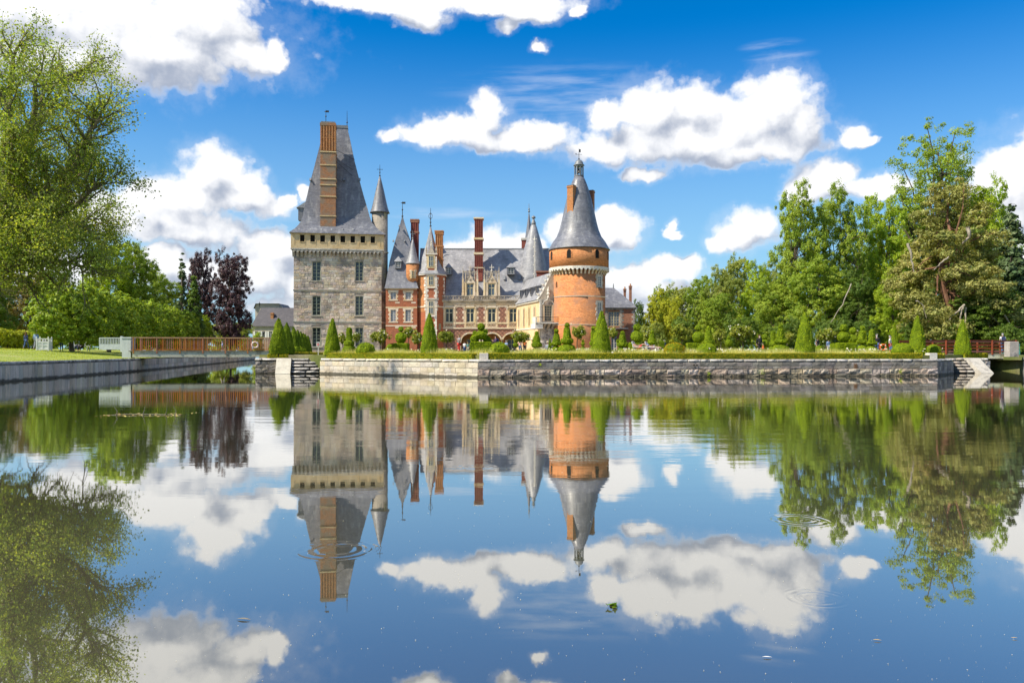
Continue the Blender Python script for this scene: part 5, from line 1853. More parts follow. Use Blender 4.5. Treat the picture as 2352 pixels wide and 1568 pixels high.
    for px, py in ((1158.5, 640), (1194, 640), (1212, 640)):
        z = fr.z(px, py, 2.0)
        y = roof_y(z)
        x = fr.x(px, y)
        B().poly_yz([(y - 0.45, z - 0.1), (y + 0.3, z - 0.1), (y + 0.3, z + 0.75)][::-1], x - 0.2, x + 0.2).obj('roof_vent', M('lead'), roof)
    # great ribbed chimney
    shaft_box(fr, thing('chimney_stack', 'very tall ribbed red brick chimney rising through the main roof', 'chimney', (fr.o[0], fr.o[1], 0)),
              1090, 1108.5, 499, 626, 2.7, 1.9, 'crimson_brick', bands=((548, 0.35), (582, 0.4), (615, 0.22)), band_mat='cream_stone', flutes=4, fl_mat='crimson_brick', over=0.14)
    # gothic dormers
    for (a, c, wa, wc) in ((1061.6, 1098.2, 1071.8, 1087.2), (1110.8, 1147.8, 1121.2, 1136.4)):
        gothic_dormer(fr, t, a, c, wa, wc)
    return fr


def gothic_dormer(fr, parent, a, c, wa, wc):
    y0 = 0.12
    x0, x1, w0, w1 = fr.x(a, y0), fr.x(c, y0), fr.x(wa, y0), fr.x(wc, y0)
    zb, zw1 = fr.z(1080, 678.5, y0), fr.z(1080, 651.5, y0)
    zt = fr.z(1080, 648.5, y0)
    zp = fr.z(1080, 623, y0)
    cx = (x0 + x1) / 2
    st = M('tracery_stone')
    d = B().wall(x0 + 0.25, x1 - 0.25, zb - 0.6, zt, [(w0, w1, zb, zw1)], y0, 0.35)
    d.box(x0 + 0.25, w0 - 0.05, y0 + 0.36, 2.6, zb - 0.6, zt).box(w1 + 0.05, x1 - 0.25, y0 + 0.36, 2.6, zb - 0.6, zt)
    d.box(w0 - 0.05, w1 + 0.05, y0 + 0.36, 3.2, zw1, zt)
    o = d.obj('gothic_dormer', M('cream_stone'), parent)
    # window cross
    window(o, w0, w1, zb, zw1, y0 + 0.2, 2, 2, 'frame_paint', 'pale_pane', bar=0.12, edge=0.1, mull=0.14, split=[0.64])
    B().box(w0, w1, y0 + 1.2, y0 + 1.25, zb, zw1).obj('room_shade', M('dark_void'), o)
    B().box(w0 - 0.4, w1 + 0.4, y0 - 0.12, y0 - 0.003, zw1 + 0.08, zw1 + 0.22).obj('hood_mould', M('cream_stone'), o)
    # buttress shafts and pinnacles
    for xx in (x0 + 0.12, x0 + 0.62, x1 - 0.62, x1 - 0.12):
        big = xx in (x0 + 0.12, x1 - 0.12)
        b = B()
        w = 0.15 if big else 0.10
        b.box(xx - w, xx + w, y0 - 0.16, y0 + 0.2, zb - 0.6, zt + (0.5 if big else 0.1))
        b.box(xx - w - 0.05, xx + w + 0.05, y0 - 0.2, y0 + 0.2, zb - 0.6, zb + 0.5)
        b.obj('buttress', M('cream_stone'), o)
        top = zp + (0.9 if big else 0.3)
        z0 = zt + (0.5 if big else 0.1)
        b = B().frust((xx - w, xx + w, y0 - 0.15, y0 + 0.15), (xx - 0.02, xx + 0.02, y0 - 0.02, y0 + 0.02), z0, top)
        for k in range(4):
            zz = z0 + (top - z0) * (0.2 + 0.2 * k)
            b.ball((xx, y0, zz), (w * (1.35 - 0.22 * k), w * (1.35 - 0.22 * k), 0.07), 6, 4)
        b.obj('pinnacle', st, o)
    # ogee gable with rose
    zg = fr.z(1080, 626, y0)
    half = (w1 - w0) / 2 + 0.38
    pts = [(cx - half, zt - 0.02), (cx + half, zt - 0.02), (cx + half * 0.55, zt + (zg - zt) * 0.28), (cx + half * 0.25, zt + (zg - zt) * 0.6), (cx + 0.05, zg), (cx - 0.05, zg), (cx - half * 0.25, zt + (zg - zt) * 0.6), (cx - half * 0.55, zt + (zg - zt) * 0.28)]
    B().poly_xz(pts, y0 - 0.14, y0 + 0.12).obj('ogee_gable', M('cream_stone'), o)
    B().lathe([(0.30, 0), (0.30, 0.06), (0.2, 0.06), (0.2, 0.02), (0.1, 0.10), (0.0, 0.10)], n=14).obj('rosette', st, o, loc=(cx, y0 - 0.142, zt + 0.55), rot=(R(90), 0, 0))
    rb = B()
    for sg in (-1, 1):
        q = [(cx + sg * half, y0 - 0.16, zt), (cx + sg * half * 0.55, y0 - 0.16, zt + (zg - zt) * 0.28), (cx + sg * half * 0.25, y0 - 0.16, zt + (zg - zt) * 0.6), (cx + sg * 0.03, y0 - 0.16, zg + 0.1)]
        rb.tube(q, 0.07, 5)
        for k in range(1, 4):
            p = Vector(q[k - 1]).lerp(Vector(q[k]), 0.6)
            rb.ball((p.x + sg * 0.1, p.y, p.z + 0.05), (0.11, 0.09, 0.10), 6, 4)
    rb.obj('crocket_rib', st, o)
    # pierced parapet of upright bars
    B().box(x0 + 0.1, x1 - 0.1, y0 - 0.06, y0 + 0.1, zp - 0.14, zp).obj('parapet_rail', st, o)
    nb = 11
    bar = B().box(-0.045, 0.045, -0.05, 0.06, zt, zp - 0.14).mesh('parapet_bar', st)
    for k in range(nb):
        x = x0 + 0.3 + (x1 - x0 - 0.6) * k / (nb - 1)
        link('parapet_bar', bar, o, loc=(x, y0 + 0.02, 0))
        if k % 2 == 0:
            B().ball((x, y0 + 0.02, zp + 0.1), (0.06, 0.05, 0.14), 6, 4).obj('parapet_bud', st, o)
    zcross = fr.z(1080, 607, y0)
    cr = B().tube([(cx, y0 - 0.05, zg - 0.1), (cx, y0 - 0.05, zcross)], [0.10, 0.05], 6)
    cr.box(cx - 0.42, cx + 0.42, y0 - 0.1, y0, zcross - 0.62, zcross - 0.48).ball((cx, y0 - 0.05, zg + 0.35), 0.16, 8, 6)
    cr.obj('stone_cross', M('pale_stone') if a > 1100 else st, o)


build_main()


# ---------------------------------------------------------------- round turret of the house, spire, small stacks
def build_back_roofs():
    D = 145.5
    fr = Frame(gx(1225.5, D), D, 0)
    t = thing('cone_turret', 'pale slate cone turret with ball finial at the right roof end', 'turret', (fr.o[0], fr.o[1], 0))
    k = D / FPX
    z0 = fr.z(1225, 655)
    prof = [(2.9, z0 - 9), (2.9, z0), (3.0, z0 + 0.05), (2.72, z0 + 1.6)]
    for py, half in ((618, 31), (572, 21.5), (545, 14.5), (520, 7), (516, 5)):
        prof.append((half * k, fr.z(1225, py)))
    B().lathe(prof, 0, 0, 32).obj('cone_roof', M('slate_pale'), t, smooth=True)
    B().lathe([(0.45, fr.z(1225, 518)), (0.42, fr.z(1225, 512)), (0.2, fr.z(1225, 505)), (0.12, fr.z(1225, 503)), (0.34, fr.z(1225, 501.5)), (0.40, fr.z(1225, 499)), (0.25, fr.z(1225, 497)), (0.03, fr.z(1225, 495))], 0, 0, 14).obj('ball_finial', M('lead'), t, smooth=True)
    # crocketed stone rib up the verge
    pi = B()
    zz0, zz1 = fr.z(1226, 640, -3.3), fr.z(1226, 552, -3.3)
    px_ = 0.1
    pi.box(px_ - 0.12, px_ + 0.12, -3.4, -3.15, zz0 - 3, zz1)
    pi.lathe([(0.2, zz1), (0.06, zz1 + 0.6), (0.02, zz1 + 1.0)], px_, -3.28, 6)
    pi.box(px_ - 0.4, px_ + 0.4, -3.35, -3.22, zz1 + 0.2, zz1 + 0.34)
    for i in range(9):
        pi.ball((px_ - 0.16 if i % 2 else px_ + 0.16, -3.3, zz0 + (zz1 - zz0) * i / 8.5), 0.14, 6, 4)
    pi.obj('stone_pinnacle', M('pale_stone'), t)
    D = 152.5
    f2 = Frame(gx(1215, D), D, 0)
    s = thing('needle_spire', 'thin dark needle spire behind the pale cone turret', 'spire', (f2.o[0], f2.o[1], 0))
    B().lathe([(1.05, f2.z(1215, 590)), (0.72, f2.z(1215, 545)), (0.28, f2.z(1215, 508)), (0.10, f2.z(1215, 492))], 0, 0, 8).obj('spire', M('slate'), s)
    finial(s, 0, 0, f2.z(1215, 493), f2.z(1215, 468), knobs=(0.3, 0.5), r=0.07, mat='lead')
    f3 = Frame(gx(1197, 149), 149, 0)
    shaft_box(f3, thing('chimney_stack', 'short red chimney with pale cap beside the needle spire', 'chimney', (f3.o[0], f3.o[1], 0)), 1198, 1209, 546, 580, 0, 0.9, 'crimson_brick', bands=((550, 0.25),), band_mat='pale_stone')
    f4 = Frame(gx(1233, 138), 138, 0)
    shaft_box(f4, thing('chimney_stack', 'low wide dark red chimney block above the gallery roof', 'chimney', (f4.o[0], f4.o[1], 0)), 1233, 1262, 622, 640, 0, 1.0, 'crimson_brick', bands=(), band_mat='brown_brick')


build_back_roofs()


# ---------------------------------------------------------------- gallery wing running forward
def build_gallery():
    fr = Frame(gx(1240, 127.0), 127.0, 15)
    t = thing('gallery_wing', 'cream walled gallery wing with slate roof and carved gable', 'building', (fr.o[0], fr.o[1], 0), R(15))
    W, L = 4.3, 15.5
    ze, zr = 10.1, 14.5
    cx = W / 2
    # gable front with tall window
    gx0, gz1 = fr.p(1250.5, 701)
    gx1, gz0 = fr.p(1267.5, 738)
    B().wall(0, W, 1.2, ze, [(gx0, gx1, gz0, gz1)], 0, 0.35).poly_xz([(0, ze), (W, ze), (cx, zr + 0.1)], 0, 0.35).obj('gable_wall', M('weathered_stone'), t)
    window(t, gx0, gx1, gz0, gz1, 0.15, 4, 6, 'frame_paint', bar=0.06, edge=0.1, mull=0.07)
    backing(t, gx0, gx1, gz0, gz1, 0.6)
    B().box(gx0 - 0.3, gx0 - 0.003, -0.10, 0.1, gz0, gz1 + 0.1).box(gx1 + 0.003, gx1 + 0.3, -0.10, 0.1, gz0, gz1 + 0.1).obj('window_jamb', M('cream_stone'), t)
    og = B()
    gc = (gx0 + gx1) / 2
    hw = (gx1 - gx0) / 2 + 0.35
    og.tube([(gc - hw, -0.1, gz1 + 0.1), (gc - hw * 0.7, -0.14, gz1 + 0.6), (gc - hw * 0.2, -0.14, gz1 + 0.85), (gc, -0.14, gz1 + 1.5)], 0.09, 6)
    og.tube([(gc + hw, -0.1, gz1 + 0.1), (gc + hw * 0.7, -0.14, gz1 + 0.6), (gc + hw * 0.2, -0.14, gz1 + 0.85), (gc, -0.14, gz1 + 1.5)], 0.09, 6)
    og.lathe([(0.2, gz1 + 1.2), (0.12, gz1 + 1.6), (0.3, gz1 + 1.8), (0.15, gz1 + 2.1), (0.25, gz1 + 2.3), (0.03, gz1 + 3.0)], gc, -0.12, 8)
    og.obj('ogee_hood', M('pale_stone'), t)
    # left flank, lit
    fl = B()
    slits = [(2.6, 3.2), (5.6, 6.2), (8.8, 9.4), (12.0, 12.6)]
    zz0, zz1 = 6.1, 9.0
    ys = [0] + [v for s_ in slits for v in s_] + [L]
    for i in range(len(ys) - 1):
        if i % 2 == 0:
            fl.add([(0, ys[i], 1.2), (0, ys[i + 1], 1.2), (0, ys[i + 1], ze), (0, ys[i], ze)], [(0, 3, 2, 1)])
        else:
            fl.add([(0, ys[i], 1.2), (0, ys[i + 1], 1.2), (0, ys[i + 1], zz0), (0, ys[i], zz0)], [(0, 3, 2, 1)])
            fl.add([(0, ys[i], zz1), (0, ys[i + 1], zz1), (0, ys[i + 1], ze), (0, ys[i], ze)], [(0, 3, 2, 1)])
            for yy in (ys[i], ys[i + 1]):
                fl.add([(0, yy, zz0), (0.3, yy, zz0), (0.3, yy, zz1), (0, yy, zz1)], [(0, 1, 2, 3)])
    surf('gallery_plaster', (0.66, 0.47, 0.26), (0.72, 0.54, 0.33), 0.8, 0.9, 0.3, 5.0, c3=(0.52, 0.30, 0.15), s3=0.6, t3=(0.55, 0.72))
    fl.obj('flank_wall', M('gallery_plaster'), t)
    for y0, y1 in slits:
        B().box(0.3, 0.34, y0, y1, zz0, zz1).obj('pane', M('pane_glass'), t)
        for yy in (y0 - 0.2, y1):
            B().box(-0.10, -0.003, yy, yy + 0.2, zz0 - 0.3, zz1 + 0.2).obj('window_jamb', M('cream_stone'), t)
    for z in (5.6, 3.9):
        B().box(-0.10, -0.002, -0.1, L, z - 0.1, z + 0.1).obj('string_course', M('pale_stone'), t)
    B().box(-0.22, 0.0, -0.05, L, ze - 0.3, ze - 0.02).obj('cornice', M('pale_stone'), t)
    # roof
    e = 0.35
    pr = [(-e, ze - 0.02), (0.35, ze + 0.9), (cx, zr), (W - 0.35, ze + 0.9), (W + e, ze - 0.02)]
    rf = B()
    rf.loft([[(x, 0.36, z) for x, z in pr], [(x, L, z) for x, z in pr]])
    roof = rf.obj('roof', M('slate_pale'), t)
    for i, y in enumerate((2.9, 6.0, 9.2, 12.4)):
        z = ze + 1.55
        dm = B().box(0.25, 1.6, y - 0.45, y + 0.45, z - 0.6, z + 0.75).obj('dormer', M('slate'), t)
        B().box(0.235, 0.248, y - 0.32, y + 0.32, z - 0.3, z + 0.55).obj('pane', M('pane_glass'), dm)
        B().add([(0.05, y - 0.6, z + 0.75), (0.05, y + 0.6, z + 0.75), (1.75, y + 0.6, z + 1.25), (1.75, y - 0.6, z + 1.25), (1.75, y + 0.6, z + 0.7), (1.75, y - 0.6, z + 0.7)], [(0, 3, 2, 1), (0, 1, 4, 5), (0, 5, 3), (1, 2, 4)]).obj('dormer_roof', M('slate_pale'), dm)
    # crocketed verge
    v = B()
    v.tube([(-e - 0.05, 0.15, ze - 0.1), (0.35, 0.15, ze + 0.95), (cx, 0.15, zr + 0.2)], 0.17, 6)
    v.tube([(W + e, 0.15, ze - 0.1), (W - 0.35, 0.15, ze + 0.95), (cx, 0.15, zr + 0.2)], 0.17, 6)
    v.obj('verge', M('pale_stone'), t)
    for k in range(6):
        f = (k + 0.5) / 6
        x, z = -e + (cx + e) * f, ze + (zr - ze) * (f ** 0.9) + 0.2
        b = B().ball((x - 0.1, 0.15, z + 0.1), (0.22, 0.18, 0.2), 8, 6)
        b.ball((x - 0.28, 0.15, z + 0.22), (0.12, 0.12, 0.12), 6, 4).obj('crocket', M('pale_stone'), t)
    B().box(-0.05, 0.25, -0.12, 0.1, 5.5, ze).obj('corner_pilaster', M('pale_stone'), t)
    # balcony
    bz = fr.z(1260, 740, -1.6)
    b0, b1 = fr.x(1230, -1.7), fr.x(1288, -1.7)
    bal = B().box(b0, b1, -1.7, -0.01, bz - 0.2, bz).obj('balcony', M('pale_stone'), t)
    B().box(b0 - 0.02, b0 + 0.24, -1.72, -0.02, bz + 0.001, bz + 0.85).obj('parapet', M('pale_stone'), bal)
    rail = B().box(b0 + 0.25, b1, -1.66, -1.60, bz + 0.80, bz + 0.86).box(b0 + 0.25, b1, -1.65, -1.61, bz + 0.08, bz + 0.12)
    rail.obj('balcony_rail', M('cast_iron'), bal)
    barm = B().box(-0.016, 0.016, -0.016, 0.016, bz + 0.12, bz + 0.80).mesh('rail_bar', M('cast_iron'))
    for k in range(22):
        link('rail_bar', barm, bal, loc=(b0 + 0.4 + (b1 - b0 - 0.5) * k / 21, -1.63, 0))
    cm = B().poly_yz([(-0.02, -0.95), (-0.5, -0.75), (-0.55, -0.5), (-1.0, -0.4), (-1.05, -0.2), (-1.6, -0.12), (-1.6, 0), (-0.02, 0)][::-1], -0.17, 0.17).mesh('corbel', M('weathered_stone'))
    for k in range(6):
        link('corbel', cm, bal, loc=(b0 + 0.25 + (b1 - b0 - 0.5) * k / 5, 0, bz - 0.203))
    # rugged stone footing below
    ft = B()
    rr = random.Random(4)
    zt_ = bz - 0.9
    ft.frust((0.0, b1 - 0.2, -0.75, 0.3), (0.2, b1 - 0.3, -0.15, 0.3), 1.2, zt_)
    fo = ft.obj('footing', M('weathered_stone'), t)
    for k in range(34):
        x = rr.uniform(0.2, b1 - 0.8)
        z = rr.uniform(1.5, zt_ - 0.3)
        f = (z - 1.2) / (zt_ - 1.2)
        link('stone', RS.choice(stones('weathered_stone', 0.25)), fo, loc=(x, -0.75 + 0.6 * f + 0.02, z), scale=(rr.uniform(0.4, 0.9), 0.09, rr.uniform(0.25, 0.45)))
    B().box(b0 - 0.02, 0.0, -1.6, 1.0, bz - 1.0, bz - 0.203).obj('bracket', M('pale_stone'), bal)


build_gallery()


# ---------------------------------------------------------------- round tower
def build_round_tower():
    D = 128.5
    fr = Frame(gx(1329.8, D), D, 0)
    t = thing('round_tower', 'round orange brick tower with machicolation, slate cone and bell lantern', 'tower', (fr.o[0], fr.o[1], 0))
    k = D / FPX
    kz = (D - 4.3) / FPX            # heights read off the near face

    def Z(py):
        return EYE + (HY - py) * kz

    def Zc(py):
        return EYE + (HY - py) * k
    r0, r1 = 4.22, 4.78
    B().lathe([(r0 + 0.12, 1.2), (r0 + 0.05, Z(746)), (r0, Z(745)), (r0, Z(618))], 0, 0, 72).obj('drum', M('tower_brick'), t, smooth=True)
    B().lathe([(r1, Z(613)), (r1, Z(566.5))], 0, 0, 72).obj('upper_drum', M('drum_brick'), t, smooth=True)
    for py in (679.5, 745.5):
        B().lathe([(r0, Z(py) - 0.08), (r0 + 0.10, Z(py)), (r0 + 0.12, Z(py) + 0.05), (r0, Z(py) + 0.07)], 0, 0, 72, False, False).obj('string_course', M('pale_stone'), t)
    # corbels and small arches
    n = 44
    c = B().poly_yz([(0.0, 0.0), (-0.14, 0.08), (-0.18, 0.34), (-0.34, 0.42), (-0.38, 0.66), (-0.58, 0.74), (-0.58, 1.02), (0.0, 1.02)][::-1], -0.13, 0.13).mesh('corbel', M('cream_stone'))
    st = 2 * math.pi * r1 / n
    pts = [(-st / 2, 0.62), (-st / 2, 0.0)]
    for q in range(7):
        a = math.pi - math.pi * q / 6
        pts.append((0.20 * math.cos(a), 0.02 + 0.24 * math.sin(a)))
    pts += [(st / 2, 0.0), (st / 2, 0.62)]
    am = B().poly_xz(pts, -0.06, 0.25).mesh('corbel_arch', M('pale_stone'))
    for i in range(n):
        a = 2 * math.pi * i / n
        link('corbel', c, t, loc=(r0 * math.sin(a), -r0 * math.cos(a), Z(613) - 1.02), rot=(0, 0, a))
        a += math.pi / n
        link('corbel_arch', am, t, loc=(r1 * math.sin(a), -r1 * math.cos(a), Z(613) - 0.45), rot=(0, 0, a))
    B().lathe([(r1 - 0.4, Z(613) - 0.02), (r1 + 0.06, Z(613) - 0.02), (r1 + 0.06, Z(613) + 0.1), (r1 - 0.4, Z(613) + 0.1)], 0, 0, 72, False, False).obj('string_course', M('cream_stone'), t)
    # openings
    def opening(phi, rr, py0, py1, w, glazed=False, stone=False, arched=True):
        a = math.asin(phi)
        z1, z0 = Z(py0), Z(py1)
        o = thing_part = None
        b = B()
        h = z1 - z0
        pts = [(-w, 0), (w, 0), (w, h - (w if arched else 0))]
        if arched:
            pts += [(w * math.cos(q), h - w + w * math.sin(q)) for q in [math.pi * j / 6 for j in range(1, 6)]]
        pts += [(-w, h - (w if arched else 0))]
        b.poly_xz(pts, -0.03, 0.3)
        o = b.obj('opening', M('dark_void'), t, loc=(rr * math.sin(a), -rr * math.cos(a), z0), rot=(0, 0, a))
        if glazed:
            window(o, -w, w, 0, h, -0.06, 2, 4, 'white_paint', 'pale_pane', bar=0.04, edge=0.06, mull=0.06)
        if stone:
            for sg in (-1, 1):
                m_ = max(2, round(h / 0.42))
                for j in range(m_):
                    Lq = 0.42 if j % 2 else 0.26
                    xa = sg * (w + 0.01)
                    q = B().box(min(xa, xa + sg * Lq), max(xa, xa + sg * Lq), -0.09, 0.3, h * j / m_ + 0.006, h * (j + 1) / m_ - 0.006)
                    q.obj('quoin_stone', M('weathered_stone'), o)
            B().box(-w - 0.35, w + 0.35, -0.11, 0.3, h + 0.005, h + 0.3).obj('lintel', M('weathered_stone'), o)
            B().box(-w - 0.3, w + 0.3, -0.15, 0.3, -0.25, -0.005).obj('window_sill', M('weathered_stone'), o)
        else:
            rim = B()
            rim.box(-w - 0.12, -w, -0.05, 0.2, 0, h - w).box(w, w + 0.12, -0.05, 0.2, 0, h - w)
            rim.obj('opening_frame', M('tower_brick'), o)
    for phi in (-0.94, -0.40, 0.52, 0.93):
        opening(phi, r1, 572.5, 592.5, 0.34)
    opening(-0.88, r0, 644, 657, 0.14, arched=False)
    opening(0.70, r0, 632.5, 656, 0.42, True, True, False)
    opening(0.70, r0, 693, 731, 0.44, True, True, False)
    # roof
    prof = [(r1 + 0.22, Z(567.5)), (r1 + 0.16, Z(566))]
    for py, half in ((557, 60.5), (544.7, 51.5), (530, 45.6), (512.8, 41), (481, 34), (449, 26.5), (430, 20.5), (417, 15.6), (405, 10)):
        prof.append((half * k, Zc(py)))
    roof = B().lathe(prof, 0, 0, 64).obj('cone_roof', M('slate'), t, smooth=True)
    for i in range(8):
        a = R(-75 + 21 * i)
        rr = r1 - 0.28
        B().box(-0.1, 0.1, -0.12, 0.1, 0, 0.14).obj('roof_hook', M('white_paint'), roof, loc=(rr * math.sin(a), -rr * math.cos(a), Z(560)), rot=(0, 0, a))
    # lantern
    rl = 0.70
    z0, z1 = Zc(405), Zc(380.5)
    la = B().lathe([(rl + 0.1, z0 - 0.05), (rl + 0.1, z0 + 0.1)], 0, 0, 24).lathe([(rl + 0.05, z1 - 0.22), (rl + 0.05, z1)], 0, 0, 24).obj('lantern', M('lead'), t)
    pm = B().box(-0.085, 0.085, -0.07, 0.07, 0, z1 - z0 - 0.3).mesh('post', M('lead'))
    for i in range(8):
        a = 2 * math.pi * i / 8 + 0.2
        link('post', pm, la, loc=(rl * math.sin(a), -rl * math.cos(a), z0 + 0.09), rot=(0, 0, a))
    B().lathe([(0.04, z0 + 1.3), (0.10, z0 + 1.25), (0.18, z0 + 0.95), (0.24, z0 + 0.62), (0.33, z0 + 0.5)], 0, 0, 14).obj('bell', M('cast_iron'), la, smooth=True)
    dm = [(rl + 0.2, z1 - 0.01), (rl + 0.18, z1 + 0.08)] + [((rl + 0.02) * math.cos(q), z1 + 0.1 + 0.85 * math.sin(q)) for q in [math.pi / 2 * j / 7 for j in range(8)]]
    dm[-1] = (0.05, dm[-1][1])
    B().lathe(dm, 0, 0, 24).obj('dome', M('lead'), la, smooth=True)
    zz = dm[-1][1]
    v = B().tube([(0, 0, zz - 0.1), (0, 0, Zc(340.5))], [0.05, 0.02], 6).ball((0, 0, zz + 0.12), 0.13, 8, 6)
    zm = zz + (Zc(340.5) - zz) * 0.45
    v.box(-0.5, 0.5, -0.02, 0.02, zm - 0.02, zm + 0.02).box(-0.02, 0.02, -0.5, 0.5, zm - 0.02, zm + 0.02)
    v.box(0.02, 0.28, -0.012, 0.012, Zc(350), Zc(343)).box(-0.55, -0.40, -0.012, 0.012, zm + 0.02, zm + 0.18)
    v.obj('weather_vane', M('cast_iron'), la)
    # chimneys through the cone
    for (px, py0, py1, w, d, yo, rot, mt, lab) in ((1312.5, 427, 499, 1.12, 0.82, -1.62, -38, 'orange_brick', 'bright orange brick chimney on the near side of the round tower cone'),
                                                   (1357.5, 439, 485, 0.95, 0.8, 0.9, -25, 'brown_brick', 'shaded brick chimney half hidden behind the round tower cone')):
        DD = D + yo
        c_ = thing('chimney_stack', lab, 'chimney', (gx(px, DD), DD, 0), R(rot))
        kk = DD / FPX
        za, zb = EYE + (HY - py0) * kk, EYE + (HY - py1) * kk
        o = B().box(-w / 2, w / 2, -d / 2, d / 2, zb - 1.2, za).obj('shaft', M(mt), c_)
        B().box(-w / 2 - 0.07, w / 2 + 0.07, -d / 2 - 0.07, d / 2 + 0.07, za - 0.3, za - 0.08).obj('band', M(mt), c_)
        B().box(-w / 2 - 0.04, w / 2 + 0.04, -d / 2 - 0.04, d / 2 + 0.04, za + 0.002, za + 0.1).obj('chimney_cap', M('lead'), c_)


build_round_tower()


# ---------------------------------------------------------------- pavilion right of the tower
def build_pavilion():
    D = 138.0
    fr = Frame(gx(1382, D), D, 0)
    t = thing('brick_pavilion', 'low brick pavilion with hipped slate roof right of the round tower', 'building', (fr.o[0], fr.o[1], 0))
    X1 = fr.x(1459)
    ze = fr.z(1420, 706)
    wx0, wz1 = fr.p(1397, 715)
    wx1, wz0 = fr.p(1423, 749)
    dx0, dz1 = fr.p(1404, 764)
    dx1, dz0 = fr.p(1417, 800)
    w = B().wall(0, X1, 1.2, ze, [(wx0, wx1, wz0, wz1), (dx0, dx1, 1.5, dz1)], 0, 0.4)
    w.add([(X1, 0, 1.2), (X1, 8, 1.2), (X1, 8, ze), (X1, 0, ze)], [(0, 1, 2, 3)])
    w.obj('wall', M('brown_brick'), t)
    window(t, wx0, wx1, wz0, wz1, 0.2, 4, 5, 'frame_paint', 'pale_pane', bar=0.05, edge=0.09, mull=0.14, curtain=True)
    window(t, dx0, dx1, 1.5, dz1, 0.2, 2, 4, 'white_paint', 'pale_pane', bar=0.05, edge=0.08, mull=0.1, name='glazed_door')
    backing(t, dx0, dx1, 1.5, dz1, 0.6)
    quoin_column(t, wx0, -1, 0, wz0 - 0.3, wz1 + 0.2, 'weathered_stone', 0.75, 0.5, 0.4)
    quoin_column(t, wx1, 1, 0, wz0 - 0.3, wz1 + 0.2, 'weathered_stone', 0.75, 0.5, 0.4)
    quoin_column(t, X1, -1, 0, 1.3, ze - 0.2, 'weathered_stone', 0.62, 0.38, 0.42)
    B().box(wx0 - 0.6, wx1 + 0.6, -0.04, 0.1, wz1 + 0.21, wz1 + 0.5).obj('lintel', M('weathered_stone'), t)
    B().box(0, X1 + 0.1, -0.14, 0.0, ze - 0.24, ze - 0.02).obj('cornice', M('weathered_stone'), t)
    mo = B().box(-0.12, 0.12, -0.26, -0.141, -0.3, 0.0).mesh('modillion', M('weathered_stone'))
    for i in range(9):
        link('modillion', mo, t, loc=(0.2 + (X1 - 0.3) * i / 8, 0, ze - 0.03))
    rows = [(706.5, 1372, 1463, -0.4), (699, 1374, 1457, 0.15), (661, 1380, 1410, 4.0)]
    rg = hip_rings(fr, rows, 8.0, 1410)
    roof = B().loft(rg).obj('roof', M('slate'), t)
    finial(t, fr.x(1409, 4.0), 4.0, rg[-1][0][2] - 0.1, fr.z(1409, 651, 4.0), r=0.09, knobs=(), mat='lead')
    bz = fr.z(1420, 753, -0.8)
    b0, b1 = fr.x(1391, -0.9), fr.x(1443, -0.9)
    bal = B().box(b0, b1, -0.9, 0.0, bz - 0.16, bz).obj('balcony', M('pale_stone'), t)
    B().box(b0, b1, -0.88, -0.84, bz + 0.78, bz + 0.83).box(b0, b1, -0.88, -0.84, bz + 0.05, bz + 0.09).box(b1 - 0.04, b1, -0.88, 0, bz + 0.78, bz + 0.83).obj('balcony_rail', M('cast_iron'), bal)
    barm = B().box(-0.014, 0.014, -0.87, -0.845, bz + 0.09, bz + 0.78).mesh('rail_bar', M('cast_iron'))
    for k_ in range(24):
        link('rail_bar', barm, bal, loc=(b0 + 0.08 + (b1 - b0 - 0.12) * k_ / 23, 0, 0))
    for (a, c, y0, y1, yo, lab) in ((1445.6, 1451.2, 656, 700, 5.0, 'slim brick chimney with clay pot at the pavilion roof corner'), (1433, 1438, 663, 690, 9.0, 'short brick chimney with pots behind the pavilion roof')):
        c_ = thing('chimney_stack', lab, 'chimney', (fr.o[0], fr.o[1], 0))
        o = shaft_box(fr, c_, a, c, y0, y1, yo, 0.5, 'brown_brick', bands=((y0 + 6, 0.12),), band_mat='brown_brick', over=0.06)
        xm, zt = fr.p((a + c) / 2, y0, yo)
        surf('clay_pot', (0.5, 0.25, 0.13), (0.56, 0.32, 0.2), 3.0, 0.8)
        B().lathe([(0.15, zt), (0.12, zt + 0.3), (0.14, zt + 0.36), (0.08, zt + 0.38)], xm, yo + 0.25, 10).obj('chimney_pot', M('clay_pot'), c_)
    # terrace rail and steps going off to the right
    D2 = 133
    t2 = thing('iron_railing', 'dark iron stair railing beyond the ball topiary right of the pavilion', 'railing', (gx(1470, D2), D2, 1.5))
    x1 = gx(1545, D2) - gx(1470, D2)
    B().tube([(0, 0, 4.2), (x1 * 0.45, 0, 3.1), (x1, 0, 3.1)], 0.045, 5).tube([(0, 0, 3.3), (x1 * 0.45, 0, 2.2), (x1, 0, 2.2)], 0.03, 5).obj('handrail', M('cast_iron'), t2)
    for i in range(18):
        x = x1 * i / 17
        zt = 4.2 - 1.1 * min(1, x / (x1 * 0.45))
        B().box(x - 0.018, x + 0.018, -0.018, 0.018, zt - 0.95 if i % 6 else 0.0, zt).obj('rail_bar', M('cast_iron'), t2)


build_pavilion()


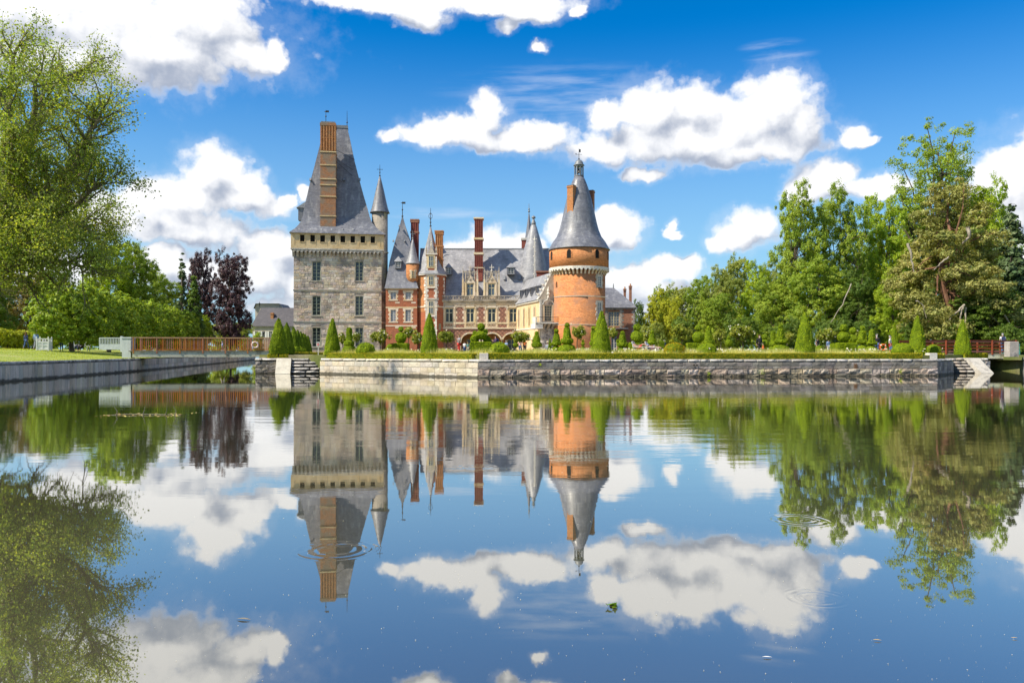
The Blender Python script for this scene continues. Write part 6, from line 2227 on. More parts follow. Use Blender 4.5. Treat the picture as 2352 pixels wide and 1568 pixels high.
# ---------------------------------------------------------------- town house by the canal
def build_house():
    D = 196.0
    fr = Frame(gx(580, D), D, 0)
    t = thing('town_house', 'plastered house with steep dark slate roof and white shutters beyond the canal', 'house', (fr.o[0], fr.o[1], 0))
    X1 = fr.x(690)
    ze, zr = fr.z(600, 749), fr.z(600, 705)
    wins = []
    for a, c in ((586, 593), (602, 609), (618, 625.5)):
        wins.append((fr.x(a), fr.x(c), fr.z(600, 778), fr.z(600, 761)))
    B().wall(0, X1, 1.0, ze, wins, 0, 0.3).add([(0, 0, 1), (0, 7, 1), (0, 7, ze), (0, 0, ze)], [(0, 3, 2, 1)]).obj('wall', M('render_wall'), t)
    for (x0, x1, z0, z1) in wins:
        window(t, x0, x1, z0, z1, 0.15, 2, 4, 'white_paint', bar=0.05, edge=0.07, mull=0.08)
        backing(t, x0, x1, z0, z1, 0.4)
        for sx in (x0 - 0.40, x1 + 0.02):
            B().box(sx, sx + 0.38, -0.05, -0.004, z0, z1).obj('shutter', M('white_paint'), t)
    B().box(-0.1, X1, -0.15, 0.0, ze - 0.35, ze - 0.02).obj('cornice', M('render_wall'), t)
    rf = B()
    rf.add([(-0.3, -0.4, ze), (X1, -0.4, ze), (X1, 3.6, zr), (fr.x(590), 3.6, zr), (-0.3, 7.5, ze), (X1, 7.5, ze)], [(0, 1, 2, 3), (0, 3, 4), (3, 2, 5, 4), (0, 4, 5, 1)])
    roof = rf.obj('roof', M('slate_dark'), t)
    x, z = fr.p(624.5, 718, 1.2)
    B().box(x - 0.35, x + 0.35, 1.2, 2.0, z - 3.6, z).box(x - 0.42, x + 0.42, 1.12, 2.08, z - 0.35, z - 0.15).obj('chimney', M('orange_brick'), roof)
    for px in (605, 617):
        x, z = fr.p(px, 743, 0.2)
        B().add([(x - 0.4, 0.02, z - 0.55), (x + 0.4, 0.02, z - 0.55), (x + 0.4, 0.85, z + 0.5), (x - 0.4, 0.85, z + 0.5)], [(0, 1, 2, 3)]).obj('skylight', M('pale_pane'), roof, loc=(0, -0.12, 0.06))
    # the neighbour's gable
    f2 = Frame(gx(590, 206), 206, 0)
    t2 = thing('gabled_house', 'darker gabled house roof standing behind the shuttered house', 'house', (f2.o[0], f2.o[1], 0))
    xa, xb = f2.x(586), f2.x(690)
    za, zb = f2.z(600, 698), f2.z(680, 752)
    xm = f2.x(606)
    B().add([(xa, 0, za - 3), (xa, 0, za - 0.8), (xm - 2, 0, za), (xm + 4, 0, za), (xb, 0, zb), (xb, 0, zb - 4), (xa, 0, 1), (xb, 0, 1)], [(6, 7, 5, 4, 3, 2, 1)]).obj('wall', M('render_wall'), t2)
    B().add([(xm - 2, -0.5, za + 0.1), (xm + 4, -0.5, za + 0.1), (xb + 0.4, -0.5, zb), (xb + 0.4, 8, zb), (xm + 4, 8, za + 0.1), (xm - 2, 8, za + 0.1), (xa - 0.3, -0.5, za - 1.2), (xa - 0.3, 8, za - 1.2)],
            [(0, 5, 4, 1), (1, 4, 3, 2), (6, 7, 5, 0)]).obj('roof', M('slate_dark'), t2)
    fx, fz = f2.p(596, 699)
    finial(t2, fx, 0, fz - 0.3, f2.z(596, 692), r=0.07, knobs=(0.5,), vane=False)


build_house()

# ---------------------------------------------------------------- topiary
def cone_b(r, h, z0=0.0):
    b = B()
    prof = [(r * 0.97, z0), (r, z0 + 0.08 * h), (r * 0.93, z0 + 0.22 * h), (r * 0.78, z0 + 0.42 * h), (r * 0.55, z0 + 0.66 * h), (r * 0.30, z0 + 0.86 * h), (r * 0.12, z0 + 0.97 * h), (0.02, z0 + h)]
    return b.lathe(prof, n=20)


def dome_pf(r, z0, h):
    return [(r * 0.90, z0), (r, z0 + 0.25 * h), (r * 0.95, z0 + 0.5 * h), (r * 0.78, z0 + 0.74 * h), (r * 0.48, z0 + 0.92 * h), (0.05, z0 + h)]


def ball_pf(r, zc, rz=None):
    rz = rz or r
    return [(max(0.04, r * math.cos(t)), zc + rz * math.sin(t)) for t in [-1.35, -1.0, -0.5, 0, 0.5, 1.0, 1.35, 1.52]]


def disc_pf(r, z0, z1):
    c = min(0.08, (z1 - z0) * 0.3)
    return [(r - c, z0), (r, z0 + c), (r, z1 - c), (r - c, z1), (0.05, z1 + 0.01)]


def frust_pf(r0, r1, z0, z1):
    return [(r0, z0), (r0 * 0.96 + r1 * 0.04, z0 + 0.05), (r1 * 1.03, z1 - 0.12), (r1 * 0.8, z1 - 0.02), (0.04, z1)]


def topiary(name, px, D, label, parts, cat='topiary', group='clipped yew topiary in the garden', mat='yew', stem=True, z0=None):
    """parts: list of (kind, args...) in photo pixels; rows are turned into metres at distance D"""
    k = D / FPX
    base = GZ if z0 is None else z0

    def Z(py):
        return max(0.0, EYE + (HY - py) * k - base)
    t = thing(name, label, cat, (gx(px, D), D, base), 0, group)
    mx = 0
    for p in parts:
        kind = p[0]
        b = B()
        nm = kind
        if kind == 'cone':
            half, py0, py1 = p[1:4]
            b = cone_b(half * k, Z(py1) - Z(py0), Z(py0))
        elif kind == 'dome':
            half, py0, py1 = p[1:4]
            b.lathe(dome_pf(half * k, Z(py0), Z(py1) - Z(py0)), p[4] * k if len(p) > 4 else 0, p[5] if len(p) > 5 else 0, n=18)
        elif kind == 'ball':
            half, pyc = p[1:3]
            b.lathe(ball_pf(half * k, Z(pyc), p[3] * k if len(p) > 3 else None), p[4] * k if len(p) > 4 else 0, p[5] if len(p) > 5 else 0, n=16)
        elif kind == 'disc':
            half, py0, py1 = p[1:4]
            b.lathe(disc_pf(half * k, Z(py0), Z(py1)), n=18)
        elif kind == 'column':
            h0, h1, py0, py1 = p[1:5]
            b.lathe(frust_pf(h0 * k, h1 * k, Z(py0), Z(py1)), p[5] * k if len(p) > 5 else 0, n=16)
        elif kind == 'block':
            half, py0, py1 = p[1:4]
            w = half * k
            z_0, z_1 = Z(py0), Z(py1)
            dx = p[4] * k if len(p) > 4 else 0
            b.loft([[(dx - w, -w, z_0), (dx + w, -w, z_0), (dx + w, w, z_0), (dx - w, w, z_0)], [(dx - w, -w, z_1 - 0.05), (dx + w, -w, z_1 - 0.05), (dx + w, w, z_1 - 0.05), (dx - w, w, z_1 - 0.05)],
                    [(dx - w + 0.05, -w + 0.05, z_1), (dx + w - 0.05, -w + 0.05, z_1), (dx + w - 0.05, w - 0.05, z_1), (dx - w + 0.05, w - 0.05, z_1)]])
        elif kind == 'strip':
            half, py0, py1, depth = p[1:5]
            w = half * k
            b.box(-w, w, -depth / 2, depth / 2, Z(py0), Z(py1))
        part_names = {'cone': 'cone', 'dome': 'dome', 'ball': 'ball', 'disc': 'tier', 'column': 'column', 'block': 'block', 'strip': 'hedge_strip'}
        rng = np.random.default_rng(int(px * 13 + D))
        v = np.array(b.v)
        # slight unevenness from the shears
        v += rng.normal(scale=0.018, size=v.shape)
        b.v = [tuple(q) for q in v]
        if len(parts) == 1:
            clipped(nm, b, mat, t, seed=int(px * 7 + mx), dens=300, leaf=0.06)
        else:
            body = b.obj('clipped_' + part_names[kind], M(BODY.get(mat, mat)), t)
            pp, nn = surface_points(b.v, b.f, lambda a: max(60, a * 300), rng)
            q = leaf_quads(pp + nn * rng.uniform(0.0, 0.035, (len(pp), 1)), nn + rng.normal(scale=0.65, size=nn.shape), np.full(len(pp), 0.06), rng, 0.6)
            link('foliage', quads_mesh('foliage', q, M(mat)), body)
        mx += 1
    if stem:
        top = max(Z({'cone': p[3] if p[0] == 'cone' else 0, 'column': p[4] if p[0] == 'column' else 0}.get(p[0], p[2])) for p in parts)
        B().tube([(0, 0, -0.1), (0, 0, top * 0.8)], 0.05, 6).obj('stem', M('bark'), t)
    return t


def qd(px):
    """distance of the quay face at a column"""
    if px < 735:
        return 62.0
    if px < 1096:
        w = 49.5 + (px - 735) / (1096 - 735) * (58.4 - 49.5)
    elif px < 2153:
        w = 58.4 + (px - 1096) / (2153 - 1096) * (53.9 - 58.4)
    else:
        w = 50.0
    return FPX * EYE / w


CONES = 'tall yew cones along the quay'
for (px, half, top, dz, lab) in (
        (763.4, 18, 731, 1.9, 'tall yew cone standing in front of the square keep'),
        (986.2, 20, 719, 1.9, 'tall yew cone in front of the faceted stair tower'),
        (1381.5, 22, 714, 1.9, 'tallest yew cone, in front of the pavilion beside the round tower'),
        (1849, 22, 716, 1.9, 'broad yew cone before the woodland behind the right of the garden'),
        (2107, 18.5, 725.5, 3.5, 'yew cone between two green domes near the plank bridge'),
        (2211, 17.5, 735, 5.8, 'yew cone standing before the rails of the plank bridge')):
    D = qd(px) + dz
    topiary('yew_cone', px, D, lab, [('cone', half, 815, top)], group=CONES, mat='yew')
topiary('yew_cone', 2055, 84, 'far narrow yew cone behind the visitor in red trousers', [('cone', 10, 812, 741)], group=CONES, mat='yew')
D1 = 63.6
for i, (px, top) in enumerate(((640, 731), (658.6, 741), (674.6, 751), (683.5, 757.5), (691, 761.5), (696.5, 764), (701.5, 767), (707, 770))):
    H = 2.62
    D = H * FPX / (812 - top) if i else D1
    D = FPX * (1.45 + H - EYE) / (HY - top)
    lab = ['nearest yew cone of the row on the canal side, at the bridge end', 'second yew cone of the canal side row', 'third yew cone of the canal side row', 'fourth yew cone of the canal side row',
           'fifth yew cone of the canal side row', 'sixth yew cone of the canal side row', 'seventh yew cone of the canal side row', 'last and farthest yew cone of the canal side row'][i]
    kk = D / FPX
    topiary('yew_cone', px, D, lab, [('cone', 0.66 / kk if i == 0 else 0.62 / kk, 812, top)], group='row of yew cones on the canal side', mat='yew_dark' if i else 'yew')
for i, (px, D) in enumerate(((667, 68), (679, 76), (688, 84), (696, 93))):
    topiary('yew_dome', px, D, ['small green dome between the first two canal side cones', 'small green dome between the second and third canal side cones', 'small green dome after the third canal side cone', 'small green dome near the far canal side cones'][i],
            [('dome', 0.42 / (D / FPX), 812, 812 - 0.75 / (D / FPX))], stem=False)

DOMES = 'clipped green domes along the hedge'
for (px, half, top, lab, mat, dz) in (
        (840, 22, 787, 'broad green dome right of the first stepped topiary by the keep', 'yew', 1.8),
        (1147, 23, 786.5, 'round green dome beside the prow stone block', 'yew', 1.6),
        (1549, 25, 787, 'rusty orange green dome right of the sunbathers', 'yew_rust', 1.8),
        (1624, 23, 788, 'round green dome in front of the square based ball topiary', 'yew', 1.7),
        (2073, 24, 788.7, 'wide green dome right of the visitor in red trousers', 'yew', 2.3),
        (2143, 16, 791.5, 'smaller green dome between the last two yew cones', 'yew', 4.6)):
    topiary('yew_dome', px, qd(px) + dz, lab, [('dome', half, 815, top)], group=DOMES, mat=mat, stem=False)

topiary('tiered_topiary', 802, 61.5, 'stepped topiary of dome, tier and column left of the broad dome', [('dome', 16, 814, 790), ('disc', 12, 794, 783), ('column', 7.5, 6.0, 783, 752.5)])
topiary('ball_topiary', 921, 63, 'two ball topiary rising from a square clipped block', [('block', 17, 814, 789, 0), ('ball', 12.8, 776), ('ball', 6, 756)])
topiary('yew_dome', 896, 66, 'low green dome among white flowers left of the square block', [('dome', 10, 812, 790)], stem=False)
topiary('cloud_topiary', 1105, 54.6, 'cloud topiary with many balls on a square clipped block behind the prow', [
    ('block', 24, 814, 786, 0), ('ball', 14, 769.5, 9.5), ('ball', 10, 779, 10, -15.5, 0.3), ('ball', 9, 780, 9, 13, 0.3), ('ball', 8.4, 750.8), ('ball', 5.5, 765, 5.5, -15, 0.5), ('ball', 6, 762, 6, 9, 0.5)])
topiary('ball_topiary', 1185, 62, 'small ball topiary under the rose tree before the arcade', [('ball', 5.5, 792), ('ball', 3.5, 783.5)])
topiary('tiered_topiary', 1232.7, 66, 'slim tiered topiary left of the stone balcony footing', [('disc', 9, 812, 799), ('disc', 12, 797, 787), ('column', 8.4, 5.5, 787, 768), ('ball', 4.6, 765.5)])
topiary('tiered_topiary', 1278, 62, 'tiered topiary with pointed column below the stone balcony', [('dome', 13, 814, 794), ('disc', 12, 793, 785), ('column', 9, 6, 785, 766), ('ball', 5, 760.5)])
topiary('yew_cone', 1263, 64, 'little rounded yew left of the pointed column topiary', [('cone', 4.5, 812, 778)], group='small yews')
topiary('tiered_topiary', 1302.5, 57, 'large tiered topiary with ball top before the round tower', [('dome', 21, 815, 788.5), ('disc', 14.5, 788, 777.5), ('column', 9.5, 6.5, 777, 752), ('ball', 6, 747.5)])
topiary('ball_topiary', 1339, 68, 'tiny two ball topiary at the foot of the round tower', [('ball', 4, 790), ('ball', 2.8, 783.5), ('disc', 4.5, 812, 796)])
topiary('tiered_topiary', 1363, 60, 'tiered topiary half hidden left of the tallest yew cone', [('dome', 12, 814, 795), ('disc', 9, 794, 785), ('column', 6.5, 5, 784, 758), ('ball', 4.6, 753.5)])
topiary('tiered_topiary', 1430, 61, 'tiered topiary in front of the pavilion door', [('disc', 11, 812, 798), ('disc', 13.5, 796, 787), ('column', 9, 6, 787, 768), ('ball', 5, 765.5), ('ball', 3.4, 783, 3.4, -11, 0)])
topiary('ball_topiary', 1463, 60, 'large two ball topiary above a square block behind the first sunbather', [('block', 11, 812, 787, -6), ('ball', 14.5, 773.5), ('ball', 8.2, 752)])
topiary('tiered_topiary', 1498, 64, 'column topiary on a flat tier behind the sunbathers', [('disc', 11.5, 790, 785), ('column', 9, 6, 785, 766), ('ball', 4.5, 762.5), ('block', 5, 812, 783, 22)])
topiary('ball_topiary', 1604, 59, 'two ball topiary on a square base left of the green dome pair', [('block', 13, 812, 788.5, -13), ('ball', 13.8, 774.5, 13), ('ball', 7, 753)])
topiary('tiered_topiary', 1628, 66, 'slim column topiary behind the two ball topiary', [('disc', 13.5, 789, 782.5), ('column', 9.5, 5.5, 782, 757), ('ball', 4.8, 753.5)])
topiary('ball_topiary', 1674.5, 68, 'lone ball topiary left of the pink rose tree', [('ball', 8.8, 787.5), ('ball', 4, 775)])
topiary('ball_topiary', 1757, 70, 'two ball topiary behind the visitor with the orange bag', [('ball', 9, 788), ('ball', 6, 773.5)])
topiary('tiered_topiary', 1776, 66, 'narrow rounded column topiary left of the large tiered one', [('disc', 9, 794, 785), ('column', 6.5, 5, 785, 759.5), ('dome', 11, 812, 793)])
topiary('tiered_topiary', 1793.5, 59.5, 'large tiered topiary with ball, left of the broad cone', [('dome', 22, 815, 790), ('disc', 14.5, 788, 779.5), ('column', 9.3, 7, 779, 754), ('ball', 5.5, 750)])
topiary('yew_dome', 1882, 66, 'low dome right of the broad yew cone', [('dome', 10, 812, 793)], stem=False)
topiary('ball_topiary', 1938, 59.5, 'ball topiary on a large clipped cube right of the broad cone', [('block', 22.5, 814, 788, 0), ('ball', 14.5, 773, 11.5), ('ball', 8.2, 753)])
topiary('ball_topiary', 1959, 64, 'two ball topiary peeping behind the clipped cube', [('ball', 11, 779), ('ball', 7.5, 759.5)])
topiary('tiered_topiary', 1981, 62, 'tiered column topiary right of the clipped cube', [('dome', 14, 812, 791), ('disc', 13, 789, 781), ('column', 9.2, 6.5, 781, 758), ('ball', 5.2, 753.5)])
topiary('tiered_topiary', 2002.5, 61, 'rounded tiered topiary left of the orange life ring', [('dome', 13, 812, 793), ('disc', 11.5, 791, 785), ('column', 7.2, 5.5, 784, 756.5)])


# ---------------------------------------------------------------- rose trees
def crown_leaves(rng, lobes, n_clump, per, size, clump_r, aspect=0.6, flat=0.75, up=0.35, shell=0.5, droop=0.0):
    """leaves in clumps spread through ellipsoid lobes (cx,cy,cz,rx,ry,rz)"""
    L = np.array(lobes, dtype=float)
    vol = L[:, 3] * L[:, 4] * L[:, 5]
    area = vol ** (2 / 3)
    pick = rng.choice(len(L), size=n_clump, p=area / area.sum())
    d = rng.normal(size=(n_clump, 3))
    d /= np.linalg.norm(d, axis=1, keepdims=True)
    rad = shell + (1 - shell) * rng.random(n_clump) ** 0.6
    rad *= rng.uniform(0.85, 1.12, n_clump)
    c = L[pick, :3] + d * L[pick, 3:6] * rad[:, None]
    e = rng.normal(size=(n_clump, per, 3))
    e /= np.linalg.norm(e, axis=2, keepdims=True)
    cr = clump_r * rng.uniform(0.55, 1.35, n_clump)
    pos = c[:, None, :] + e * (cr[:, None] * rng.random((n_clump, per)) ** 0.45)[:, :, None] * np.array([1, 1, flat])
    nrm = e * 0.8 + d[:, None, :] * 0.6 + np.array([0, 0, up]) + rng.normal(scale=0.45, size=e.shape)
    pos, nrm = pos.reshape(-1, 3), nrm.reshape(-1, 3)
    q = leaf_quads(pos, nrm, np.full(len(pos), size), rng, aspect, droop)
    return q, c, cr


def limb(b, p, q, r0, r1, rng, n=5, sag=0.12, sides=5):
    p, q = Vector(p), Vector(q)
    L = (q - p).length
    pts, rad = [], []
    off = Vector((rng.normal(), rng.normal(), abs(rng.normal()) * 0.8)) * (L * sag)
    for i in range(n + 1):
        t_ = i / n
        w = 4 * t_ * (1 - t_)
        pts.append(p.lerp(q, t_) + off * w + Vector((rng.normal(), rng.normal(), rng.normal())) * L * 0.015 * (0 < i < n))
        rad.append(r0 + (r1 - r0) * t_)
    b.tube(pts, rad, sides)
    return pts


def rose_tree(px, D, half, py0, py1, foot, label, blooms=26, seed=0, dense=1.0):
    rng = np.random.default_rng(seed)
    k = D / FPX
    t = thing('rose_tree', label, 'rose tree', (gx(px, D), D, GZ), 0, 'standard rose trees in flower')
    zc = EYE + (HY - (py0 + py1) / 2) * k - GZ
    rz = (py1 - py0) / 2 * k
    rx = half * k
    lobes = [(0, 0, zc, rx * 0.8, rx * 0.7, rz * 0.85)] + [(rng.uniform(-0.5, 0.5) * rx, rng.uniform(-0.4, 0.4) * rx, zc + rng.uniform(-0.4, 0.4) * rz, rx * 0.45, rx * 0.45, rz * 0.5) for _ in range(5)]
    q, c, cr = crown_leaves(rng, lobes, int(85 * dense), 28, 0.115, 0.18, 0.6, 0.9, 0.3, 0.45)
    link('crown', quads_mesh('crown', q, M('rose_leaf')), t)
    b = B()
    limb(b, (0, 0, -0.05), (rng.normal() * 0.05, 0, max(0.3, zc - rz * 0.7)), 0.045, 0.032, rng)
    for i in range(9):
        limb(b, (0, 0, max(0.25, zc - rz * 0.8)), c[rng.integers(len(c))], 0.022, 0.006, rng, 3)
    b.obj('stem', M('bark'), t)
    pos = c[rng.integers(len(c), size=blooms)] + rng.normal(scale=0.12, size=(blooms, 3))
    fl = []
    for p in pos:
        d = p - np.array([0, 0, zc])
        n0 = d / max(np.linalg.norm(d), 1e-3) + np.array([0, -0.4, 0.3])
        pp = np.repeat(p[None], 6, 0) + rng.normal(scale=0.02, size=(6, 3)) + n0 * 0.05
        fl.append(leaf_quads(pp, np.repeat(n0[None], 6, 0) + rng.normal(scale=0.6, size=(6, 3)), np.full(6, 0.085), rng, 0.9))
    link('blossoms', quads_mesh('blossoms', np.concatenate(fl), M('petal')), t)


rose_tree(786, 66, 9, 764, 790, 805, 'white rose tree just behind the stepped topiary at the keep', 14, 1)
rose_tree(819, 66, 9, 762, 785, 805, 'pale rose tree before the keep ground floor window', 12, 2)
rose_tree(873, 62, 27, 755, 792, 802, 'large spreading white rose tree at the right corner of the keep', 34, 3, 1.5)
rose_tree(938, 68, 11, 750, 778, 800, 'rose tree behind the ball topiary before the brick wing', 16, 4)
rose_tree(957, 65, 16, 758, 792, 802, 'yellowish rose tree left of the stair tower cone', 20, 5)
rose_tree(1027, 58, 23, 758, 791, 803, 'round leafy rose tree right of the stair tower cone', 16, 6, 1.4)
rose_tree(1198, 57, 25, 759, 789, 803, 'dark rose tree with white blooms before the gallery wing', 18, 7, 1.4)
rose_tree(1329, 66, 20, 744, 780, 800, 'yellow tipped rose tree in front of the round tower drum', 6, 8, 1.3)
rose_tree(1407, 66, 13, 752, 778, 800, 'sparse rose tree with pale trunk before the pavilion door', 10, 9, 0.7)
rose_tree(1482, 70, 13, 762, 790, 802, 'pink flecked rose bush behind the column topiary', 10, 10)
rose_tree(1567, 64, 30, 742, 788, 803, 'big golden green rose tree right of the sunbathers', 8, 11, 1.6)
rose_tree(1653, 70, 17, 752, 788, 803, 'leafy rose tree behind the slim column topiary', 6, 12)
rose_tree(1702, 58, 31, 745, 789, 811, 'pink rose tree on a tall bare stem in the meadow', 20, 13, 1.5)
rose_tree(1810, 70, 16, 758, 790, 803, 'pale rose bush right of the tiered topiary by the broad cone', 14, 14)
rose_tree(1897, 63, 28, 752, 784, 803, 'wide white flowered rose tree right of the broad cone', 26, 15, 1.5)
rose_tree(1968, 70, 9, 757, 782, 803, 'small golden rose bush right of the two ball pair', 5, 16)
rose_tree(1232, 72, 10, 772, 792, 803, 'pale flowering rose bush before the balcony footing', 14, 17)


# ---------------------------------------------------------------- meadow strip and lawn grass
def meadow():
    rng = np.random.default_rng(8)
    n = 52000
    s = rng.random(n)
    # positions behind the two quay walls
    left = s < 0.30
    u = rng.random(n)
    dep = 0.9 + 9.0 * rng.random(n) ** 1.4
    a = np.where(left[:, None], np.array(QA), np.array(QP))
    b_ = np.where(left[:, None], np.array(QP), np.array(QE))
    p = a + (b_ - a) * u[:, None]
    p[:, 1] += dep
    keep = ~((p[:, 0] > 26) & (p[:, 1] < 58.5))
    p = p[keep]
    n = len(p)
    h = rng.uniform(0.22, 0.52, n) * (0.7 + 0.5 * np.sin(p[:, 0] * 0.9) ** 2)
    a = rng.uniform(0, 2 * math.pi, n)
    w = 0.012
    lean = rng.normal(scale=0.10, size=(n, 2))
    base = np.column_stack([p, np.full(n, GZ - 0.01)])
    d = np.column_stack([np.cos(a), np.sin(a), np.zeros(n)]) * w
    tip = base + np.column_stack([lean, h])
    v = np.stack([base - d, base + d, tip], 1)
    o = link('meadow_grass', quads_mesh('meadow_grass', v, M('grass_blade'), 3))
    set_props(o, 'tall pale meadow grass behind the clipped quay hedge', 'grass', kind='stuff')
    # white flowers in drifts
    m = 1500
    cen = rng.random((34, 2))
    pos = []
    for cx, cy in cen:
        x = -13 + 43 * cx
        D0 = FPX * EYE / (50 + 8) if False else (qd(CX + FPX * x / 57) + 1.6 + 6 * cy)
        q = rng.normal(scale=(0.8, 0.5), size=(15, 2)) + (x, D0)
        pos.append(q)
    pos = np.concatenate(pos)
    z = GZ + rng.uniform(0.18, 0.48, len(pos))
    pos = np.column_stack([pos, z])
    qs = []
    for j in range(4):
        qs.append(leaf_quads(pos + rng.normal(scale=0.02, size=pos.shape), rng.normal(size=pos.shape) + np.array([0, -0.6, 0.9]), np.full(len(pos), 0.10), rng, 0.85))
    o = link('white_flowers', quads_mesh('white_flowers', np.concatenate(qs), M('petal')))
    set_props(o, 'drifts of small white flowers in the meadow grass', 'flowers', kind='stuff')
    # low leafy undergrowth among the flowers
    qs = []
    pp = pos[rng.integers(len(pos), size=6000)] + rng.normal(scale=(0.35, 0.35, 0.0), size=(6000, 3))
    pp[:, 2] = GZ + rng.uniform(0.02, 0.36, 6000)
    o = link('flower_leaves', quads_mesh('flower_leaves', leaf_quads(pp, rng.normal(size=pp.shape) + np.array([0, -0.3, 0.8]), np.full(6000, 0.11), rng, 0.5), M('rose_leaf')))
    set_props(o, 'green foliage of the flowering plants in the meadow', 'plants', kind='stuff')
    # lawn turf on the left bank
    n = 30000
    y = 42 + 40 * rng.random(n) ** 0.9
    sgn = rng.random(n)
    x = np.array([left_bank(v) for v in y]) - 0.35 - 26 * sgn ** 1.3
    z = np.array([lawn_z(a_, b2) for a_, b2 in zip(x, y)])
    base = np.column_stack([x, y, z - 0.03])
    a = rng.uniform(0, 2 * math.pi, n)
    d = np.column_stack([np.cos(a), np.sin(a), np.zeros(n)]) * 0.02
    tip = base + np.column_stack([rng.normal(scale=0.03, size=(n, 2)), rng.uniform(0.04, 0.11, n)])
    o = link('lawn_grass', quads_mesh('lawn_grass', np.stack([base - d, base + d, tip], 1), M('lawn_blade'), 3))
    set_props(o, 'short mown grass on the bank left of the bridge', 'grass', kind='stuff')


meadow()


# ---------------------------------------------------------------- trees
RW = 'woodland trees right of the house'
LW = 'trees on the left bank'
VARIANT = {}


def crown_variant(kind, idx):
    """a grown crown and its branch work, shared by trees of one habit"""
    key = (kind, idx)
    if key in VARIANT:
        return VARIANT[key]
    rng = np.random.default_rng(900 + idx * 17 + len(kind))
    lobes = []
    if kind == 'bush':
        H, W, zb, n, per, cr, sz = 7.0, 4.0, 0.0, 420, 62, 0.42, 0.20
        for i in range(14):
            lobes.append((rng.uniform(-0.75, 0.75) * W, rng.uniform(-0.7, 0.7) * W * 0.8, H * rng.uniform(0.22, 0.74), W * 0.36, W * 0.36, H * 0.26))
    else:
        H, W = 20.0, 6.5
        zb = {'low': 0.4, 'high': 3.0}[kind]
        n, per, cr, sz = (1050, 66, 0.62, 0.27) if kind == 'low' else (820, 62, 0.62, 0.26)
        lobes.append((0, 0, (zb + H) / 2, W * 0.74, W * 0.66, (H - zb) / 2 * 0.93))
        m = 13
        for i in range(m):
            f = (i + 0.5) / m
            prof = math.sin(math.pi * (0.24 + 0.58 * f)) ** 0.7
            a = i * 2.4 + rng.uniform(-0.4, 0.4)
            r = W * prof * rng.uniform(0.85, 1.12)
            lobes.append((math.cos(a) * r * 0.62, math.sin(a) * r * 0.55, zb + (H - zb) * (0.08 + 0.86 * f), r * 0.50, r * 0.46, (H - zb) * 0.11))
    q, c, crs = crown_leaves(rng, lobes, n, per, sz, cr, 0.62, 0.75, 0.45, 0.5 if kind != 'high' else 0.42)
    b = B()
    tr = H * 0.017
    pts = limb(b, (0, 0, -0.4), (rng.normal() * 0.3, rng.normal() * 0.3, H * 0.86), tr, tr * 0.18, rng, 8, 0.03, 8)
    for i in range(10 if kind == 'bush' else 18 if kind == 'low' else 34):
        j = rng.integers(2, 8)
        r = tr * 0.5 * (1 - j / 11)
        limb(b, pts[j], c[rng.integers(len(c))], r, r * 0.25, rng, 5, 0.05)
    VARIANT[key] = (quads_mesh('crown', q, M('mid_leaf')), b.mesh('trunk', M('bark')), H, W)
    return VARIANT[key]


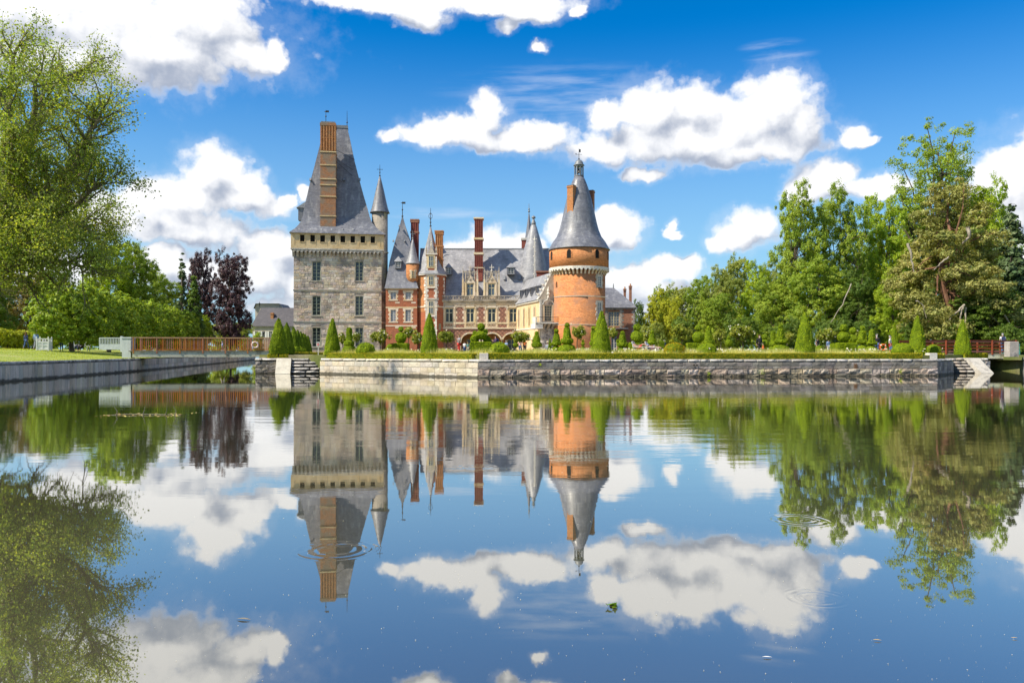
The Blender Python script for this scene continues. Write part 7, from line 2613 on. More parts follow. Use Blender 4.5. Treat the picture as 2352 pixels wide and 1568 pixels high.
def tree(name, label, px, D, z0, top, half, leaf_mat, bark='bark', base_frac=0.12, shape='oval', clumps=170, per=112, size=0.32, clump_r=None, seed=0, group='woodland trees', limbs=14, cat='tree', depth=None, shell=0.55, trunk_r=None, flat=0.7, lobes_n=9, aspect=0.6, lean=0.0):
    rng = np.random.default_rng(seed + 100)
    k = D / FPX
    x = gx(px, D)
    H = EYE + (HY - top) * k - z0
    Wd = half * k * (1.18 if group == RW and shape == 'oval' else 1.0)
    Dp = depth or Wd * 0.85
    if (shape == 'oval' and base_frac < 0.3) or (shape == 'block' and cat == 'shrub'):
        kind = 'bush' if shape == 'block' else 'high' if base_frac >= 0.12 else 'low'
        cm, tm, h0, w0 = crown_variant(kind, seed % (2 if kind == 'high' else 3))
        t = thing(name, label, cat, (x, D, z0), 0, group)
        for nm, me, mt in (('crown', cm, leaf_mat), ('trunk', tm, bark)):
            o = link(nm, me, t, rot=(0, 0, rng.uniform(0, 6.28)), scale=(Wd / w0, Wd / w0 * 0.95, H / h0))
            o.material_slots[0].link = 'OBJECT'
            o.material_slots[0].material = M(mt)
        return t, None, None
    zb = H * base_frac
    lobes = []
    if shape == 'oval':
        lobes.append((0, 0, (zb + H) / 2, Wd * 0.72, Dp * 0.72, (H - zb) / 2 * 0.92))
        for i in range(lobes_n):
            f = (i + 0.5) / lobes_n
            zz = zb + (H - zb) * (0.08 + 0.86 * f)
            prof = math.sin(math.pi * (0.22 + 0.60 * f)) ** 0.7
            a = i * 2.4 + rng.uniform(-0.4, 0.4)
            r = Wd * prof
            lobes.append((math.cos(a) * r * 0.62, math.sin(a) * r * 0.55, zz, r * 0.52, r * 0.48, (H - zb) * 0.14))
    elif shape == 'cone':
        for i in range(lobes_n):
            f = i / max(1, lobes_n - 1)
            r = Wd * (1 - f) ** 0.85 + 0.25
            a = i * 2.4
            lobes.append((math.cos(a) * r * 0.12, math.sin(a) * r * 0.12, zb + (H - zb) * (0.05 + 0.90 * f), r * 0.9, r * 0.85, (H - zb) / lobes_n * 0.95))
    elif shape == 'spread':
        for i in range(lobes_n):
            f = (i + 0.5) / lobes_n
            zz = zb + (H - zb) * (0.05 + 0.90 * f)
            prof = [0.95, 1.0, 0.92, 0.80, 0.58, 0.34][min(5, int(f * 6))]
            for j in range(3):
                a = i * 1.7 + j * 2.1 + rng.uniform(-0.3, 0.3)
                r = Wd * prof
                lobes.append((math.cos(a) * r * 0.62, math.sin(a) * r * 0.5, zz + rng.uniform(-0.5, 0.5), r * 0.40, r * 0.40, (H - zb) * 0.055))
    elif shape == 'pollard':
        hz = (H - zb) / 2
        for i in range(lobes_n):
            a = 2 * math.pi * i / lobes_n
            lobes.append((math.cos(a) * Wd * 0.45, math.sin(a) * Dp * 0.55, zb + hz * 0.95, Wd * 0.56, Dp * 0.5, hz * 0.98))
    elif shape == 'block':
        for i in range(lobes_n):
            lobes.append((rng.uniform(-0.8, 0.8) * Wd, rng.uniform(-0.7, 0.7) * Dp, zb + (H - zb) * rng.uniform(0.3, 0.78), Wd * 0.35, Dp * 0.4, (H - zb) * 0.26))
    if lean:
        lobes = [(l[0] + lean * l[2], *l[1:]) for l in lobes]
    clumps, per = int(clumps * 1.9), int(per * 0.6)
    cr0 = (clump_r or max(0.5, Wd * 0.15)) * 0.8
    q, c, cr = crown_leaves(rng, lobes, clumps, per, size, cr0, aspect, flat, 0.45, shell)
    t = thing(name, label, cat, (x, D, z0), 0, group)
    link('crown', quads_mesh('crown', q, M(leaf_mat)), t)
    b = B()
    tr = trunk_r or max(0.12, H * 0.018)
    pts = limb(b, (0, 0, -0.4), (lean * H * 0.8 + rng.normal() * 0.2, rng.normal() * 0.2, H * 0.86), tr, tr * 0.18, rng, 8, 0.03, 8)
    for i in range(limbs):
        j = rng.integers(2, 8)
        far = c[rng.integers(len(c))]
        st = pts[j]
        r = tr * 0.5 * (1 - j / 11)
        limb(b, st, far, r, r * 0.25, rng, 5, 0.04)
    b.obj('trunk', M(bark), t)
    return t, c, b


T = tree
T('dark_tree', 'small dark green tree just right of the pavilion', 1467, 172, 1.2, 688, 17, 'deep_leaf', seed=1, group=RW, clumps=110, per=60, size=0.45)
T('young_tree', 'yellow green young tree at the left edge of the right wood', 1511, 140, 1.2, 664, 32, 'yellow_leaf', seed=2, group=RW, clumps=220, base_frac=0.03)
T('young_tree', 'pale yellow bushy tree low in front of the right wood', 1542, 132, 1.2, 682, 28, 'yellow_leaf', seed=3, group=RW, clumps=150, base_frac=0.02)
T('leafy_tree', 'mid green tree above the golden rose tree', 1560, 148, 1.2, 650, 38, 'soft_leaf', seed=4, group=RW, clumps=250, base_frac=0.05)
T('leafy_tree', 'fresh green tree right of the pale young trees', 1606, 138, 1.2, 640, 36, 'mid_leaf', seed=5, group=RW, clumps=250, base_frac=0.04)
T('slender_tree', 'slender olive tree with pale visible trunk in the wood', 1658, 135, 1.2, 610, 30, 'soft_leaf', 'pale_bark', 0.10, seed=6, group=RW, clumps=120, per=70, limbs=22)
T('leafy_tree', 'tall soft green tree with airy pointed top', 1692, 150, 1.2, 582, 40, 'soft_leaf', seed=7, group=RW, clumps=180, base_frac=0.05, limbs=20)
T('leafy_tree', 'bright mid green tree left of the twin topped tree', 1742, 138, 1.2, 598, 40, 'bright_leaf', seed=8, group=RW, clumps=210, base_frac=0.03)
T('leafy_tree', 'low green tree below the airy pointed tree', 1650, 122, 1.2, 672, 44, 'mid_leaf', seed=9, group=RW, clumps=210, base_frac=0.0)
T('leafy_tree', 'low bright bushy tree under the left of the twin topped tree', 1772, 116, 1.2, 640, 48, 'mid_leaf', seed=10, group=RW, clumps=220, base_frac=0.0)
T('tall_tree', 'tall airy tree, left half of the twin topped pair', 1835, 118, 1.2, 422, 62, 'mid_leaf', seed=11, group=RW, clumps=230, per=90, base_frac=0.14, limbs=34, shell=0.45, clump_r=1.0, lobes_n=12)
T('tall_tree', 'tall airy tree, right half of the twin topped pair', 1925, 121, 1.2, 424, 62, 'mid_leaf', seed=12, group=RW, clumps=230, per=90, base_frac=0.14, limbs=34, shell=0.45, clump_r=1.0, lobes_n=12)
T('leafy_tree', 'dense green tree filling the foot of the twin topped pair', 1880, 112, 1.2, 590, 76, 'mid_leaf', seed=13, group=RW, clumps=300, base_frac=0.0)
T('leafy_tree', 'bright green tall tree between the twin tops and the pine', 2030, 124, 1.2, 446, 62, 'bright_leaf', seed=14, group=RW, clumps=280, base_frac=0.05, limbs=20)
T('tall_tree', 'tallest tree with ragged broken crown above the pine', 2150, 128, 1.2, 276, 88, 'mid_leaf', seed=31, group=RW, clumps=250, per=92, base_frac=0.36, limbs=40, shell=0.4, clump_r=1.15, lobes_n=12)
T('leafy_tree', 'green rounded tree behind the right shoulder of the pine', 2262, 126, 1.2, 410, 66, 'bright_leaf', seed=16, group=RW, clumps=240, base_frac=0.1)
T('spruce_tree', 'dark blue green spruce at the right edge', 2322, 104, 1.2, 470, 62, 'spruce_needle', 'bark', 0.03, 'cone', 300, 70, 0.5, 0.8, 17, RW, lobes_n=14)
T('spruce_tree', 'second dark spruce low at the right edge', 2372, 92, 1.2, 560, 60, 'spruce_needle', 'bark', 0.0, 'cone', 260, 70, 0.45, 0.8, 18, RW, lobes_n=12)
T('chestnut_tree', 'bright leafy chestnut below the pine on its left', 2055, 104, 1.2, 618, 44, 'bright_leaf', seed=19, group=RW, clumps=220, base_frac=0.06, size=0.5)
T('leafy_tree', 'dark green tree filling behind the clipped cube topiary', 1975, 108, 1.2, 620, 52, 'deep_leaf', seed=20, group=RW, clumps=240, base_frac=0.0)
T('leafy_tree', 'dark green tree behind the plank bridge at the right', 2270, 90, 1.2, 660, 76, 'deep_leaf', seed=21, group=RW, clumps=260, base_frac=0.0, size=0.36)
T('leafy_tree', 'green tree standing behind the pale young trees of the right wood', 1528, 175, 1.2, 655, 34, 'mid_leaf', seed=22, group=RW, clumps=150, base_frac=0.0, size=0.45)
T('leafy_tree', 'rounded green tree between the fresh green and the slender trees', 1632, 170, 1.2, 632, 40, 'mid_leaf', seed=23, group=RW, clumps=160, base_frac=0.0, size=0.45)
T('leafy_tree', 'green tree in the gap left of the twin topped pair', 1790, 150, 1.2, 600, 44, 'soft_leaf', seed=24, group=RW, clumps=170, base_frac=0.0, size=0.42)
T('leafy_tree', 'deep green tree in the gap right of the twin topped pair', 1990, 140, 1.2, 560, 56, 'deep_leaf', seed=25, group=RW, clumps=200, base_frac=0.0, size=0.4)
T('leafy_tree', 'deep green tree standing behind the old pine', 2110, 132, 1.2, 480, 80, 'mid_leaf', seed=26, group=RW, clumps=240, base_frac=0.0, size=0.42)
T('leafy_tree', 'dark tree behind the pine at the right', 2230, 120, 1.2, 520, 80, 'deep_leaf', seed=27, group=RW, clumps=240, base_frac=0.0, size=0.42)
for i, (px, D, top, half, mt, lab) in enumerate(((1700, 112, 716, 46, 'deep_leaf', 'leafy shrub behind the pink rose tree'), (1580, 118, 722, 46, 'deep_leaf', 'leafy shrub behind the big golden rose tree'),
                                                 (1800, 104, 722, 44, 'deep_leaf', 'dark green shrub behind the narrow column topiary'), (1905, 100, 718, 44, 'deep_leaf', 'leafy shrub behind the wide white rose tree'),
                                                 (2000, 97, 730, 44, 'deep_leaf', 'dark shrub behind the rounded tiered topiary'), (2110, 94, 735, 44, 'deep_leaf', 'dark green shrub at the foot of the pine'), (2200, 88, 740, 44, 'deep_leaf', 'dark shrub behind the yew cone at the plank bridge'),
                                                 (1500, 124, 735, 30, 'soft_leaf', 'leafy shrub right of the pavilion steps'), (2330, 84, 735, 40, 'deep_leaf', 'dark shrub behind the gate post at the right'))):
    T('wood_shrub', lab, px, D, 1.2, top, half, mt, seed=40 + i, group='shrubs at the foot of the wood', clumps=130, per=80, base_frac=0.0, size=0.34, limbs=5, cat='shrub', shape='block')

# the old pine
def old_pine():
    t, c, b = tree('pine_tree', 'great spreading olive brown pine with twisting pale dead branches', 2185, 92, 1.3, 398, 152, 'pine_needle', 'pine_bark', 0.06, 'spread', 640, 84, 0.34, 0.85, 60, RW, limbs=34, lobes_n=11, trunk_r=0.42, aspect=0.4, flat=0.6)
    k = 92 / FPX

    def P(px, py, y=-4.5):
        return (gx(px, 92 + y) - gx(2185, 92), y, EYE + (HY - py) * (92 + y) / FPX - 1.3)
    for path, r in (([P(2215, 700), P(2202, 712), P(2180, 735)], 0.14), ([P(2212, 700), P(2206, 730), P(2203, 760)], 0.12), ([P(2220, 705), P(2217, 735), P(2208, 765)], 0.10), ([P(2085, 560), P(2093, 590), P(2100, 625)], 0.15),
                    ([P(2290, 700), P(2312, 730), P(2330, 765)], 0.12), ([P(1955, 650, -6), P(1935, 700, -6), P(1908, 740, -6)], 0.07), ([P(2105, 690), P(2120, 700), P(2128, 730)], 0.06), ([P(2222, 520), P(2226, 545), P(2210, 560)], 0.22), ([P(2180, 590), P(2160, 605), P(2145, 620)], 0.09)):
        pts = []
        for p, q in zip(path, path[1:]):
            for j in range(4):
                pts.append(Vector(p).lerp(Vector(q), j / 4) + Vector((RS.uniform(-0.06, 0.06), RS.uniform(-0.1, 0.1), RS.uniform(-0.06, 0.06))))
        pts.append(Vector(path[-1]))
        rad = [r * (1 - 0.7 * i / len(pts)) for i in range(len(pts))]
        B().tube(pts, rad, 6).obj('dead_branch', M('pale_bark'), t)


old_pine()

# left bank
T('leafy_tree', 'bright green rounded tree rising behind the pollards', 255, 128, 1.6, 545, 72, 'bright_leaf', seed=70, group=LW, clumps=300, base_frac=0.1)
T('leafy_tree', 'bright green tree side crown right of the rounded tree', 318, 132, 1.6, 560, 60, 'mid_leaf', seed=71, group=LW, clumps=220, base_frac=0.1, limbs=20)
T('leafy_tree', 'green tree low between the rounded tree and the conifers', 370, 140, 1.6, 622, 50, 'mid_leaf', seed=72, group=LW, clumps=200, base_frac=0.05)
T('cypress_tree', 'thin feathery conifer left of the copper trees', 418, 150, 1.6, 590, 24, 'spruce_needle', 'bark', 0.03, 'cone', 150, 60, 0.42, 0.6, 73, LW, lobes_n=10)
T('cypress_tree', 'dense dark green conical conifer before the copper trees', 446, 138, 1.6, 640, 28, 'deep_leaf', 'bark', 0.0, 'cone', 220, 70, 0.36, 0.6, 74, LW, lobes_n=10)
T('copper_tree', 'narrow dark purple copper beech on the left', 460, 156, 1.6, 570, 35, 'copper_leaf', seed=75, group=LW, clumps=240, base_frac=0.03, size=0.44)
T('copper_tree', 'broad dark purple copper beech on the right', 530, 150, 1.6, 571, 52, 'copper_leaf', seed=76, group=LW, clumps=340, base_frac=0.0, size=0.44)
T('olive_tree', 'brownish olive tree with pink blossom behind the lawn hedge', 55, 108, 1.9, 622, 62, 'olive_leaf', seed=77, group=LW, clumps=230, base_frac=0.05)
T('leafy_tree', 'dark green tree behind the brownish blossoming tree', 120, 122, 1.8, 605, 64, 'deep_leaf', seed=78, group=LW, clumps=230, base_frac=0.05)
T('leafy_tree', 'dark tree at the far left edge behind the lawn', -20, 100, 1.9, 600, 60, 'deep_leaf', seed=79, group=LW, clumps=220, base_frac=0.0)
T('leafy_tree', 'small light green bush tree beside the shuttered house', 592, 168, 1.2, 762, 16, 'bright_leaf', seed=80, group=LW, clumps=70, per=60, base_frac=0.0, size=0.36)
T('leafy_tree', 'green shrub behind the wooden bridge rail', 565, 130, 1.3, 775, 20, 'soft_leaf', seed=81, group=LW, clumps=70, per=60, base_frac=0.0, size=0.3)
for i in range(6):
    f = i / 5
    D = 82 + 62 * f
    x = -45.2 - 12.8 * f
    px = CX + FPX * x / D
    k = D / FPX
    lab = ['nearest and largest pollarded lime with drooping crown on the lawn', 'second pollarded lime of the row', 'third pollarded lime of the row', 'fourth pollarded lime of the row', 'fifth pollarded lime of the row', 'farthest pollarded lime of the row'][i]
    z0 = lawn_z(x, D)
    tp, c, b = T('pollard_lime', lab, px, D, z0, HY - (8.75 - EYE) / k, 3.0 / k, 'lime_leaf', 'bark', 0.15, 'pollard', 760, 46, 0.25, 0.36, 85 + i, 'row of pollarded limes on the lawn', limbs=12, depth=6.0, trunk_r=0.28, lobes_n=6, shell=0.93)

for i, (px, D, top, half, mt, lab) in enumerate(((175, 160, 700, 60, 'deep_leaf', 'dark thicket seen between the pollard trunks at the left'), (290, 168, 705, 62, 'deep_leaf', 'dark thicket behind the middle of the pollard row'), (400, 176, 710, 60, 'deep_leaf', 'dark thicket behind the far pollards'),
                                                 (520, 172, 728, 60, 'soft_leaf', 'thicket below the broad copper beech'), (60, 128, 715, 64, 'deep_leaf', 'dark thicket behind the lawn hedge'))):
    T('wood_shrub', lab, px, D, 1.2, top, half, mt, seed=140 + i, group='thickets beyond the pollards', clumps=130, per=80, base_frac=0.0, size=0.42, limbs=5, cat='shrub', shape='block')

# hedge behind the strollers
def lawn_hedge():
    t = thing('lawn_hedge', 'loose leafy yellow green hedge behind the strolling couple', 'hedge', (0, 0, 0))
    rng = np.random.default_rng(33)
    lob = []
    for i in range(26):
        f = i / 25
        D = 88 + 6 * f
        px = -60 + 178 * f
        lob.append((gx(px, D), D, 2.0 + 1.15, 0.9, 0.8, 1.15 + rng.uniform(-0.1, 0.15)))
    q, c, cr = crown_leaves(rng, lob, 330, 60, 0.17, 0.35, 0.6, 1.0, 0.4, 0.5)
    link('foliage', quads_mesh('foliage', q, M('yellow_leaf')), t)
    b = B()
    for L in lob:
        limb(b, (L[0], L[1], 1.6), (L[0] + 0.2, L[1], 3.2), 0.05, 0.02, rng)
    b.obj('stems', M('bark'), t)


lawn_hedge()


# the great plane tree
def plane_tree():
    rng = np.random.default_rng(21)
    D = 43.5
    bx, by = gx(-135, D), D
    z0 = lawn_z(bx, by)
    t = thing('plane_tree', 'huge airy plane tree with arching limbs at the left edge', 'tree', (bx, by, z0), 0, LW)
    b = B()
    tips = []
    k = D / FPX

    def P(px, py, y=0.0):
        return Vector((gx(px, D + y) - bx, y, EYE + (HY - py) * (D + y) / FPX - z0))

    def grow(p, d, L, r, lev, maxlev):
        n = 6
        pts, rad = [p.copy()], [r]
        cur, dd = p.copy(), d.normalized()
        for i in range(n):
            dd = (dd + Vector((rng.normal(), rng.normal(), rng.normal() - 0.02)) * 0.16 + Vector((0, 0, 0.03 - 0.05 * (lev >= 2)))).normalized()
            cur = cur + dd * (L / n)
            pts.append(cur.copy())
            rad.append(r * (1 - 0.6 * (i + 1) / n))
        b.tube(pts, rad, 6 if lev < 2 else 4)
        if lev >= maxlev:
            tips.append((pts, L))
            return
        nk = {0: 5, 1: 5, 2: 5, 3: 4}[lev]
        for j in range(nk):
            i = rng.integers(2, n + 1)
            ax = Vector((rng.normal(), rng.normal(), rng.normal())).normalized()
            nd = (dd + ax * 0.85).normalized()
            grow(pts[i], nd, L * rng.uniform(0.50, 0.72), rad[i] * 0.62, lev + 1, maxlev)
        tips.append((pts, L))

    base = Vector((0, 0, -0.3))
    fork = P(-50, 640)
    b.tube([base, P(-110, 720), fork], [0.65, 0.5, 0.4], 10)
    # main limbs follow the sweep of the photograph's boughs
    boughs = [([fork, P(70, 560, -1), P(150, 430, -2), P(185, 350, -2.5), P(218, 262, -3)], 0.30), ([fork, P(60, 600, 1), P(130, 545, 2), P(190, 515, 2.5), P(222, 548, 3)], 0.22),
              ([fork, P(30, 480, -2), P(60, 340, -3), P(80, 200, -4)], 0.34), ([fork, P(-40, 470, 2), P(-80, 300, 3), P(-60, 150, 3)], 0.36), ([fork, P(50, 640, -2), P(110, 600, -3), P(170, 600, -4), P(190, 625, -4)], 0.16),
              ([fork, P(20, 420, 3), P(90, 290, 5), P(150, 190, 6)], 0.28), ([fork, P(-60, 560, -3), P(-140, 460, -4)], 0.25), ([fork, P(120, 420, -3), P(200, 330, -4), P(236, 250, -4)], 0.2), ([fork, P(120, 520, -3), P(205, 440, -4), P(232, 420, -4)], 0.18),
              ([fork, P(110, 560, 3), P(200, 500, 4), P(236, 515, 4)], 0.16), ([fork, P(60, 330, 4), P(120, 200, 5), P(190, 160, 5)], 0.24), ([fork, P(10, 300, 0), P(20, 180, -1), P(40, 110, -1)], 0.26), ([fork, P(20, 560, -4), P(60, 470, -5), P(110, 420, -5)], 0.2),
              ([fork, P(40, 610, 2), P(90, 560, 3), P(130, 560, 3)], 0.12), ([fork, P(-10, 560, -4), P(20, 500, -5), P(30, 430, -5)], 0.16), ([fork, P(0, 660, -4), P(20, 620, -6), P(40, 590, -6)], 0.1), ([fork, P(-20, 500, -5), P(-10, 400, -6), P(10, 330, -6)], 0.14), ([fork, P(20, 590, -5), P(60, 560, -6), P(95, 540, -6)], 0.1), ([fork, P(-30, 640, -5), P(-10, 560, -6), P(0, 500, -6)], 0.1), ([fork, P(30, 400, -5), P(30, 280, -6), P(10, 210, -6)], 0.12), ([fork, P(90, 480, 4), P(170, 400, 6), P(205, 380, 7)], 0.2)]
    for path, r in boughs:
        pts = []
        for p, q in zip(path, path[1:]):
            for j in range(3):
                pts.append(p.lerp(q, j / 3) + Vector((rng.normal(), rng.normal(), rng.normal())) * 0.08)
        pts.append(path[-1])
        n = len(pts)
        rad = [r * (1 - 0.75 * i / n) for i in range(n)]
        b.tube(pts, rad, 7)
        for i in range(2, n):
            dd = (pts[i] - pts[i - 1]).normalized()
            for _ in range(2 if i < n - 1 else 3):
                ax = Vector((rng.normal(), rng.normal(), rng.normal() * 0.8 + 0.15)).normalized()
                grow(pts[i], (dd * 0.7 + ax * 0.8).normalized(), rng.uniform(1.2, 2.0), rad[i] * 0.45 + 0.015, 1, 2)
    # keep the crown inside the outline seen
    pos = []
    for pts, L in tips:
        for _ in range(46):
            i = rng.integers(2, len(pts))
            p = pts[i - 1].lerp(pts[i], rng.random())
            pos.append((p.x + rng.normal() * 0.24, p.y + rng.normal() * 0.24, p.z + rng.normal() * 0.22))
    pos = np.array(pos)
    wx, wy, wz = pos[:, 0] + bx, pos[:, 1] + by, pos[:, 2] + z0
    # browsed off below head height of the boughs
    pos = pos[(wz > 4.0 + 0.10 * (wx + 31)) | (wx < -26.0)]
    nrm = rng.normal(size=pos.shape) + np.array([0, -0.2, 0.6])
    q = leaf_quads(pos, nrm, np.full(len(pos), 0.115), rng, 0.75, droop=0.6)
    print('plane leaves', len(pos))
    link('crown', quads_mesh('crown', q, M('plane_leaf')), t)
    b.obj('trunk', M('plane_bark'), t)


plane_tree()


def far_wood():
    rng = np.random.default_rng(77)
    lob = []
    for i in range(150):
        a = R(-62 + 124 * i / 149)
        Rr = 300 + 40 * math.sin(i * 1.9)
        h = 6.5 + 3.5 * rng.random()
        lob.append((Rr * math.sin(a), Rr * math.cos(a), 1.0 + h * 0.5, 6.0, 5.0, h * 0.55))
    q, c, cr = crown_leaves(rng, lob, 1500, 34, 1.0, 1.5, 0.7, 0.8, 0.4, 0.5)
    o = link('distant_wood', quads_mesh('distant_wood', q, M('mid_leaf')))
    set_props(o, 'distant belt of woodland closing the view along the horizon', 'wood', kind='stuff')


far_wood()

# ---------------------------------------------------------------- people
def cloth(name, c):
    if name not in MATS:
        surf(name, [k * 0.85 for k in c], c, 5.0, 0.85, 0.2, 20.0)
    return M(name)


for nm, c in (('skin', (0.50, 0.30, 0.22)), ('hair_dark', (0.05, 0.03, 0.02)), ('hair_brown', (0.16, 0.08, 0.04)), ('hair_grey', (0.45, 0.43, 0.42)), ('hair_blond', (0.45, 0.30, 0.14)),
              ('navy', (0.03, 0.05, 0.12)), ('jeans', (0.06, 0.11, 0.24)), ('sky_blue', (0.25, 0.36, 0.58)), ('steel_grey', (0.28, 0.30, 0.34)), ('black_cloth', (0.02, 0.02, 0.025)), ('white_cloth', (0.75, 0.74, 0.74)),
              ('red_cloth', (0.55, 0.05, 0.04)), ('orange_cloth', (0.65, 0.16, 0.04)), ('plum', (0.10, 0.05, 0.12)), ('beige', (0.50, 0.42, 0.32)), ('pink_cloth', (0.70, 0.40, 0.38)), ('mask', (0.45, 0.60, 0.75)), ('straw', (0.60, 0.50, 0.32)), ('teal_cloth', (0.10, 0.25, 0.22))):
    cloth(nm, c)


def skin_mesh(name, chains, mat, parent, sub=1):
    """chains: list of lists of (point, radius); chains that start on an existing point are welded there"""
    verts, edges, rad, idx, roots = [], [], [], {}, []
    for ch in chains:
        prev = None
        for (p, r) in ch:
            key = tuple(round(c, 4) for c in p)
            if key in idx:
                i = idx[key]
            else:
                i = len(verts)
                verts.append(tuple(p))
                rad.append(r)
                idx[key] = i
                if prev is None:
                    roots.append(i)
            if prev is not None and prev != i:
                edges.append((prev, i))
            prev = i
    me = bpy.data.meshes.new(name)
    me.from_pydata(verts, edges, [])
    me.materials.append(mat)
    o = link(name, me, parent)
    md = o.modifiers.new('skin', 'SKIN')
    md.use_smooth_shade = True
    sv = me.skin_vertices[0].data
    for i, r in enumerate(rad):
        sv[i].radius = (r, r) if not isinstance(r, tuple) else r
        sv[i].use_root = i in roots
    if sub:
        s_ = o.modifiers.new('sub', 'SUBSURF')
        s_.levels = sub
        s_.render_levels = sub
    return o


def person(label, loc, face, H=1.70, top='steel_grey', legs='jeans', hair='hair_brown', pose='stand', sleeves=0.5, long_hair=False, shorts=False, group='visitors', extras=(), bare=False, skirt=False, shoes='black_cloth', seed=0):
    """face: heading in degrees, 0 looks at the camera; the body is one skinned figure, clothes and hair its children"""
    r_ = random.Random(seed)
    t = thing('person', label, 'person', loc, R(face), group)
    s = H / 1.70
    J = {'pelvis': (0, 0, .95), 'waist': (0, 0.0, 1.10), 'chest': (0, 0, 1.30), 'neck': (0, 0.01, 1.46), 'jaw': (0, -0.015, 1.53), 'head': (0, -0.01, 1.62), 'crown': (0, 0.005, 1.68)}
    for sg, n in ((-1, 'l'), (1, 'r')):
        J.update({'sh' + n: (sg * .165, 0.01, 1.39), 'el' + n: (sg * .225, 0.04, 1.12), 'wr' + n: (sg * .235, -0.06, .89), 'ha' + n: (sg * .232, -0.09, .81),
                  'hi' + n: (sg * .085, 0, .92), 'kn' + n: (sg * .095, -0.02, .50), 'an' + n: (sg * .10, 0.02, .085), 'to' + n: (sg * .115, -0.13, .04)})
    if pose == 'walk':
        J.update({'knl': (-.09, -0.16, .53), 'anl': (-.09, -0.20, .09), 'tol': (-.10, -0.34, .06), 'knr': (.09, 0.06, .50), 'anr': (.095, 0.26, .13), 'tor': (.10, 0.14, .04),
                  'ell': (-.22, 0.10, 1.13), 'wrl': (-.23, 0.06, .90), 'hal': (-.23, 0.04, .82), 'elr': (.22, 0.0, 1.12), 'wrr': (.23, -0.16, .92), 'har': (.23, -0.2, .85)})
    if pose == 'drink':
        J.update({'elr': (.24, -0.12, 1.16), 'wrr': (.12, -0.26, 1.34), 'har': (.08, -0.24, 1.42)})
    if pose == 'phone':
        J.update({'elr': (.22, -0.10, 1.14), 'wrr': (.10, -0.28, 1.22), 'har': (.06, -0.32, 1.28), 'ell': (-.22, -0.10, 1.14), 'wrl': (-.10, -0.28, 1.20), 'hal': (-.06, -0.32, 1.26)})
    if pose == 'sit':
        J = {k: (v[0], v[1], v[2] - 0.47) if k not in ('knl', 'knr', 'anl', 'anr', 'tol', 'tor') else v for k, v in J.items()}
        J.update({'knl': (-.12, -0.42, .50), 'anl': (-.12, -0.44, .09), 'tol': (-.13, -0.58, .05), 'knr': (.12, -0.42, .50), 'anr': (.12, -0.46, .09), 'tor': (.13, -0.60, .05),
                  'wrl': (-.18, -0.24, .60), 'hal': (-.14, -0.32, .57), 'wrr': (.18, -0.24, .60), 'har': (.14, -0.32, .57), 'ell': (-.24, -0.02, .66), 'elr': (.24, -0.02, .66)})
    if pose in ('recline', 'recline2'):
        J.update({'pelvis': (0, 0.05, .40), 'waist': (0, 0.16, .50), 'chest': (0, 0.29, .66), 'neck': (0, 0.40, .80), 'jaw': (0, 0.42, .87), 'head': (0, 0.45, .95), 'crown': (0, 0.48, 1.01),
                  'shl': (-.165, 0.34, .74), 'shr': (.165, 0.34, .74), 'ell': (-.27, 0.18, .62), 'wrl': (-.28, -0.04, .66), 'hal': (-.28, -0.12, .67), 'elr': (.27, 0.18, .62), 'wrr': (.28, -0.04, .66), 'har': (.28, -0.12, .67),
                  'hil': (-.085, 0.02, .40), 'hir': (.085, 0.02, .40), 'knl': (-.11, -0.38, .60), 'anl': (-.12, -0.52, .20), 'tol': (-.13, -0.66, .14), 'knr': (.12, -0.40, .50), 'anr': (.13, -0.60, .14), 'tor': (.14, -0.74, .12)})
        if pose == 'recline':
            J.update({'knl': (-.05, -0.34, .78), 'anl': (.06, -0.66, .62), 'tol': (.08, -0.78, .70)})
        else:
            J.update({'knr': (.14, -0.36, .60), 'anr': (.15, -0.72, .50), 'tor': (.16, -0.80, .58)})
    J = {k: Vector(v) * s for k, v in J.items()}

    def j(n, r):
        return (tuple(J[n]), r * s)
    ch = [[j('pelvis', .115), j('waist', .105), j('chest', .125), j('neck', .052), j('jaw', .066), j('head', .088), j('crown', .062)]]
    for n in 'lr':
        ch.append([j('chest', .125), j('sh' + n, .062), j('el' + n, .042), j('wr' + n, .028), j('ha' + n, .036)])
        ch.append([j('pelvis', .115), j('hi' + n, .085), j('kn' + n, .056), j('an' + n, .038), j('to' + n, .034)])
    # nose and fingers
    fwd = Vector((0, -1, 0)) if not pose.startswith('recl') else Vector((0, -0.8, 0.6))
    ch.append([(tuple(J['head'] + fwd * .070 * s), .014 * s), (tuple(J['head'] + fwd * .108 * s + Vector((0, 0, -.02 * s))), .011 * s)])
    for n in 'lr':
        sg = -1 if n == 'l' else 1
        w, h = J['wr' + n], J['ha' + n]
        d = (h - w).normalized()
        side = d.cross(Vector((1, 0, 0)))
        side = side.normalized() if side.length > 0.1 else Vector((0, 1, 0))
        curl = d.cross(side) * (-sg)
        for f, L in zip((-.026, -.009, .009, .026), (.065, .08, .085, .07)):
            p0 = h + side * f * s
            p1 = h + side * f * 1.2 * s + d * L * 0.55 * s
            p2 = p1 + (d * 0.7 - curl * 0.6) * L * 0.5 * s
            ch.append([(tuple(p0), .010 * s), (tuple(p1), .009 * s), (tuple(p2), .008 * s)])
        p0 = w.lerp(h, 0.6) + side * .03 * s
        ch.append([(tuple(p0), .011 * s), (tuple(p0 + side * .03 * s + d * .03 * s), .010 * s), (tuple(p0 + side * .035 * s + d * .065 * s), .009 * s)])
    skin_mesh('body', ch, M('skin'), t)
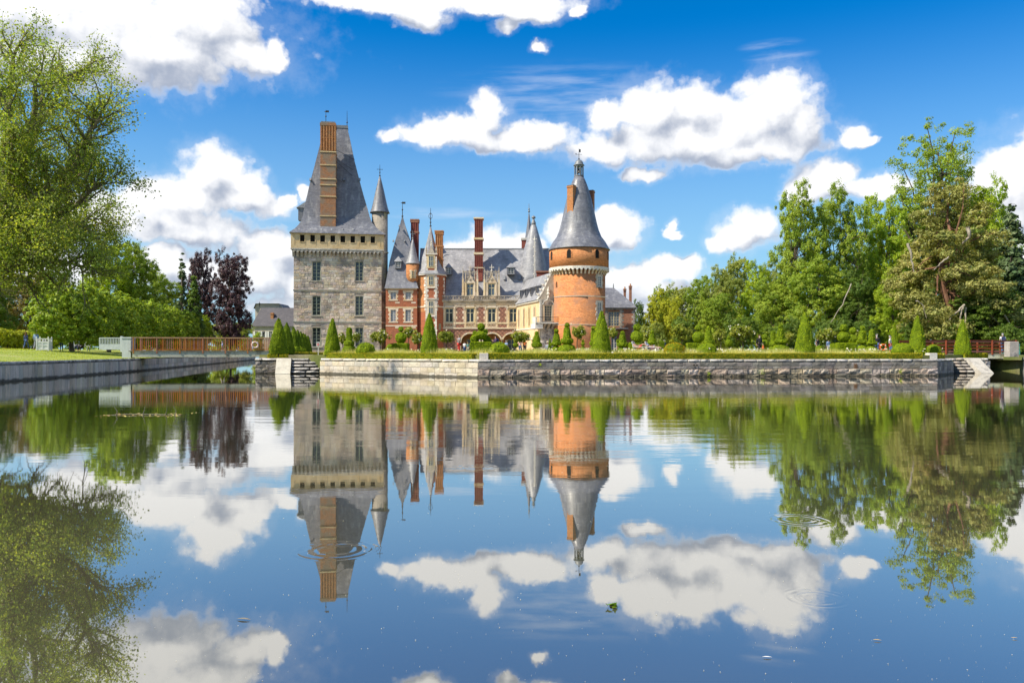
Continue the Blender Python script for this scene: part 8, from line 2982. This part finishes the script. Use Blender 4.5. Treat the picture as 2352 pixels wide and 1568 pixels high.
    # clothes
    if not bare:
        sh = [[j('pelvis', .140), j('waist', .130), j('chest', .150), (tuple(J['chest'].lerp(J['neck'], 0.75)), .075 * s)]]
        for n in 'lr':
            e = J['sh' + n].lerp(J['el' + n], min(1.0, sleeves * 1.6))
            c2 = [j('chest', .150), j('sh' + n, .082), (tuple(e), .062 * s)]
            if sleeves > 0.8:
                c2.append((tuple(J['el' + n].lerp(J['wr' + n], 0.85)), .046 * s))
            sh.append(c2)
        skin_mesh('shirt', sh, M(top), t)
    lg = []
    for n in 'lr':
        c2 = [j('pelvis', .138), j('hi' + n, .102), j('kn' + n, .074)]
        if shorts:
            c2[-1] = (tuple(J['hi' + n].lerp(J['kn' + n], 0.85)), .082 * s)
        else:
            c2.append((tuple(J['kn' + n].lerp(J['an' + n], 0.9)), .056 * s))
        lg.append(c2)
    skin_mesh('trousers', lg, M(legs), t)
    so = []
    for n in 'lr':
        so.append([(tuple(J['an' + n] + Vector((0, 0.02, -.02)) * s), .046 * s), (tuple(J['to' + n]), .042 * s)])
    skin_mesh('shoes', so, M(shoes), t)
    # hair
    up = (J['crown'] - J['head']).normalized()
    bk = -fwd
    hc = [[(tuple(J['head'] + up * .035 * s + bk * .03 * s), .088 * s), (tuple(J['crown'] + up * .012 * s + bk * .012 * s), .066 * s)]]
    if long_hair:
        hc.append([(tuple(J['head'] + up * .035 * s + bk * .03 * s), .088 * s), (tuple(J['neck'] + bk * .07 * s), .062 * s), (tuple(J['chest'] + bk * .12 * s + Vector((0, 0, -.02))), .05 * s)])
    else:
        hc.append([(tuple(J['head'] + up * .035 * s + bk * .03 * s), .088 * s), (tuple(J['jaw'] + bk * .05 * s), .058 * s)])
    skin_mesh('hair', hc, M(hair), t)
    ey = B()
    for sg in (-1, 1):
        c_ = J['head'] + fwd * .082 * s + Vector((sg * .032 * s, 0, 0.008 * s))
        ey.ball(tuple(c_), .012 * s, 6, 4)
    ey.obj('eyes', M('black_cloth'), t)
    for ex in extras:
        if ex[0] == 'backpack':
            c_ = J['chest'] + bk * .19 * s
            b = B().frust((c_.x - .15, c_.x + .15, c_.y - .08, c_.y + .10), (c_.x - .12, c_.x + .12, c_.y - .07, c_.y + .06), c_.z - .30, c_.z + .16)
            for sg in (-1, 1):
                b.tube([(c_.x + sg * .1, c_.y, c_.z + .14), (c_.x + sg * .11, 0.0, c_.z + .18), (c_.x + sg * .12, -0.15, c_.z), (c_.x + sg * .13, 0.02, c_.z - .25)], .018, 5)
            b.obj('backpack', M(ex[1]), t)
        elif ex[0] == 'bag':
            h = J['ha' + ex[2]] if len(ex) > 2 else J['har']
            b = B().frust((h.x - .05, h.x + .05, h.y - .14, h.y + .14), (h.x - .03, h.x + .03, h.y - .12, h.y + .12), h.z - .34, h.z - .08)
            b.tube([(h.x, h.y - .09, h.z - .09), (h.x, h.y - .03, h.z + .0), (h.x, h.y + .03, h.z + .0), (h.x, h.y + .09, h.z - .09)], .01, 4)
            b.obj('bag', M(ex[1]), t)
        elif ex[0] == 'mask':
            c_ = J['jaw'] + fwd * .062 * s + Vector((0, 0, .025))
            B().ball(tuple(c_), (.055 * s, .035 * s, .045 * s), 8, 6).obj('face_mask', M('mask'), t)
        elif ex[0] == 'hat':
            c_ = J['crown']
            B().lathe([(.19, c_.z - .01), (.19, c_.z), (.10, c_.z + .015), (.095, c_.z + .09), (.05, c_.z + .11)], c_.x, c_.y, 14).obj('hat', M(ex[1]), t)
        elif ex[0] == 'glasses':
            g = B()
            for sg in (-1, 1):
                c_ = J['head'] + fwd * .094 * s + Vector((sg * .032 * s, 0, 0.01 * s))
                g.ball(tuple(c_), (.026 * s, .01 * s, .020 * s), 8, 4)
            g.obj('sunglasses', M('black_cloth'), t)
        elif ex[0] == 'skirt':
            B().lathe([(.34 * s, .32 * s), (.26 * s, .6 * s), (.16 * s, 1.0 * s)], 0, 0, 14).obj('skirt', M(ex[1]), t)
    return t


def on_lawn(px, D):
    x = gx(px, D)
    return (x, D, lawn_z(x, D))


def on_garden(px, D):
    return (gx(px, D), D, GZ)


person('woman in navy jacket and jeans walking away hand in hand on the lawn', on_lawn(60, 77), 172, 1.64, 'navy', 'jeans', 'hair_brown', 'walk', 1.0, True, extras=(('bag', 'beige', 'r'),), seed=1)
person('grey haired man in blue shirt walking away beside the white planter', on_lawn(83, 77), 188, 1.78, 'sky_blue', 'steel_grey', 'hair_grey', 'walk', 1.0, False, seed=2)
person('person in pale blue jacket under the first pollarded lime', on_lawn(141, 81), 190, 1.66, 'sky_blue', 'jeans', 'hair_grey', 'stand', 1.0, seed=3)
person('dark clad person seated on the left of the bench under the limes', (gx(178, 86), 85.9, lawn_z(gx(178, 86), 86)), 20, 1.68, 'steel_grey', 'navy', 'hair_grey', 'sit', 1.0, seed=4)
person('dark clad person seated on the right of the bench under the limes', (gx(190, 86), 85.9, lawn_z(gx(190, 86), 86)), -10, 1.70, 'black_cloth', 'black_cloth', 'hair_dark', 'sit', 1.0, seed=5)
person('visitor in bright blue top seen behind the wooden bridge', (gx(511, 96), 96, 1.25), 120, 1.72, 'sky_blue', 'beige', 'hair_grey', 'walk', 0.5, seed=6)
person('woman in grey shirt and sunglasses drinking among the white flowers', on_garden(1054.5, 68.5), -60, 1.68, 'steel_grey', 'red_cloth', 'hair_blond', 'drink', 0.4, extras=(('glasses',),), seed=7)
person('small child in pale shirt left of the cloud topiary', on_garden(1067, 73), 150, 1.18, 'white_cloth', 'jeans', 'hair_brown', 'stand', 0.4, seed=8)
person('small child in pale green shirt beside the cloud topiary', on_garden(1074.5, 72), 170, 1.10, 'teal_cloth', 'beige', 'hair_blond', 'stand', 0.4, seed=9)
person('woman with long dark hair and backpack right of the cloud topiary', on_garden(1138.5, 71), -70, 1.66, 'plum', 'black_cloth', 'hair_brown', 'phone', 1.0, True, extras=(('backpack', 'navy'),), seed=10)
person('man in light blue shirt in front of the arcade', on_garden(1163, 104), 160, 1.70, 'sky_blue', 'beige', 'hair_grey', 'stand', 0.5, seed=11)
person('visitor in jeans with dark bag below the rose tree', on_garden(1194.5, 95), 170, 1.66, 'pink_cloth', 'jeans', 'hair_brown', 'walk', 0.4, extras=(('bag', 'navy', 'l'),), seed=12)
person('visitor in orange top below the rose tree', on_garden(1205.5, 95), 185, 1.70, 'orange_cloth', 'black_cloth', 'hair_dark', 'stand', 0.4, seed=13)
person('seated visitor in grey with straw hat near the balcony footing', on_garden(1258, 78), -30, 1.68, 'steel_grey', 'steel_grey', 'hair_grey', 'sit', 1.0, extras=(('hat', 'straw'),), seed=14)
person('visitor in black jacket with face mask and orange bag', on_garden(1744.5, 69.5), 10, 1.68, 'black_cloth', 'black_cloth', 'hair_brown', 'walk', 1.0, extras=(('mask',), ('bag', 'orange_cloth', 'r')), seed=15)
person('visitor in dark top behind the wide white rose tree', on_garden(1878, 80), 30, 1.66, 'black_cloth', 'navy', 'hair_dark', 'stand', 0.3, seed=16)
person('visitor in white trousers and blue jacket right of the broad cone', on_garden(1903, 92), 20, 1.70, 'sky_blue', 'white_cloth', 'hair_grey', 'stand', 1.0, extras=(('backpack', 'navy'),), seed=17)
person('grey haired visitor in dark jacket left of the life ring stand', on_garden(2014, 68.5), -20, 1.70, 'black_cloth', 'jeans', 'hair_grey', 'stand', 1.0, extras=(('mask',),), seed=18)
person('visitor in white shirt and red trousers by the life ring', on_garden(2044.5, 70.5), 60, 1.66, 'white_cloth', 'red_cloth', 'hair_grey', 'stand', 0.4, extras=(('mask',), ('bag', 'jeans', 'l')), seed=19)
person('man with backpack walking over the plank bridge', (gx(2303, 71.6), 71.6, 1.562), 165, 1.76, 'white_cloth', 'jeans', 'hair_grey', 'walk', 0.4, extras=(('backpack', 'navy'),), seed=20)
person('distant visitor in dark top right of the sunbathers', on_garden(1526, 100), 15, 1.68, 'navy', 'black_cloth', 'hair_grey', 'stand', 0.5, seed=21)


# ---------------------------------------------------------------- garden chairs
def garden_chair(px, D, face, label):
    t = thing('garden_chair', label, 'chair', (gx(px, D), D, GZ), R(face), 'white wooden garden chairs')
    m = M('white_paint')
    for sg in (-1, 1):
        B().poly_yz([(0.45, 0.0), (0.36, 0.0), (-0.42, 0.34), (-0.42, 0.42), (-0.30, 0.42), (0.50, 0.08)][::-1], sg * 0.27 - 0.015, sg * 0.27 + 0.015).obj('side_rail', m, t)
        B().box(sg * 0.30 - 0.02, sg * 0.30 + 0.02, -0.44, -0.34, 0.0, 0.58).obj('leg', m, t)
        B().box(sg * 0.33 - 0.07, sg * 0.33 + 0.07, -0.50, 0.34, 0.585, 0.61).obj('armrest', m, t)
    for k in range(6):
        y = -0.40 + 0.10 * k
        z = 0.43 - 0.035 * k
        B().box(-0.28, 0.28, y, y + 0.085, z, z + 0.02).obj('seat_slat', m, t)
    for k in range(7):
        x = -0.26 + 0.52 * k / 6
        h = 1.02 - 0.9 * x * x
        B().poly_yz([(0.16, 0.24), (0.18, 0.23), (0.46, h), (0.44, h + 0.01)][::-1], x - 0.034, x + 0.034).obj('back_slat', m, t)
    B().box(-0.30, 0.30, 0.335, 0.36, 0.60, 0.67).obj('back_rail', m, t)
    return t


D0 = 58.0
garden_chair(1467, D0, 62, 'white wooden garden chair holding the sunbather in red shorts')
garden_chair(1497, D0 + 0.6, 62, 'white wooden garden chair holding the sunbather in pink')
person('reclining sunbather in red shorts with raised knee in the first chair', (gx(1467, D0), D0, GZ + 0.02), 62, 1.74, 'pink_cloth', 'red_cloth', 'hair_dark', 'recline', 0.2, shorts=True, bare=True, extras=(('glasses',),), seed=22)
person('reclining sunbather in pink dress and denim in the second chair', (gx(1497, D0 + 0.6), D0 + 0.6, GZ + 0.02), 62, 1.66, 'sky_blue', 'pink_cloth', 'hair_blond', 'recline2', 0.3, shorts=True, extras=(('glasses',),), seed=23)


# ---------------------------------------------------------------- small things
def bench(px, D, label):
    z = lawn_z(gx(px, D), D)
    t = thing('park_bench', label, 'bench', (gx(px, D), D, z))
    m = M('grey_paint')
    for k in range(4):
        B().box(-1.0, 1.0, -0.25 + 0.12 * k, -0.15 + 0.12 * k, 0.44, 0.47).obj('seat_slat', m, t)
    for k in range(3):
        B().box(-1.0, 1.0, 0.27 + 0.03 * k, 0.30 + 0.03 * k, 0.56 + 0.15 * k, 0.67 + 0.15 * k).obj('back_slat', m, t)
    for x in (-0.9, 0.9):
        B().box(x - 0.03, x + 0.03, -0.24, -0.18, 0, 0.44).obj('leg', m, t)
        B().poly_yz([(0.22, 0), (0.28, 0), (0.38, 1.0), (0.33, 1.0)][::-1], x - 0.03, x + 0.03).obj('leg', m, t)
        B().box(x - 0.035, x + 0.035, -0.28, 0.3, 0.64, 0.68).obj('armrest', m, t)


bench(184, 86.05, 'pale grey park bench under the pollarded limes')


def planter():
    D = 76.0
    x = gx(101.5, D)
    t = thing('planter_box', 'white panelled wooden planter box on the lawn edge', 'planter', (x, D, lawn_z(x, D)), R(14))
    m = M('white_paint')
    w, h = 0.5, 1.18
    for sx in (-1, 1):
        for sy in (-1, 1):
            B().box(sx * w - 0.05, sx * w + 0.05, sy * w - 0.05, sy * w + 0.05, 0, h + 0.05).ball((sx * w, sy * w, h + 0.09), 0.06, 8, 6).obj('corner_post', m, t)
    for rot in range(4):
        b = B().box(-w + 0.05, w - 0.05, -w + 0.0, -w + 0.02, 0.08, h - 0.28)
        b.box(-w + 0.05, w - 0.05, -w - 0.03, -w - 0.002, 0.08, 0.2).box(-w + 0.05, w - 0.05, -w - 0.03, -w - 0.002, h - 0.4, h - 0.28).box(-w + 0.05, w - 0.05, -w - 0.03, -w - 0.002, 0.5, 0.58)
        b.box(-0.04, 0.04, -w - 0.03, -w - 0.002, 0.2, 0.5).box(-0.04, 0.04, -w - 0.03, -w - 0.002, 0.58, h - 0.4)
        b.box(-w + 0.05, w - 0.05, -w - 0.02, -w + 0.02, h - 0.06, h)
        for k in (-0.22, 0.0, 0.22):
            b.box(k - 0.03, k + 0.03, -w - 0.015, -w + 0.015, h - 0.28, h - 0.06)
        b.obj('panel', m, t, rot=(0, 0, R(90 * rot)))


planter()


def sign():
    D = 63.2
    x = gx(731, D)
    t = thing('no_entry_sign', 'small white sign with red disc on a post above the water steps', 'sign', (x, D, 1.4))
    z = EYE + (HY - 790) * D / FPX - 1.4
    B().box(-0.02, 0.02, -0.02, 0.02, -0.3, z + 0.1).obj('post', M('white_paint'), t)
    B().box(-0.13, 0.13, -0.045, -0.022, z - 0.17, z + 0.17).obj('panel', M('white_paint'), t)
    surf('sign_red', (0.55, 0.03, 0.03), (0.6, 0.04, 0.04), 3.0, 0.5)
    d = B().lathe([(0.095, 0), (0.095, 0.012)], n=20).obj('red_disc', M('sign_red'), t, loc=(0, -0.046, z - 0.04), rot=(R(90), 0, 0))
    B().box(-0.062, 0.062, -0.068, -0.059, z - 0.058, z - 0.022).obj('white_bar', M('white_paint'), t)
    B().box(-0.10, 0.10, -0.052, -0.046, z + 0.085, z + 0.125).obj('text_strip', M('navy'), t)


sign()


def ring_stand():
    D = 62.5
    x = gx(2028.5, D)
    t = thing('life_ring_stand', 'orange life ring on a low wooden stand by the quay hedge', 'life ring', (x, D, GZ))
    z = EYE + (HY - 797.5) * D / FPX - GZ
    ring = B()
    ring.loft([[((0.22 + 0.07 * math.cos(a)) * math.cos(q), 0.055 * math.sin(a), z + (0.22 + 0.07 * math.cos(a)) * math.sin(q)) for a in [2 * math.pi * j / 8 for j in range(8)]] for q in [2 * math.pi * k / 20 for k in range(21)]], False, False)
    ring.obj('ring', M('orange_cloth'), t, smooth=True)
    for k in range(4):
        a0 = math.pi / 4 + k * math.pi / 2
        bb = B()
        bb.loft([[((0.22 + 0.078 * math.cos(a)) * math.cos(q), 0.062 * math.sin(a), z + (0.22 + 0.078 * math.cos(a)) * math.sin(q)) for a in [2 * math.pi * j / 8 for j in range(8)]] for q in (a0 - 0.12, a0, a0 + 0.12)])
        bb.obj('band', M('white_paint'), t)
    for sg in (-1, 1):
        B().tube([(sg * 0.30, 0.12, -0.05), (sg * 0.26, 0.10, z + 0.35)], 0.025, 6).obj('post', M('red_wood'), t)
    B().box(-0.28, 0.28, 0.09, 0.12, z + 0.1, z + 0.16).obj('crossbar', M('red_wood'), t)


ring_stand()


def lamp():
    D = 178.0
    x = gx(606, D)
    t = thing('street_lamp', 'black street lantern in front of the shuttered house', 'lamp', (x, D, 1.2))
    z = EYE + (HY - 764) * D / FPX - 1.2
    B().lathe([(0.12, 0), (0.08, 0.4), (0.05, 0.6), (0.04, z - 0.5)], n=8).obj('post', M('cast_iron'), t)
    B().lathe([(0.10, z - 0.5), (0.24, z), (0.26, z + 0.03), (0.12, z + 0.25), (0.03, z + 0.4)], n=6).obj('lantern', M('cast_iron'), t)


lamp()


# ---------------------------------------------------------------- afloat
def water_xy(px, py):
    D = FPX * EYE / (py - HY)
    return gx(px, D), D


def flotsam():
    rng = np.random.default_rng(14)
    leafy('float_leaf', (0.16, 0.15, 0.05), (0.22, 0.20, 0.08), 3.0, 0.1, 0.4)
    surf('twig', (0.16, 0.14, 0.10), (0.26, 0.23, 0.17), 4.0, 0.9, coord='Position')
    # leafy clump
    x, y = water_xy(1411, 1394)
    t = thing('floating_leaf', 'little clump of green leaves floating in the cloud reflection', 'leaf', (x, y, 0.0))
    pos = rng.normal(scale=(0.016, 0.012, 0.006), size=(9, 3)) + (0, 0, 0.012)
    link('leaves', quads_mesh('leaves', leaf_quads(pos, rng.normal(size=(9, 3)) * 0.6 + (0, 0, 1), np.full(9, 0.05), rng, 0.6), M('yew_dark')), t)
    for px, py, L, lab, mat in ((1762, 1510, 0.026, 'white feather floating low at the bottom right', 'white_paint'), (2015, 1471, 0.025, 'brown dead leaf floating near the bottom right corner', 'float_leaf'), (560, 1423, 0.05, 'thin pale straw floating left of the keep reflection', 'twig'),
                                (2330, 1466, 0.02, 'grey leaf floating at the right bottom edge', 'float_leaf')):
        x, y = water_xy(px, py)
        b = B()
        n = 7
        b.add([(-L + 2 * L * i / (n - 1), 0.25 * L * math.sin(math.pi * i / (n - 1)) * (1 if k else -1), 0.004 + 0.10 * L * math.sin(math.pi * i / (n - 1))) for k in (0, 1) for i in range(n)],
              [(i, i + 1, n + i + 1, n + i) for i in range(n - 1)])
        nm = 'floating_feather' if 'feather' in lab else 'floating_straw' if 'straw' in lab else 'floating_leaf'
        set_props(b.obj(nm, M(mat), loc=(x, y, 0.002), rot=(0, 0, rng.uniform(-0.3, 0.3))), lab, 'feather' if 'feather' in lab else 'straw' if 'straw' in lab else 'leaf')
    # twiggy branch with caught leaves
    x, y = water_xy(335, 953)
    t = thing('floating_branch', 'half sunk branch with twigs and leaves adrift below the bridge', 'branch', (x, y, 0.0))
    b = B()
    b.tube([(-1.15, 0.05, -0.01), (-0.5, 0.0, 0.02), (0.2, 0.1, 0.015), (0.95, -0.05, 0.01)], [0.006, 0.012, 0.010, 0.005], 5)
    for x0 in (-0.8, -0.1, 0.5, 0.75):
        b.tube([(x0, 0.03, 0.0), (x0 + 0.05, 0.0, 0.10), (x0 + rng.uniform(-0.1, 0.18), 0.02, 0.22 + 0.06 * rng.random())], [0.012, 0.008, 0.004], 4)
    b.obj('twigs', M('twig'), t)
    pos = np.column_stack([rng.uniform(-1.1, 1.0, 90), rng.normal(scale=0.35, size=90), np.full(90, 0.008)])
    link('leaves', quads_mesh('leaves', leaf_quads(pos, rng.normal(size=(90, 3)) * 0.15 + (0, 0, 1), np.full(90, 0.09), rng, 0.6), M('float_leaf')), t)
    # pollen and dust
    n = 1500
    u = rng.random(n)
    py = 872 + (1568 - 872) * u ** 1.25
    px = rng.uniform(-40, 2400, n)
    D = FPX * EYE / (py - HY)
    x = (px - CX) / FPX * D
    bad = (D > 49) | ((x < -25) & (D > 33))
    x, D = x[~bad], D[~bad]
    pos = np.column_stack([x, D, np.full(len(x), 0.003)])
    size = rng.uniform(0.3, 1.0, len(x)) ** 2 * 0.0009 * D + 0.0015
    o = link('pollen_specks', quads_mesh('pollen_specks', leaf_quads(pos, rng.normal(size=pos.shape) * 0.05 + (0, 0, 1), size * 1.6, rng, 0.8), M('petal')))
    set_props(o, 'fine pale specks of pollen scattered over the pond surface', 'pollen', kind='stuff')


flotsam()


def wall_weeds():
    rng = np.random.default_rng(3)
    for px, zz, s, lab in ((1751, 0.35, 0.26, 'bright green weed growing low from the dark quay wall'), (1628, 0.22, 0.12, 'tiny green weed at the waterline of the quay wall'), (1241, 0.86, 0.12, 'small yellowish weed under the coping near the prow'),
                           (2068, 0.3, 0.2, 'weed tuft on the dark quay wall near its far end')):
        D = qd(px) - 0.25
        t = thing('wall_weed', lab, 'plant', (gx(px, D), D, zz), 0, 'weeds rooted in the quay walls')
        n = 60
        e = rng.normal(size=(n, 3)) * (s * 0.45, 0.05, s * 0.5)
        e[:, 1] -= 0.05
        link('leaves', quads_mesh('leaves', leaf_quads(e, rng.normal(size=(n, 3)) + (0, -0.8, 0.5), np.full(n, 0.07), rng, 0.55), M('bright_leaf')), t)
        b = B()
        for k in range(5):
            b.tube([(0, 0.2, -s * 0.3), tuple(e[k])], [0.008, 0.004], 4)
        b.obj('stem', M('bark'), t)


wall_weeds()
